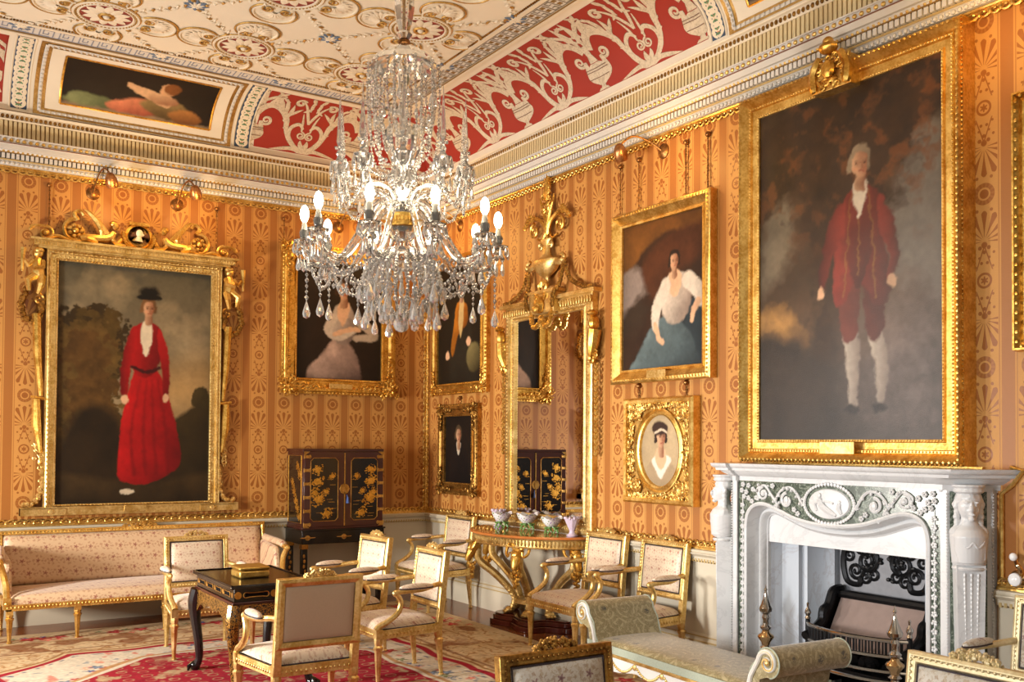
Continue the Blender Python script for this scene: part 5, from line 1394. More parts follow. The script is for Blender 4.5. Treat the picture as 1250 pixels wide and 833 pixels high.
# ------------------------------------------------------------------ lacquer table with its gold box
def lacquer_table():
    t = thing('lacquer_table', 'black and gilt lacquer table with clawed cabriole legs, centre left on the carpet', 'table', (-2.93, -2.97, 0))
    w, d, h = .58, .94, .72
    m = M(); m.b2((-w/2, -d/2, h-.02), (w/2, d/2, h)); 
    for a, b in (((-w/2, -d/2), (w/2, -d/2+.012)), ((-w/2, d/2-.012), (w/2, d/2)), ((-w/2, -d/2), (-w/2+.012, d/2)), ((w/2-.012, -d/2), (w/2, d/2))): m.b2((a[0], a[1], h), (b[0], b[1], h+.008))
    m.build('tabletop', LACQ, t, bev=.003)
    m = M(); a, b = w/2-.025, d/2-.025
    m.b2((-a, -b, h-.105), (a, b, h-.02)); fr = m.build('frieze', LACQ, t, bev=.003)
    m = M()
    def slot(cx, cy, L, ax):
        P = []; k = M()
        for q in np.linspace(0, 2*PI, 29)[:-1]:
            u = L/2*np.sign(math.cos(q))*abs(math.cos(q))**.4; v = .02*np.sign(math.sin(q))*abs(math.sin(q))**.6*(1-.35*math.cos(2*q)**2)
            P.append((cx+u, cy, h-.062+v) if ax == 'x' else (cx, cy+u, h-.062+v))
        m.tube(P, .003, 5, closed=True)
        if ax == 'x': k.b2((cx-L*.42, cy-.001, h-.076), (cx+L*.42, cy+.001, h-.048))
        else: k.b2((cx-.001, cy-L*.42, h-.076), (cx+.001, cy+L*.42, h-.048))
        k.build('dark_slot', SOOT, fr)
    for sy in (-1, 1):
        for x in (-.12, .12): slot(x, sy*(b+.002), .17, 'x')
        for x in (-.24, 0, .24): m.lathe([(.001, .002), (.024, .002), (.024, 0)], (x, sy*b, h-.062), 14, rotm(PI/2 if sy < 0 else -PI/2))
    for sx in (-1, 1):
        for y in (-.3, -.1, .1, .3): slot(sx*(a+.002), y, .14, 'y')
        for y in (-.405, -.2, 0, .2, .405): m.lathe([(.001, .002), (.018, .002), (.018, 0)], (sx*a, y, h-.062), 14, rotm(0, PI/2*sx, 0))
    m.build('gilt_line', m_lgold, fr)
    m = M(); m.b2((-a-.012, -b-.012, h-.125), (a+.012, b+.012, h-.105))
    m.build('frieze_moulding', LACQR, t, bev=.004)
    m = M(); z1, z0 = h-.125, .45
    def apron(L):
        P = [(-L/2, z1), (L/2, z1), (L/2, z0-.03)]
        for q in np.linspace(0, 1, 15):
            x = L/2-.05-(L-.1)*q; s = abs(2*q-1); P.append((x, z0+.07*(1-s**6)-.035*math.exp(-((s-.55)/.16)**2)-.03*math.exp(-(s/.16)**2)))
        P.append((-L/2, z0-.03)); return P
    for sy in (-1, 1): m.prism(apron(2*a), sy*b-.008, sy*b+.008, 'y')
    mm = M(); mm.prism(apron(2*b), -.008, .008, 'y')
    for sx in (-1, 1): m.merge(mm, rotm(0, 0, PI/2), (sx*a, 0, 0))
    m.build('apron', GLACQ, t)
    for sx in (-1, 1):
        for sy in (-1, 1):
            x, y = sx*(a-.005), sy*(b-.005); m = M(); ox, oy = sx*.03, sy*.03
            P = catmull([(x, y, h-.13), (x+ox*.5, y+oy*.5, .50), (x+ox*.45, y+oy*.45, .40), (x-ox*.2, y-oy*.2, .22), (x-ox*.4, y-oy*.4, .10), (x+ox*.1, y+oy*.1, .045)], 6)
            m.tube(P, np.interp(np.linspace(0, 1, len(P)), [0, .2, .5, .8, 1], [.05, .05, .034, .026, .03]), 10)
            lg = m.build('leg', GLACQ if (sx < 0 and sy < 0) else m_legl, t)
            m = M(); m.blob((x+ox*.3, y+oy*.3, .04), (.038, .038, .04))
            for q in (-.7, 0, .7):
                an = math.atan2(oy, ox)+q; m.tube([(x+ox*.2+.02*math.cos(an), y+oy*.2+.02*math.sin(an), .06), (x+ox*.2+.05*math.cos(an), y+oy*.2+.05*math.sin(an), .04), (x+ox*.2+.055*math.cos(an), y+oy*.2+.055*math.sin(an), .0)], [.014, .014, .006], 6)
            m.build('paw_foot', LACQ, lg)
m_lgold = m_gold('lacquer_gilding', srgb(150, 104, 44), srgb(196, 146, 70), .4)
m_legl = plain('dark_lacquer', srgb(28, 20, 20), .22, nz=.3)
lacquer_table()
def gold_box():
    t = thing('lacquer_box', 'square gold lacquer box standing on the black lacquer table', 'box', (-2.955, -2.99, .7202))
    m = M(); m.b2((-.105, -.105, 0), (.105, .105, .05)); m.build('box_body', m_box, t, bev=.012)
    m = M(); m.b2((-.107, -.107, .051), (.107, .107, .078)); m.build('lid', m_box, t, bev=.012)
m_box = m_gold('gold_lacquer', srgb(176, 136, 64), srgb(208, 170, 92), .4, 140)
gold_box()
# ------------------------------------------------------------------ lacquer cabinet on stand
def cabinet():
    t = thing('lacquer_cabinet', 'black and gold lacquer cabinet on a stand, in the back wall corner', 'cabinet', (-1.20, 0, 0))
    w, d = .43, .50; z0, z1 = .79, 1.585
    m = M(); m.b2((-w, -d+.03, z0), (w, -.03, z1)); m.b2((-w-.008, -d+.012, z1-.02), (w+.008, -.02, z1+.01)); m.b2((-w-.008, -d+.012, z0), (w+.008, -.02, z0+.025))
    m.build('cabinet_body', LACQR, t, bev=.003)
    def island(mm, cx, cz, s, seed, y=0., ax='y'):
        rr = np.random.default_rng(seed)
        mm.blob((cx, y, cz) if ax == 'y' else (y, cx, cz), (s*.5, .0011, s*.4) if ax == 'y' else (.0011, s*.5, s*.4), n=10, m=4)
        for i in range(60):
            a, r = rr.uniform(0, 2*PI), rr.uniform(0, 1)**.6
            x, z = cx+s*r*math.cos(a)*(.9), cz+s*.75*r*math.sin(a)+.25*s*r*math.cos(a)
            k = s*rr.uniform(.05, .15)
            mm.blob((x, y, z) if ax == 'y' else (y, x, z), (k, .0012, k*rr.uniform(.5, 1)) if ax == 'y' else (.0012, k, k*.8), n=7, m=4)
    for sg in (-1, 1):
        m = M(); xa, xb = sorted((sg*.006, sg*(w-.004))); m.b2((xa, -d, z0+.026), (xb, -d+.03, z1-.021)); dr = m.build('door', LACQR, t, bev=.003)
        cx = (xa+xb)/2; pw, ph, c = .145, .315, .03
        P = [(-pw+c, -ph), (pw-c, -ph), (pw, -ph+c), (pw, ph-c), (pw-c, ph), (-pw+c, ph), (-pw, ph-c), (-pw, -ph+c)]; zc = (z0+z1)/2
        m = M(); m.prism([(cx+x, zc+z) for x, z in P], -d-.0012, -d+.001, 'y'); pn = m.build('door_panel', LACQ, dr)
        m = M(); m.tube([(cx+x, -d-.001, zc+z) for x, z in P], .0045, 6, closed=True)
        m.build('gilt_border', m_lgold, dr)
        m = M()
        for i, (ix, iz, s) in enumerate(((-.07*sg*-1, .20, .07), (sg*.075, .08, .085), (sg*-.02, -.02, .05), (sg*.06, -.10, .09), (sg*-.03, -.24, .075), (sg*-.085, .13, .05), (sg*.1, -.03, .06))):
            m = M(); island(m, cx+ix, zc+iz, s, 10*i+sg+3, -d-.002); m.build('gilt_island', m_chin, dr)
        m = M()
        for q in range(14):
            x = rng.uniform(-.12, .12); z = rng.uniform(-.28, .1); m.b2((cx+x-.03, -d-.0022, zc+z), (cx+x+.03, -d-.0012, zc+z+.003))
        m.build('gilt_water_lines', m_chin, dr)
        for i in range(6):
            z = z0+.05+i*.135; m = M(); x = sg*(w+.0)
            m.b2((x-sg*.055 if sg > 0 else x, -d-.004, z-.014), (x if sg > 0 else x+.055, -d+.001, z+.014)); m.blob((x-sg*.06, -d-.003, z), (.016, .003, .02), n=8, m=4); m.tube([(x, -d-.002, z-.02), (x, -d-.002, z+.02)], .006, 6)
            m.build('hinge', BRASS2, dr)
        for zz in (z0+.04, z1-.04):
            m = M(); m.prism([(sg*w, zz-.022), (sg*(w-.06), zz-.022 if zz < 1.2 else zz+.022), (sg*w, zz+.022)], -d-.003, -d+.001, 'y'); m.build('corner_mount', BRASS2, dr)
    m = M(); m.b2((-.006, -d-.005, z0+.03), (.006, -d-.001, z1-.03)); m.build('meeting_strip', BRASS2, t)
    m = M(); m.lathe([(.001, .004), (.05, .004), (.055, 0)], (0, -d-.001, 1.19), 8, rotm(PI/2)); m.b2((-.015, -d-.008, 1.16), (.015, -d-.004, 1.22)); m.build('lock_plate', BRASS2, t)
    m = M(); m.tube([(.02, -d-.012, 1.13), (.03, -d-.014, 1.10)], [.004, .006], 6); m.tube([(.03, -d-.014, 1.105), (.03, -d-.014, 1.045)], [.009, .018], 8); m.build('key_tassel', plain('blue_tassel', srgb(70, 96, 160), .7), t, label='small blue key tassel')
    m = M(); m.prism([(-d+.07, z0+.06), (-.07, z0+.06), (-.07, z1-.06), (-d+.07, z1-.06)], -w-.0012, -w+.001, 'x'); sp = m.build('side_panel', LACQ, t)
    for i in range(7):
        m = M(); island(m, -d+.12+.05*(i % 5), z0+.12+.085*i, .07, 60+i, -w-.002, 'x'); m.build('gilt_island', m_chin, sp)
    m = M()
    m.tube([(-w-.001, -d+.07, z0+.06), (-w-.001, -.07, z0+.06), (-w-.001, -.07, z1-.06), (-w-.001, -d+.07, z1-.06)], .004, 6, closed=True)
    m.build('gilt_border', m_chin, sp)
    # stand
    m = M(); W, D = w+.025, d+.012; m.b2((-W, -D, .775), (W, -.01, .79)); m.b2((-W+.012, -D+.012, .645), (W-.012, -.02, .775)); st = m.build('stand_frieze', LACQ, t, bev=.004)
    m = M()
    for x in (-W+.07, 0, W-.07):
        m.lathe([(.001, .006), (.025, .005), (.028, 0)], (x, -D+.012, .71), 12, rotm(PI/2))
        for sg in (-1, 1): m.tube([(x, -D+.01, .71), (x+sg*.05, -D+.01, .71), (x+sg*.08, -D+.01, .712)], [.009, .006, .003], 6)
    m.build('frieze_mount', BRASS2, st)
    for x in (-W+.045, W-.045):
        for y in (-D+.05, -.06):
            m = M(); m.b2((x-.03, y-.03, 0), (x+.03, y+.03, .645)); lg = m.build('stand_leg', LACQ, t, bev=.003)
            m = M(); m.b2((x-.034, y-.034, .60), (x+.034, y+.034, .645))
            for q in range(8): m.blob((x+rng.normal(0, .008), y-.031, .18+q*.05), (.012, .002, .02), n=6, m=4)
            m.build('gilt_mount', m_lgold, lg)
BRASS2 = m_gold('old_brass', srgb(150, 108, 48), srgb(204, 158, 84), .34)
m_chin = m_gold('chinoiserie_gold', srgb(176, 122, 36), srgb(224, 170, 70), .45)
cabinet()
# ------------------------------------------------------------------ console table
def console():
    t = on_wall('console_table', 'half-round gilt console table with ram-head supports on a mahogany plinth, under the mirror', 'table', 'r', 2.30, 0)
    a, b, zt = .78, .62, .865
    def half(rx, ry, n=36): return [(rx*math.cos(q), -ry*math.sin(q)) for q in np.linspace(0, PI, n)]
    m = M(); m.prism(half(a, b), zt-.022, zt, 'z'); m.build('tabletop', plain('table_veneer', srgb(150, 86, 40), .07, nz=.12, nsc=6), t, bev=.003)
    m = M(); P = half(a+.002, b+.002); m.tube([(x, y, zt-.012) for x, y in P], .0125, 8); m.build('edge_band', SATIN, t)
    m = M(); m.prism(half(a-.03, b-.03), zt-.105, zt-.022, 'z')
    m.tube([(x, y, zt-.03) for x, y in half(a-.02, b-.02)], .01, 6); m.tube([(x, y, zt-.1) for x, y in half(a-.025, b-.025)], .009, 6)
    for q in np.linspace(.03, PI-.03, 64): m.blob(((a-.028)*math.cos(q), -(b-.028)*math.sin(q), zt-.064), (.011, .011, .03), n=6, m=4)
    m.build('fluted_frieze', GOLDP, t)
    # concave mahogany plinth
    P = []
    for q in np.linspace(0, PI, 41):
        k = 1+.13*math.cos(6*q); P.append((.50*k*math.cos(q), -.06-.34*k*math.sin(q)))
    m = M(); m.prism(P, 0, .05, 'z'); m.prism([(x*.94, y*.94) for x, y in P], .05, .09, 'z'); m.prism([(x*.9, y*.9) for x, y in P], .09, .105, 'z'); m.build('plinth', MAHOG, t, bev=.006)
    m = M(); m.prism([(.20*math.cos(q), -.13-.13*math.sin(q)) for q in np.linspace(0, 2*PI, 24)[:-1]], .20, .245, 'z'); m.build('collar_shelf', GOLDP, t, bev=.006)
    def ram(m, o, az):
        R = rotm(0, 0, az); X = lambda x, y, z: tuple(R @ np.array((x, y, z))+np.array(o))   # faces -y locally
        m.tube([X(0, .02, .05), X(0, -.03, .04), X(0, -.07, -.02), X(0, -.095, -.08), X(0, -.10, -.10)], [.04, .052, .045, .032, .022], 10)
        m.blob(X(0, -.05, .02), (.05, .05, .05))
        for sg in (-1, 1):
            P = catmull([X(sg*.025, -.02, .06), X(sg*.06, -.02, .11), X(sg*.10, -.01, .10), X(sg*.105, -.04, .04), X(sg*.075, -.07, .01), X(sg*.06, -.07, .05)], 6)
            m.tube(P, np.linspace(.022, .008, len(P)), 7); m.blob(X(sg*.052, -.04, .04), (.02, .012, .012), n=6, m=4)
            m.blob(X(sg*.03, -.08, .005), (.01, .01, .01), n=6, m=4)
        for i in range(9): m.blob(X(.045*math.sin(i*.75-3), -.06-.03*math.cos(i*.75-3), -.12-.012*(i % 4)), (.017, .015, .022), n=6, m=4)
        for i in range(6): m.blob(X(.012*(-1)**i, -.055, -.14-.022*i), (.03-.003*i, .024, .02), n=6, m=4)
    for i, q in enumerate((PI*.06, PI*.33, PI*.67, PI*.94)):
        cx, cy = math.cos(q), -math.sin(q); R = .62 if i in (1, 2) else .66
        hx, hy = (a-.10)*cx, (b-.10)*cy-.04
        P = catmull([(hx, hy, .70), (hx*.98, hy*.98, .58), (hx*.72, hy*.75-.01, .47), (hx*.5, hy*.55-.02, .36), (hx*.33, hy*.35-.06, .25), (hx*.38, hy*.4-.05, .15)], 7)
        m = M(); m.tube(P, np.interp(np.linspace(0, 1, len(P)), [0, .3, .7, 1], [.034, .036, .032, .024]), 10)
        for k in range(0, len(P), 2): m.tube([P[k]+np.array([.03*math.cos(x), .03*math.sin(x), 0]) for x in np.linspace(0, 2*PI, 9)[:-1]], .007, 5, closed=True)
        fx, fy = hx*.42, hy*.42-.06
        m.blob((fx, fy, .135), (.045, .05, .035))
        for k in (-.6, 0, .6):
            an = math.atan2(cy, cx)+k; m.blob((fx+.045*math.cos(an), fy+.045*math.sin(an), .122), (.022, .022, .018), n=6, m=4)
        lg = m.build('support', GOLDP, t)
        m = M(); ram(m, (hx, hy, .675), math.atan2(cy, cx)+PI/2); m.build('ram_head', GOLDR, lg)
console()
def ceramics():
    g = 'porcelain pieces on the console table'
    def bowl(x, y, lab, s=1.):
        t = thing('porcelain_bowl', lab, 'bowl', (x, y, .8655), group=g)
        m = M(); prof = [(.02, .05), (.045, .058), (.07, .085), (.082, .115), (.086, .12), (.08, .115), (.06, .08), (.001, .066)]
        mm = M(); mm.lathe(prof, (0, 0, 0), 20, sy=.75)
        V = np.concatenate(mm.V); q = np.arctan2(V[:, 1], V[:, 0]); V[:, 2] += (V[:, 2] > .1)*.012*np.cos(4*q); m.add(V*s, mm.F); b = m.build('bowl', POSY, t)
        m = M()
        for i in range(14):
            q = 2*PI*i/14; m.blob((.06*s*math.cos(q), .045*s*math.sin(q), .09*s), (.012, .012, .014), n=6, m=4)
        m.build('applied_flowers', POSY, b)
        m = M()
        for i in range(7):
            q = 2*PI*i/7; m.tube([(.025*s*math.cos(q), .02*s*math.sin(q), .055*s), (.05*s*math.cos(q+.3), .04*s*math.sin(q+.3), .03*s), (.055*s*math.cos(q), .045*s*math.sin(q), .004)], [.008, .007, .006], 5)
            m.blob((.05*s*math.cos(q+.2), .04*s*math.sin(q+.2), .045*s), (.016, .012, .008), n=6, m=4)
        m.build('leafy_foot', LEAFP, t)
    bowl(-.24, -1.97, 'small flowered porcelain bowl on the console, left of three bowls', 1.2)
    bowl(-.16, -2.28, 'flowered porcelain bowl on the console, middle of three bowls', 1.25)
    bowl(-.17, -2.68, 'flowered porcelain bowl on the console, right of three bowls', 1.2)
    for x, y, lab in ((-.17, -1.80, 'flared lilac porcelain vase at the left end of the console, behind a bowl'), (-.145, -2.95, 'flared lilac porcelain vase at the right end of the console')):
        t = thing('porcelain_vase', lab, 'vase', (x, y, .8655), group=g)
        m = M(); m.lathe([(.045, 0), (.05, .008), (.028, .025), (.022, .045), (.032, .07), (.05, .11), (.068, .155), (.062, .155), (.04, .1), (.001, .06)], n=20, flute=.06); m.build('vase_body', POSV, t)
        m = M()
        for i in range(10): q = 2*PI*i/10; m.blob((.062*math.cos(q), .062*math.sin(q), .157), (.016, .016, .014), n=6, m=4)
        m.build('scalloped_rim', POSV, t)
POSV = plain('lilac_porcelain', srgb(212, 196, 212), .2, nz=.14, nsc=70)
ceramics()
# ------------------------------------------------------------------ scroll-ended bench
def bench():
    t = thing('window_seat', 'long scroll-ended bench in green silk, before the fireplace', 'bench', (-1.0, -5.38, 0), math.radians(-3))
    w = .52; y0, y1 = .78, -.78
    m = M(); V = []; F = []; n = 14
    m2 = M(); cushion(m2, [(-w/2, y1), (w/2, y1), (w/2, y0), (-w/2, y0)], .35, .425, 14, .09); m2.build('seat_pad', GSILK, t, smooth=60)
    m = M()
    for x in (-w/2-.004, w/2+.004): m.b2((x-.003, y1, .338), (x+.003, y0, .385))
    m.build('braid_border', GBORD, t)
    m = M()
    for x in (-w/2, w/2): m.b2((x-.014, y1, .318), (x+.014, y0, .338))
    m.build('gilt_rail', GOLDP, t, bev=.003)
    m = M()
    for x in (-w/2, w/2):
        P = [(y1, .318), (y0, .318), (y0, .25)]
        for q in np.linspace(0, 1, 33):
            y = y0+(y1-y0)*q; P.append((y, .265-.035*abs(math.sin(3*PI*q))))
        P.append((y1, .25)); m.prism(P, x-.012, x+.012, 'x')
    m.b2((-w/2, y1, .27), (w/2, y0, .318)); ap = m.build('apron', WENAM, t)
    m = M()
    for x in (-w/2-.014, w/2+.014):
        for k in range(6):
            c = y0-(k+.5)*(y0-y1)/6; P = [(x, c+.11*s, .30-.05*(1-s*s)) for s in np.linspace(-1, 1, 9)]; ring_beads(m, P, .009, .016); m.blob((x, c+.13, .30), (.012, .02, .02), n=6, m=4)
    m.build('gilt_swag', GOLDP, ap)
    for sg in (1, -1):
        # scroll end: S-curved profile in yz, rolling outwards
        c = (sg*(y0+.06), .545); r = .078
        prof = [(sg*(y0-.12), .37), (sg*(y0-.085), .42), (sg*(y0-.065), .50)]+[(c[0]+sg*r*math.cos(q), c[1]+r*math.sin(q)) for q in np.linspace(PI*.98, -PI*.45, 20)]
        inner = [(sg*(y0+.05), .47), (sg*(y0+.0), .45), (sg*(y0-.02), .36)]
        P = prof+inner
        m = M(); m.prism(P, -w/2, w/2, 'x'); e = m.build('scroll_end', GSILK, t, smooth=50)
        for x in (-w/2-.004, w/2+.004):
            m = M(); line = [(x, p[0], p[1]) for p in prof[:2]]
            sp = spiral(c, r*.84, 1.35, PI*.98 if sg > 0 else PI*.02, 30, .2, -sg); line = [(x, sg*(y0-.10), .25), (x, sg*(y0-.085), .37), (x, sg*(y0-.06), .46)]+[(x, p[0], p[1]) for p in sp]
            m.tube(line, np.linspace(.014, .010, len(line)), 8); sf = m.build('scroll_face', WENAM, e)
            m = M(); m.tube([(x*1.02, p[1], p[2]) for p in line], .008, 6); m.blob((x*1.02, c[0], c[1]), (.012, .016, .016)); m.build('gilt_edge', GOLDP, sf)
            m = M(); m.tube([(x*.985, p[0], p[1]) for p in prof], .004, 6); m.build('braid_edge', GBORD, e)
    for x in (-w/2+.03, w/2-.03):
        for y in (y1+.03, (y0+y1)/2, y0-.03):
            m = M(); turned_leg(m, x, y, .30, .024, (0, 0), .03); m.build('leg', GOLDP, t)
bench()
# ------------------------------------------------------------------ carpet
def carpet():
    x0, x1, y0, y1 = -6.2, -.5, -6.6, -.5
    cv = Cv(900, 960, (y1-y0)/(x1-x0)); Xc = x0+cv.u*(x1-x0); Yc = y0+cv.v*(y1-y0)
    n1, n2, n3, n4 = cv.noise(60, 1, 3), cv.noise(24, 2, 4), cv.noise(110, 3, 2), cv.noise(9, 4, 4)
    def ss(x, a, b): return np.clip((x-a)/(b-a), 0, 1)
    cx, cy = -2.95, -3.55
    # signed distance inwards of an octagon-ish field
    def octo(hx, hy, ch):
        ax, ay = np.abs(Xc-cx), np.abs(Yc-cy)
        wob = .02*np.sin(ax*9)+.02*np.sin(ay*9)
        return np.minimum(np.minimum(hx-ax, hy-ay), (hx+hy-ch-ax-ay)/1.414)+wob
    cream = np.array(srgb(208, 182, 142)); tan = np.array(srgb(176, 130, 80)); brown = np.array(srgb(122, 72, 42)); red = np.array(srgb(158, 38, 50)); pale = np.array(srgb(212, 198, 174))
    cv.c[:] = cream*(.92+.16*n1)[..., None]
    edge = np.minimum(x1-Xc, y1-Yc)
    # outer border: tan scrollwork
    sc_ = np.abs(np.sin(n2*19+n4*6)); band = ss(edge, .10, .13)
    cv.blend(band*np.clip((.55-sc_)*4, 0, 1)*.75, tan); cv.blend(band*np.clip((n2-.56)*9, 0, 1)*.8, brown*1.2)
    cv.blend(band*np.clip((.16-sc_)*8, 0, 1)*.6, brown)
    for e in (.42, .9): cv.blend(np.clip(1-np.abs(edge-e)/.02, 0, 1)*.8, tan*.8)
    cv.blend(np.clip(1-np.abs(edge-.82)/.03, 0, 1)*.85, brown)
    # flowers in the border
    rr = np.random.default_rng(5)
    def flower(fx, fy, r, col, hold):
        d = np.hypot(Xc-fx, Yc-fy); a = np.arctan2(Yc-fy, Xc-fx); k = r*(.75+.25*np.cos(5*a+fx*9)+.5*(n1-.5))
        m = np.clip((k-d)/.012, 0, 1)*hold; cv.blend(m*.92, col); cv.blend(np.clip((k*.4-d)/.01, 0, 1)*hold, np.array(col)*1.5+.08)
    blue = srgb(58, 76, 120); pink = srgb(206, 112, 92); grn = srgb(112, 116, 76); rd = srgb(176, 44, 48)
    one = np.ones_like(Xc)
    for i in range(26):
        x = x1-.24 if i % 2 else rr.uniform(x0, x1-.3); y = rr.uniform(y0, y1-.3) if i % 2 else y1-.24
        flower(x, y, .085, rd, one); flower(x+.13, y-.1, .05, pink, one); flower(x-.12, y+.06, .045, blue if i % 3 == 0 else grn, one)
    O = octo(1.50, 2.05, .55)
    cv.blend(np.clip((O+.06)/.012, 0, 1), tan*.75); cv.blend(np.clip((O+.03)/.01, 0, 1), cream); cv.blend(np.clip(O/.01, 0, 1), red); cv.blend(np.clip((O-.06)/.01, 0, 1), pale*1.0)
    inn = np.clip((O-.06)/.01, 0, 1)
    cv.c = cv.c*(1-.10*inn[..., None]*(n1-.3)[..., None])
    cv.blend(inn*np.clip((n3-.72)*12, 0, 1)*.7, srgb(120, 130, 140)); cv.blend(inn*np.clip((n1-.66)*10, 0, 1)*.8, pink)
    hold = inn
    for i in range(150):
        q = rr.uniform(0, 2*PI); x = cx+1.35*math.cos(q)*rr.uniform(.85, 1.1); y = cy+1.85*math.sin(q)*rr.uniform(.85, 1.1)
        flower(x, y, rr.uniform(.03, .075), [rd, pink, blue, grn, srgb(214, 160, 130), srgb(96, 110, 128)][i % 6], hold)
    # dashes of dark blue along the red line
    pr = np.clip(1-np.abs(O-.1)/.02, 0, 1)*(np.sin((Xc+Yc)*34) > .55); cv.blend(pr*.9, np.array(srgb(52, 64, 98)))
    O2 = octo(1.08, 1.62, .62)
    cv.blend(np.clip((O2+.09)/.02, 0, 1)*.9, tan*1.08); cv.blend(np.clip((O2+.04)/.01, 0, 1), pale)
    cv.blend(np.clip((O2+.0)/.01, 0, 1), red*(1)); fld = np.clip(O2/.01, 0, 1)
    gx, gy = (Xc*7.5) % 1-.5, (Yc*7.5+.5*np.floor(Xc*7.5)) % 1-.5
    mot = np.abs(np.hypot(gx, gy)-.25+.25*(n1-.5)); cv.blend(fld*np.clip((.05-mot)/.03, 0, 1)*.75, srgb(176, 152, 112))
    cv.blend(fld*np.clip((n1-.60)*9, 0, 1)*.75, np.array(srgb(186, 168, 126))); cv.blend(fld*np.clip((n2-.62)*9, 0, 1)*.7, np.array(srgb(138, 26, 42)))
    cv.c *= (.86+.28*cv.noise(300, 9, 1))[..., None]
    o = gridmesh('carpet', cv, lambda u, v: (x0+u*(x1-x0), y0+v*(y1-y0), .008+0*u), CARPET)
    setp(o, 'large floral carpet with red medallion field covering the wooden floor', 'carpet')
carpet()
# ------------------------------------------------------------------ chimneypiece
def caryatid(par, x, th):
    # term figure turned outwards by th; local frame faces -y
    R = rotm(0, 0, th); o = np.array([x, -.15, 0])
    X = lambda a, b, c: tuple(R @ np.array((a*.86, b*.9, c))+o)
    m = M()
    P = [(-.062, 0), (.062, 0), (.085, 1.02), (-.085, 1.02)]
    V = [X(a, y, z) for y in (-.095, .02) for a, z in P]; m.add(V, [(0, 1, 2, 3), (7, 6, 5, 4)]+[(i, i+4, (i+1) % 4+4, (i+1) % 4) for i in range(4)])
    for z in (1.0, 1.03): m.tube([X(.09*math.cos(q), -.04+.075*math.sin(q), z) for q in np.linspace(0, 2*PI, 21)[:-1]], .011, 6, closed=True)
    for i in range(9):
        a = -.072+i*.018; m.tube([X(a, -.098, 1.05), X(a*1.05, -.102, 1.17)], .0085, 5)
    for k in (-.04, 0, .04):
        for i in range(22): m.blob(X(k*(1-.012*i), -.098+.0005*i, .965-i*.024), (.0075, .005, .013), n=6, m=4)
    m.build('term_shaft', WMARB, par)
    m = M()
    m.tube([X(0, -.04, 1.03), X(0, -.04, 1.1), X(0, -.04, 1.17), X(0, -.035, 1.205), X(0, -.035, 1.235), X(0, -.04, 1.27), X(0, -.045, 1.30)], [.085, .09, .095, .08, .05, .04, .045], 28, sx=1.05)
    for sg in (-1, 1):
        m.blob(X(sg*.068, -.04, 1.19), (.042, .045, .04)); m.blob(X(sg*.038, -.092, 1.155), (.034, .03, .034))
    m.blob(X(0, -.05, 1.335), (.056, .062, .078), n=14, m=10); m.blob(X(0, -.075, 1.31), (.04, .04, .045), n=12, m=8)
    m.blob(X(0, -.128, 1.32), (.012, .02, .022)); m.blob(X(0, -.114, 1.343), (.009, .012, .022)); m.blob(X(0, -.119, 1.291), (.02, .012, .007)); m.blob(X(0, -.112, 1.268), (.018, .018, .014))
    for sg in (-1, 1):
        m.blob(X(sg*.025, -.105, 1.337), (.012, .008, .006)); m.blob(X(sg*.027, -.108, 1.356), (.018, .012, .006)); m.blob(X(sg*.03, -.09, 1.315), (.018, .016, .02))
    m.build('bust', WMARB, par, remesh=.0042)
    m = M()
    m.blob(X(0, -.03, 1.375), (.07, .072, .05), n=12, m=8)
    for sg in (-1, 1):
        for i in range(8): m.blob(X(sg*(.008+.011*i), -.098+.006*i+.0005*i*i, 1.385-.006*i), (.014, .014, .014), n=6, m=4)
        for i in range(7): m.blob(X(sg*(.066+.004*(i % 2)), -.035, 1.36-.028*i), (.02, .024, .02), n=7, m=5)
        P = catmull([X(sg*.09, -.05, 1.21), X(sg*.07, -.11, 1.15), X(sg*.03, -.135, 1.115), X(0, -.138, 1.15)], 5); m.tube(P, .009, 6)
    m.lathe([(.072, 1.405), (.08, 1.415), (.07, 1.43), (.085, 1.44), (.085, 1.45)], X(0, -.035, 0), 16)
    m.build('hair_and_drapery', WMARB, par, remesh=.005)
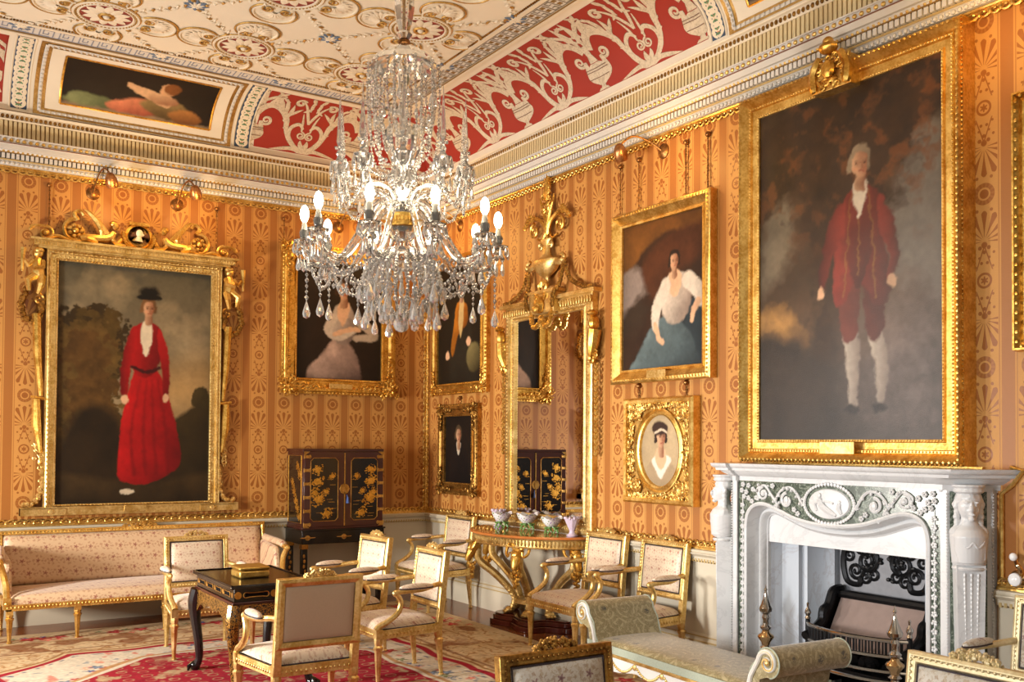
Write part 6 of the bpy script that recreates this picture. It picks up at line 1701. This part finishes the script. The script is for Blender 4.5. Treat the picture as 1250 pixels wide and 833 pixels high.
def fireplace():
    t = on_wall('chimneypiece', 'white and green marble fireplace with two caryatids on the right wall', 'fireplace', 'r', 5.685, 0)
    arch = catmull([(-.675, 0), (-.675, .5), (-.675, .95), (-.674, 1.13), (-.645, 1.215), (-.58, 1.255), (-.50, 1.256), (-.39, 1.222), (-.26, 1.18), (-.12, 1.158), (0, 1.153), (.12, 1.158), (.26, 1.18), (.39, 1.222), (.50, 1.256), (.58, 1.255), (.645, 1.215), (.674, 1.13), (.675, .95), (.675, .5), (.675, 0)], 5)
    N = len(arch); d = .19
    # green slab with the serpentine opening
    m = M(); out = []
    for p in arch:
        if p[1] < 1.0: q = (math.copysign(.76, p[0]), p[1])
        else: q = (max(-.76, min(.76, p[0]*1.13)), 1.42)
        out.append(q)
    V = [(p[0], -d, p[1]) for p in arch]+[(q[0], -d, q[1]) for q in out]
    F = [(i, i+1, N+i+1, N+i) for i in range(N-1)]
    m.add(V, F); V2 = [(p[0], -.02, p[1]) for p in arch]; m.add([(p[0], -d, p[1]) for p in arch]+V2, [(i, N+i, N+i+1, i+1) for i in range(N-1)])
    for sg in (-1, 1): m.b2((sg*.755, -d, 0), (sg*.76, -.02, 1.42))
    m.build('green_marble_slab', GMARB, t)
    # moulded white architrave along the opening
    def along(prof, name, mat):
        m = M(); V = []; k = len(prof)
        for i in range(N):
            a = arch[max(i-1, 0)]; b = arch[min(i+1, N-1)]; tt = (b-a)/np.linalg.norm(b-a); n = np.array([tt[1], -tt[0]])   # inwards
            for o, y in prof: V.append((arch[i][0]+n[0]*o, -y, arch[i][1]+n[1]*o))
        m.add(V, [(i*k+j, i*k+j+1, (i+1)*k+j+1, (i+1)*k+j) for i in range(N-1) for j in range(k-1)]); return m.build(name, mat, t, smooth=50)
    along([(-.02, .185), (-.02, .205), (-.008, .212), (.004, .205), (.006, .19), (.02, .12), (.024, .10), (.03, .115), (.045, .12), (.058, .105), (.062, .075), (.07, .07), (.07, .02)], 'serpentine_moulding', WMARB)
    # lintel panel and inner jambs behind the moulding
    m = M(); zt = 1.005
    m.b2((-.61, -.06, zt), (.61, -.02, 1.25))
    for sg in (-1, 1): m.b2((sg*.61, -.06, 0), (sg*.68, -.0, zt+.02))
    m.build('inner_lintel', WMARB, t)
    for sg in (-1, 1):
        m = M(); Q = [(.61, .05), (.57, -.03), (.50, -.075), (.475, -.085), (.475, -.12), (.44, -.13), (.42, -.20), (.37, -.27), (.345, -.29), (.345, -.36)]
        V = [(sg*x, -y, z) for z in (0, zt+.03) for x, y in Q]; k = len(Q); m.add(V, [(i, i+1, k+i+1, k+i) for i in range(k-1)])
        m.build('marble_slip', SMARB, t, smooth=25)
    m = M(); m.b2((-.5, .37, 0), (.5, .40, 1.1)); m.b2((-.6, .0, zt+.02), (.6, .40, zt+.08)); m.b2((-.58, .05, -.02), (.58, .4, .004)); m.build('firebox', SOOT, t)
    # fireback with relief scrolls
    m = M(); m.b2((-.335, .33, .4), (.36, .36, 1.03)); fb = m.build('fireback', IRONP, t)
    m = M()
    for sg in (-1, 1):
        cx = .02+sg*.13
        scroll(m, (cx, .90), .085, 1.8, PI/2, sg, .325, .017, .01, .15, 30); scroll(m, (cx+sg*.09, .83), .06, 1.6, 0, sg, .325, .014, .009, .15, 24); scroll(m, (cx-sg*.05, .82), .05, 1.4, 2, -sg, .325, .013, .008, .15, 20)
        P = catmull([(.02+sg*.30, .99), (.02+sg*.32, .88), (.02+sg*.29, .76), (.02+sg*.2, .74), (.02+sg*.18, .79)], 6); m.tube(xz(P, .325), .02, 6)
        scroll(m, (cx+sg*.05, .97), .04, 1.3, 1, -sg, .325, .012, .008)
        scroll(m, (cx-sg*.06, .93), .045, 1.5, 0, sg, .325, .012, .008); scroll(m, (cx+sg*.14, .93), .05, 1.5, 2, -sg, .325, .012, .008); scroll(m, (cx+sg*.02, .79), .045, 1.4, 1, sg, .325, .012, .008)
        for i in range(12): m.blob((cx+rng.normal(0, .07), .325, .87+rng.normal(0, .05)), (.02, .012, .014), n=6, m=4)
    m.build('scroll_relief', IRON, fb)
    # sloping brick back and cast cheeks
    m = M(); m.add([(-.27, .27, .66), (.40, .27, .66), (.40, .10, .36), (-.27, .10, .36), (-.27, .31, .66), (.40, .31, .66), (.40, .16, .34), (-.27, .16, .34)], [(0, 3, 2, 1), (4, 5, 6, 7), (0, 1, 5, 4), (0, 4, 7, 3), (1, 2, 6, 5)]); m.build('brick_back', FIREB, t)
    m = M(); m.tube([(-.29, .27, .67), (.42, .27, .67)], .028, 8)
    for x in (-.30, .43):
        P = [(x, y, z) for y, z in catmull([(.30, .70), (.22, .69), (.17, .60), (.12, .57), (.10, .50), (.0, .44), (-.06, .42)], 5)]
        m.tube(P, .03, 8); m.prism([(y, z) for y, z in [(.30, .70), (.17, .6), (.1, .5), (-.04, .42), (-.04, .1), (.3, .1)]], x-.012, x+.012, 'x')
    m.build('grate_cheek', IRON, t)
    g = M(); k = M()
    def bow(z, y0=-.02, b=.13, x0=-.31, x1=.44): return [(x0+(x1-x0)*s, y0-b*math.sin(PI*s)**.7, z) for s in np.linspace(0, 1, 21)]
    for z, r in ((.50, .013), (.405, .011), (.315, .011), (.255, .011)): g.tube(bow(z), r, 8)
    for p in bow(0)[1:-1]: k.tube([(p[0], p[1]+.006, .405), (p[0], p[1]+.006, .50)], .006, 6)
    for x in np.linspace(-.28, .41, 36): k.tube([(x, -.02-.12*math.sin(PI*(x+.31)/.75)**.7, .41), (x, -.02-.12*math.sin(PI*(x+.31)/.75)**.7, .50)], .005, 5)
    k.b2((-.30, -.02, .22), (.43, .14, .25))
    for x in (-.31, .44):
        k.tube([(x, -.02, .0), (x, -.02, .52)], .016, 8)
        g.lathe([(.012, .52), (.02, .53), (.012, .545), (.022, .565), (.018, .58), (.006, .60), (.009, .625), (.001, .635)], (x, -.02, 0), 12)
    g.build('grate_rail', STEEL, t); k.build('grate_bars', IRON, t)
    m = M()
    for i in range(26): m.blob((-.25+.62*rng.random(), .02+rng.uniform(-.09, .06), .29+rng.uniform(0, .06)), rng.uniform(.025, .045), n=6, m=4)
    m.build('coals', SOOT, t)
    # frieze carving
    m = M(); y = -d-.004
    m.lathe([(.001, .012), (.13, .012), (.15, .01), (.158, 0)], (0, -d, 1.295), 36, rotm(PI/2)@np.diag([1., .60, 1.])); 
    pl = m.build('oval_plaque', WMARB, t)
    m = M(); m.blob((-.065, y-.012, 1.345), (.015, .008, .018)); m.tube([(-.065, y-.01, 1.325), (-.05, y-.01, 1.29), (-.02, y-.01, 1.265), (.03, y-.008, 1.24), (.06, y-.008, 1.225)], [.018, .024, .022, .018, .01], 6)
    m.tube([(-.06, y-.01, 1.315), (-.1, y-.01, 1.29), (-.085, y-.01, 1.25)], .009, 6); m.tube([(-.05, y-.01, 1.31), (0, y-.01, 1.31), (.04, y-.01, 1.30)], .008, 6)
    m.blob((.085, y-.01, 1.31), (.013, .008, .014)); m.tube([(.085, y-.01, 1.30), (.08, y-.01, 1.27), (.1, y-.008, 1.24)], [.014, .018, .01], 6)
    m.build('relief_figures', WMARB, pl)
    m = M()
    for q in np.linspace(0, 2*PI, 49)[:-1]: m.blob((.185*math.cos(q)*1.02, y-.003, 1.295+.122*math.sin(q)), (.014, .009, .012), rotm(0, q, 0), n=6, m=4)
    for sg in (-1, 1):
        def vine(P, w0=.011, w1=.007):
            Q = catmull(P, 6); m.tube([(p[0], y-.002, p[1]) for p in Q], np.linspace(w0, w1, len(Q)), 6); ring_beads(m, [(p[0], y-.005, p[1]) for p in Q], .011, .03, .008)
        vine([(sg*.2, 1.27), (sg*.25, 1.35), (sg*.31, 1.385), (sg*.38, 1.36), (sg*.42, 1.30), (sg*.39, 1.25)])
        scroll(m, (sg*.33, 1.30), .05, 1.3, PI/2, -sg, y-.002, .012, .008); m.blob((sg*.33, y-.006, 1.30), (.024, .014, .03))
        vine([(sg*.40, 1.26), (sg*.46, 1.33), (sg*.52, 1.39), (sg*.585, 1.36), (sg*.56, 1.30)])
        scroll(m, (sg*.53, 1.335), .045, 1.6, PI/2, -sg, y-.002, .011, .007); m.blob((sg*.53, y-.006, 1.335), (.018, .014, .018))
        for p in ((.27, 1.245), (.24, 1.22), (.36, 1.215), (.42, 1.255), (.45, 1.39), (.59, 1.305), (.63, 1.28), (.66, 1.30), (.62, 1.36), (.68, 1.34), (.66, 1.385), (.71, 1.39), (.72, 1.35), (.70, 1.31)):
            for e in range(5): m.blob((sg*p[0]+.011*math.cos(e*1.256), y-.004, p[1]+.011*math.sin(e*1.256)), (.0095, .008, .009), n=6, m=4)
        for i in range(24):
            z = 1.25-i*.048
            for e in range(5 if i % 2 else 4): m.blob((sg*.717+(.012)*math.cos(e*1.3+i), y-.002, z+.012*math.sin(e*1.3+i)), (.0095, .007, .009), n=6, m=4)
        m.tube([(sg*.717, y+.003, 1.3), (sg*.717, y+.003, .1)], .005, 5)
    m.build('carved_rinceau', WMARB, t)
    # outer pilaster blocks, canted, with the caryatids
    for sg in (-1, 1):
        m = M(); m.prism([(sg*.76, -.205), (sg*.80, -.205), (sg*.965, -.04), (sg*.965, 0), (sg*.76, 0)], 0, 1.43, 'z'); pb = m.build('canted_pilaster', WMARB, t)
        m = M(); m.add([(sg*(.80+.012), -.198, .1), (sg*(.965-.012), -.045, .1), (sg*(.965-.012), -.045, 1.41), (sg*(.80+.012), -.198, 1.41)], [(0, 1, 2, 3)]); 
        for V in m.V: V += np.array([sg*.003, -.003, 0])
        m.build('green_inlay', GMARB, pb)
        m = M()
        for a in ((.80, -.205), (.965, -.04)):
            for i in range(76): m.blob((sg*a[0]+sg*.002, a[1]-.002, .06+i*.0178), .0075, n=5, m=4)
        m.build('beading', WMARB, pb)
        caryatid(pb, sg*.885, sg*PI/4)
        m = M(); m.prism([(sg*.78, -.26), (sg*.86, -.28), (sg*1.01, -.12), (sg*.98, 0), (sg*.76, 0)], 0, .12, 'z'); m.build('plinth_block', WMARB, pb, bev=.006)
    # shelf
    def loft(m, L, brk=.03):
        V = []
        for z, dd, w in L:
            for p in [(-w, 0), (-w+.06, -dd*.35), (-w+.2, -dd), (-.755, -dd), (-.755, -dd+brk), (.755, -dd+brk), (.755, -dd), (w-.2, -dd), (w-.06, -dd*.35), (w, 0)]: V.append((p[0], p[1], z))
        k = 10; F = [(i*k+j, i*k+j+1, (i+1)*k+j+1, (i+1)*k+j) for i in range(len(L)-1) for j in range(k-1)]
        m.add(V, F+[tuple(range(k))[::-1], tuple((len(L)-1)*k+j for j in range(k))])
    m = M()
    loft(m, [(1.405, .21, .97), (1.415, .212, .972), (1.416, .222, .985), (1.446, .224, .987), (1.447, .235, 1.0), (1.456, .245, 1.012), (1.47, .265, 1.035), (1.484, .275, 1.05), (1.485, .295, 1.07), (1.502, .298, 1.073), (1.503, .306, 1.082), (1.515, .318, 1.095), (1.532, .32, 1.1)])
    m.build('mantel_shelf', WMARB, t, smooth=40)
    m = M()
    m.b2((-.73, -.03, 1.532), (.9, 0, 1.543))
    for sg in (1,): m.tube([(sg*1.0, -.012, .95), (sg*1.0, -.012, 1.40), (sg*1.06, -.012, 1.45), (sg*1.12, -.012, 1.53), (sg*1.05, -.012, 1.545)], .013, 6)
    m.build('gilt_fillet', GOLD, t)
fireplace()
def hearth():
    m = M(); m.b2((-.62, -6.5, .0), (.0, -4.85, .012)); o = m.build('trim_hearth', SMARB); o['kind'] = 'structure'; o.name = 'trim_900'
hearth()
def andiron(u, label):
    t = thing('andiron', label, 'andiron', (-.25, -u, .012), group='polished steel andirons')
    m = M(); prof = [(.05, .0), (.055, .02), (.03, .05), (.022, .12), (.03, .15), (.05, .18), (.058, .22), (.05, .26), (.03, .29), (.022, .31), (.04, .325), (.024, .34)]; m.lathe(prof, n=20); m.build('lower_baluster', STEEL, t)
    m = M(); m.lathe([(.024, .34), (.03, .36), (.05, .385), (.054, .395), (.05, .405), (.028, .42), (.022, .435)], n=20); m.build('brass_collar', BRASS, t)
    m = M(); m.lathe([(.022, .435), (.036, .45), (.038, .46), (.02, .475), (.018, .50), (.026, .52), (.018, .54)], n=20); m.build('upper_knop', STEEL, t)
    m = M(); m.lathe([(.018, .54), (.04, .56), (.044, .58), (.034, .60), (.02, .635), (.012, .665), (.011, .675)], n=20); f = m.build('finial', STEEL, t)
    m = M(); m.lathe([(.011, .675), (.006, .69), (.012, .70), (.007, .71), (.001, .735)], n=16); m.build('finial_tip', STEEL, f)
    m = M()
    for sg in (-1, 1):
        m.tube(catmull([(0, sg*.03, .2), (0, sg*.10, .22), (0, sg*.13, .14), (0, sg*.09, .07), (0, sg*.13, .0)], 6), .012, 7)
    m.tube([(.02, 0, .06), (.22, 0, .06), (.3, 0, .0)], .014, 7)
    m.build('scroll_foot', STEEL, t)
andiron(5.225, 'left of two tall polished andirons before the fireplace, beyond the bench')
andiron(6.19, 'right of two tall polished andirons, in front of the grate')
def bell(u, label):
    t = on_wall('bell_pull', label, 'bell pull', 'r', u, .95, 'porcelain lever bell pulls')
    R = rotm(PI/2)
    m = M(); m.lathe([(.001, .03), (.03, .028), (.046, .015), (.05, 0)], (0, -.012, 0), 18, R); m.build('wall_rose', BRASS, t)
    m = M(); m.lathe([(.001, .024), (.02, .022), (.034, .012), (.036, 0)], (0, -.043, 0), 18, R); m.build('porcelain_boss', PORC, t)
    m = M(); m.tube(catmull([(0.02, -.03, .01), (.03, -.04, .05), (.012, -.05, .085), (.01, -.06, .115)], 6), [.014]*12+[.01]*7, 7); lv = m.build('lever', BRASS, t)
    m = M(); m.blob((.005, -.07, .122), (.022, .018, .022), n=12, m=8); m.build('knob', PORC, lv)
bell(4.67, 'porcelain bell lever on the wall just left of the fireplace')
bell(6.775, 'porcelain bell lever on the wall just right of the fireplace')
# pole-less fire screen glimpsed at the right edge
def fire_screen():
    t = thing('fire_screen', 'pale-framed fire screen panel just visible at the right edge, below the bell lever', 'fire screen', (-1.02, -7.71, 0), -PI/2)
    w, h, z0 = .56, .66, .40
    m = M(); c = (0, 0, z0+h/2); m.frame(w, h, [(0, -.012), (0, .012), (.01, .018), (.03, .016), (.035, -.01), (0, -.012)], c); rowbeads(m, w, h, .02, .018, .022, .006, c); m.build('frame', GOLDW, t)
    m = M(); m.b2((-w/2, -.008, z0), (w/2, .008, z0+h)); m.build('silk_panel', m_screen, t)
    m = M(); flowers(m, (0, 0, z0+h+.03), .2, .05, 26, 3); flowers(m, (-.2, 0, z0+h+.025), .16, .03, 16, 4); m.build('carved_crest', GOLDW, t)
    for x in (-w/2-.015, w/2+.015):
        m = M(); m.tube([(x, 0, .03), (x, 0, z0+h+.03)], .018, 8); m.tube(catmull([(x, -.17, .0), (x, -.12, .05), (x, 0, .09), (x, .12, .05), (x, .17, .0)], 5), .018, 7); m.build('leg', GOLDW, t)
m_screen = plain('pale_blue_silk', srgb(176, 178, 184), .5, nz=.12, nsc=30)
fire_screen()
# ------------------------------------------------------------------ chandelier
def facet(m, p, r, L=None, n=6):
    L = L or r
    V = [(p[0], p[1], p[2]+L)]+[(p[0]+r*math.cos(2*PI*j/n), p[1]+r*math.sin(2*PI*j/n), p[2]+L*.15) for j in range(n)]+[(p[0], p[1], p[2]-L)]
    m.add(V, [(0, 1+j, 1+(j+1) % n) for j in range(n)]+[(n+1, 1+(j+1) % n, 1+j) for j in range(n)])
def drop(m, p, L, r, n=8):
    # pear drop hanging from p
    prof = [(0.001, 0), (r*.35, -L*.2), (r*.85, -L*.55), (r, -L*.72), (r*.8, -L*.9), (.001, -L)]
    m.lathe(prof, p, n)
def strand(m, P, r, step, L=None):
    P = np.array(P, float); seg = np.linalg.norm(np.diff(P, axis=0), axis=1); S = np.concatenate([[0], np.cumsum(seg)]); N = max(2, int(S[-1]/step))
    for i in range(N):
        s = (i+.5)*S[-1]/N; facet(m, [np.interp(s, S, P[:, k]) for k in range(3)], r*(1 if i % 3 else 1.25), (L or r)*(1 if i % 3 else 1.3))
def swag(a, b, sag, n=14):
    a, b = np.array(a), np.array(b); t = np.linspace(0, 1, n)[:, None]; P = a*(1-t)+b*t; P[:, 2] -= sag*4*(t*(1-t))[:, 0]; return P
def chandelier():
    t = thing('chandelier', 'large crystal chandelier with lit candle bulbs hanging from the ceiling', 'chandelier', (-2.6, -4.6, 0))
    pol = lambda r, a, z: (r*math.cos(a), r*math.sin(a), z)
    view = math.atan2(-9.65+4.6, -5.09+2.6)          # direction of the viewer
    m = M(); m.lathe([(.02, 5.055), (.07, 5.05), (.06, 5.03), (.012, 5.0), (.008, 4.98)], n=16); m.tube([(0, 0, 5.0), (0, 0, 3.5)], .009, 8); m.build('suspension_rod', BRASS2, t)
    m = M(); m.lathe([(.012, 4.72), (.04, 4.68), (.055, 4.6), (.03, 4.5), (.02, 4.46), (.035, 4.43), (.05, 4.38), (.06, 4.28), (.062, 4.20), (.05, 4.12), (.032, 4.06), (.05, 4.04), (.03, 4.015)], n=16, flute=-.08); m.build('stem_glass', GLASS, t, smooth=0)
    m = M(); m.lathe([(.02, 4.012), (.036, 4.005), (.036, 3.99), (.02, 3.98)], n=16); m.build('dark_collar', BRONZE, t)
    m = M(); m.lathe([(.025, 3.985), (.07, 3.965), (.13, 3.93), (.18, 3.89), (.205, 3.85), (.2, 3.845), (.17, 3.88), (.12, 3.92), (.06, 3.955), (.02, 3.97)], n=28, flute=-.05); m.build('crown_dish', GLASS, t, smooth=0)
    m = M(); m.lathe([(.028, 3.85), (.034, 3.8), (.03, 3.66), (.042, 3.65), (.03, 3.63), (.026, 3.5)], n=14, flute=-.08); m.build('central_column', GLASS, t, smooth=0)
    for i in range(22):
        a = 2*PI*i/22; m = M(); r0 = .205-.03*(i % 2); zz = 3.86-.02*(i % 2)
        ze = 3.52-.07*(i % 3); P = catmull([pol(r0, a, zz), pol(r0+.006, a, 3.68), pol(r0*.95, a+.08, ze), pol(.15, a+.1, ze-.13), pol(.09, a+.1, ze-.16)], 6)
        strand(m, P, .0105, .0215, .012); 
        for q in range(3): drop(m, pol(r0*(1.03-.1*q), a+.14, 3.80-.12*q), .05, .012, 6)
        m.build('crown_bead_strand', CRYS, t, smooth=0)
    m = M(); m.lathe([(.085, 3.50), (.105, 3.48), (.108, 3.43), (.1, 3.37), (.075, 3.31), (.04, 3.27), (.05, 3.25), (.03, 3.22), (.025, 3.2), (.0, 3.2)], n=24, flute=-.07); m.build('glass_urn', GLASS, t, smooth=0)
    m = M()
    for i in range(14):
        a = 2*PI*i/14
        for q, (r, z) in enumerate(((.055, 3.26), (.08, 3.24), (.05, 3.2))): drop(m, pol(r, a+q*.2, z), .075, .013, 6)
    m.build('urn_drops', CRYS, t, smooth=0)
    m = M(); m.blob((0, 0, 3.125), .042, n=10, m=8); m.lathe([(.025, 3.2), (.014, 3.17)], n=10); m.lathe([(.012, 3.09), (.05, 3.06), (.075, 3.03), (.07, 2.985)], n=16, flute=-.06); m.build('crystal_ball', CRYS, t, smooth=0)
    # upper tier: arms carrying spires
    for i in range(10):
        a = view+2*PI*i/10; R = .375
        m = M(); P = catmull([pol(.05, a, 3.03), pol(.12, a, 3.10), pol(.22, a, 3.11), pol(.31, a, 3.09), pol(.365, a, 3.12), pol(R, a, 3.17)], 7); m.tube(P, .013, 8); ar = m.build('upper_arm', GLASS, t)
        m = M(); m.lathe([(.01, 3.16), (.035, 3.19), (.05, 3.235), (.055, 3.24), (.03, 3.245), (.014, 3.27), (.022, 3.29), (.012, 3.31)], pol(R, a, 0), 12, flute=-.1)
        for k in range(6): m.blob(pol(R, a, 3.325)+np.array([.02*math.cos(k*1.047), .02*math.sin(k*1.047), 0]), (.014, .008, .008), rotm(0, 0, k*1.047), n=5, m=4)
        m.build('star_finial', CRYS, ar, smooth=0)
        m = M(); c = pol(R, a, 0); m.lathe([(.012, 3.335), (.021, 3.36), (.0185, 3.38), (.001, 3.645)], c, 4); m.build('obelisk_spire', CRYS, ar, smooth=0)
        m = M()
        for k in range(8):
            q = 2*PI*k/8
            drop(m, (c[0]+.052*math.cos(q), c[1]+.052*math.sin(q), 3.238), .07, .012, 6)
            if k % 2: facet(m, (c[0]+.045*math.cos(q+.4), c[1]+.045*math.sin(q+.4), 3.15), .012, .016); drop(m, (c[0]+.04*math.cos(q+.4), c[1]+.04*math.sin(q+.4), 3.135), .08, .013, 6)
        m.build('spire_drops', CRYS, ar, smooth=0)
        m = M(); b = pol(R, a+2*PI/10, 3.13); strand(m, swag(pol(R, a, 3.13), b, .13, 16), .009, .021, .012); m.build('upper_swag', CRYS, t, smooth=0)
        m = M(); strand(m, swag(pol(R, a, 3.2), pol(.06, a, 3.22), .05, 12), .008, .02, .011); m.build('spoke_swag', CRYS, t, smooth=0)
    m = M(); m.lathe([(.082, 2.985), (.09, 2.98), (.088, 2.965), (.084, 2.94), (.09, 2.92), (.088, 2.91), (.07, 2.908)], n=28); 
    for i in range(28): m.blob(pol(.087, 2*PI*i/28, 2.95), (.009, .009, .016), n=6, m=4)
    m.build('gilt_band', GOLDR, t)
    m = M(); m.lathe([(.07, 2.908), (.092, 2.90), (.09, 2.87), (.06, 2.835), (.03, 2.825), (.03, 2.80), (.06, 2.79), (.105, 2.765), (.115, 2.735), (.1, 2.70), (.06, 2.66), (.0, 2.65)], n=28, flute=-.06); m.build('receiver_bowl', GLASS, t, smooth=0)
    # lower tier: candle arms
    for i in range(10):
        a = view+2*PI*(i+.5)/10; R = .56
        m = M(); P = catmull([pol(.055, a, 3.015), pol(.12, a, 3.03), pol(.20, a, 2.95), pol(.30, a, 2.79), pol(.38, a, 2.695), pol(.46, a, 2.675), pol(.53, a, 2.71), pol(R, a, 2.775)], 7); m.tube(P, [.019]*len(P), 10); ar = m.build('candle_arm', GLASS, t)
        c = pol(R, a, 0)
        m = M(); m.lathe([(.012, 2.765), (.03, 2.785), (.058, 2.805), (.064, 2.815), (.05, 2.813), (.018, 2.82), (.026, 2.835), (.03, 2.86), (.024, 2.875), (.0, 2.876)], c, 16, flute=-.1); dish = m.build('candle_cup', GLASS, ar, smooth=0)
        m = M(); m.lathe([(.017, 2.83), (.0185, 2.88), (.014, 2.905), (.011, 2.925), (0, 2.926)], c, 12); m.build('candle_socket', m_sock, ar)
        m = M(); m.lathe([(.011, 2.922), (.022, 2.944), (.026, 2.968), (.022, 2.996), (.012, 3.014), (.001, 3.022)], c, 14); m.build('bulb', BULB, ar, smooth=180)
        m = M()
        for k in range(10):
            q = 2*PI*k/10; drop(m, (c[0]+.06*math.cos(q), c[1]+.06*math.sin(q), 2.808), .055+.02*(k % 2), .0115, 6)
            if k % 2 == 0: facet(m, (c[0]+.035*math.cos(q), c[1]+.035*math.sin(q), 2.74), .013, .017); drop(m, (c[0]+.035*math.cos(q), c[1]+.035*math.sin(q), 2.725), .085, .014, 6)
        m.build('cup_drops', CRYS, ar, smooth=0)
        # long pendant with a pear drop
        m = M(); z1 = 2.50-.03*(i % 3); strand(m, [(c[0]*.97, c[1]*.97, 2.70), (c[0]*.97, c[1]*.97, z1)], .0105, .029, .0155); m.build('pendant_chain', CRYS, ar, smooth=0)
        m = M(); drop(m, (c[0]*.97, c[1]*.97, z1), .105, .0235, 10); m.build('pear_pendant', CRYS, ar, smooth=0)
        b = pol(R*.93, a+2*PI/10, 2.68); e = pol(R*.93, a, 2.68)
        m = M(); strand(m, swag(e, b, .11, 18), .0105, .027, .0145); m.build('lower_swag', CRYS, t, smooth=0)
        m = M(); strand(m, swag(pol(R*.7, a, 2.68), pol(R*.7, a+2*PI/10, 2.68), .15, 16), .0095, .026, .0135); m.build('inner_swag', CRYS, t, smooth=0)
        m = M(); strand(m, swag(e, pol(.22, a+.2, 2.55), .07, 16), .0105, .027, .0145); m.build('radial_swag', CRYS, t, smooth=0)
        m = M(); strand(m, swag(pol(.44, a, 2.68), pol(.10, a, 2.86), .05, 16), .008, .021, .011); m.build('bowl_swag', CRYS, t, smooth=0)
    # hanging basket of drops under the bowl
    for i in range(20):
        a = 2*PI*i/20; m = M()
        P = catmull([pol(.11, a, 2.74), pol(.19, a, 2.68), pol(.235, a, 2.58), pol(.2, a, 2.48), pol(.11, a, 2.41), pol(.03, a, 2.385)], 6); strand(m, P, .0115, .022, .014)
        for r, z, L in ((.16, 2.72, .08), (.225, 2.64, .09), (.245, 2.57, .10), (.20, 2.47, .10), (.12, 2.42, .07)): drop(m, pol(r, a+.15*(L > .085), z), L, .0145, 6)
        m.build('basket_strand', CRYS, t, smooth=0)
    for i in range(10):
        a = 2*PI*(i+.25)/10; m = M(); z1 = (2.48, 2.44, 2.40)[i % 3]; strand(m, [pol(.25, a, 2.56), pol(.25, a, z1)], .01, .024, .014); drop(m, pol(.25, a, z1), .11, .026, 10); m.build('basket_pendant', CRYS, t, smooth=0)
    m = M(); m.blob((0, 0, 2.345), .048, n=12, m=9); m.lathe([(.004, 2.44), (.012, 2.42), (.02, 2.40), (.008, 2.39)], n=8); m.build('bottom_ball', CRYS, t, smooth=0)
m_sock = plain('candle_socket_glass', srgb(226, 222, 206), .2, .1)
chandelier()
# ------------------------------------------------------------------ camera
cam_d = bpy.data.cameras.new('camera'); cam = bpy.data.objects.new('camera', cam_d); COL.objects.link(cam)
CP = dict(f=1179.28661, cy=515.443985, yaw=0.572928837, pitch=0.0233168681, roll=0.00673138529)
F_ = np.array([math.sin(CP['yaw'])*math.cos(CP['pitch']), math.cos(CP['yaw'])*math.cos(CP['pitch']), math.sin(CP['pitch'])])
r_ = np.array([math.cos(CP['yaw']), -math.sin(CP['yaw']), 0]); u_ = np.cross(r_, F_)
R_ = r_*math.cos(CP['roll'])+u_*math.sin(CP['roll']); U_ = -r_*math.sin(CP['roll'])+u_*math.cos(CP['roll'])
mw = Matrix.Identity(4)
for i in range(3): mw[i][0] = R_[i]; mw[i][1] = U_[i]; mw[i][2] = -F_[i]
mw[0][3], mw[1][3], mw[2][3] = -5.09072207, -9.65235400, 1.65037491
cam.matrix_world = mw
cam_d.sensor_width = 36; cam_d.lens = 36*CP['f']/1250; cam_d.shift_y = (CP['cy']-416.5)/1250
cam_d.clip_start = .05; cam_d.clip_end = 60
sc.camera = cam
# ------------------------------------------------------------------ light
def area(name, loc, tgt, size, power, col=(1, 1, 1), sy=None):
    l = bpy.data.lights.new(name, 'AREA'); l.energy = power; l.color = col; l.size = size
    if sy: l.shape = 'RECTANGLE'; l.size_y = sy
    o = bpy.data.objects.new(name, l); COL.objects.link(o); o.location = loc
    o.rotation_euler = (Vector(tgt)-Vector(loc)).to_track_quat('-Z', 'Y').to_euler(); return o
def point(name, loc, power, col, r=.03):
    l = bpy.data.lights.new(name, 'POINT'); l.energy = power; l.color = col; l.shadow_soft_size = r
    o = bpy.data.objects.new(name, l); COL.objects.link(o); o.location = loc; return o
area('window_light', (-7.1, -1.9, 1.1), (-.6, -2.0, 2.2), .3, 185, (1, .95, .87), .6).data.spread = math.radians(150)
area('chair_key_light', (-7.3, -3.4, 1.7), (-.5, -2.8, .5), .35, 66, (1, .98, .96), .8).data.spread = math.radians(75)  # second key lamp, added to brighten the chairs
area('window_light_far', (-7.3, -7.0, 1.7), (0, -6.1, .8), .7, 36, (.94, .97, 1), 1.4).data.spread = math.radians(70)
area('fill_light', (-5.5, -10.5, 3.6), (-1.5, -1.5, 2.0), 3.5, 34, (1, .86, .68))
point('chandelier_glow', (-2.6, -4.6, 3.1), 105, (1, .84, .62), .5)
for f, s, z in (('b', 3.4, 3.85), ('b', 2.65, 3.85), ('b', .95, 3.85), ('r', .88, 3.86), ('r', 4.15, 3.85), ('r', 6.7, 3.9)):
    point('picture_lamp_glow', W2(f, s, .45, z), 9, (1, .56, .16), .06)
w = bpy.data.worlds.new('world'); sc.world = w; w.use_nodes = True
bg = w.node_tree.nodes['Background']; bg.inputs[0].default_value = (1, .90, .76, 1); bg.inputs[1].default_value = .24
sc.view_settings.view_transform = 'Standard'; sc.view_settings.look = 'None'; sc.view_settings.exposure = -.06
sc.cycles.use_denoising = True
sc.cycles.max_bounces = 10; sc.cycles.transmission_bounces = 10; sc.cycles.diffuse_bounces = 4; sc.cycles.glossy_bounces = 4
sc.cycles.caustics_reflective = False; sc.cycles.caustics_refractive = False
sc.cycles.sample_clamp_indirect = 6
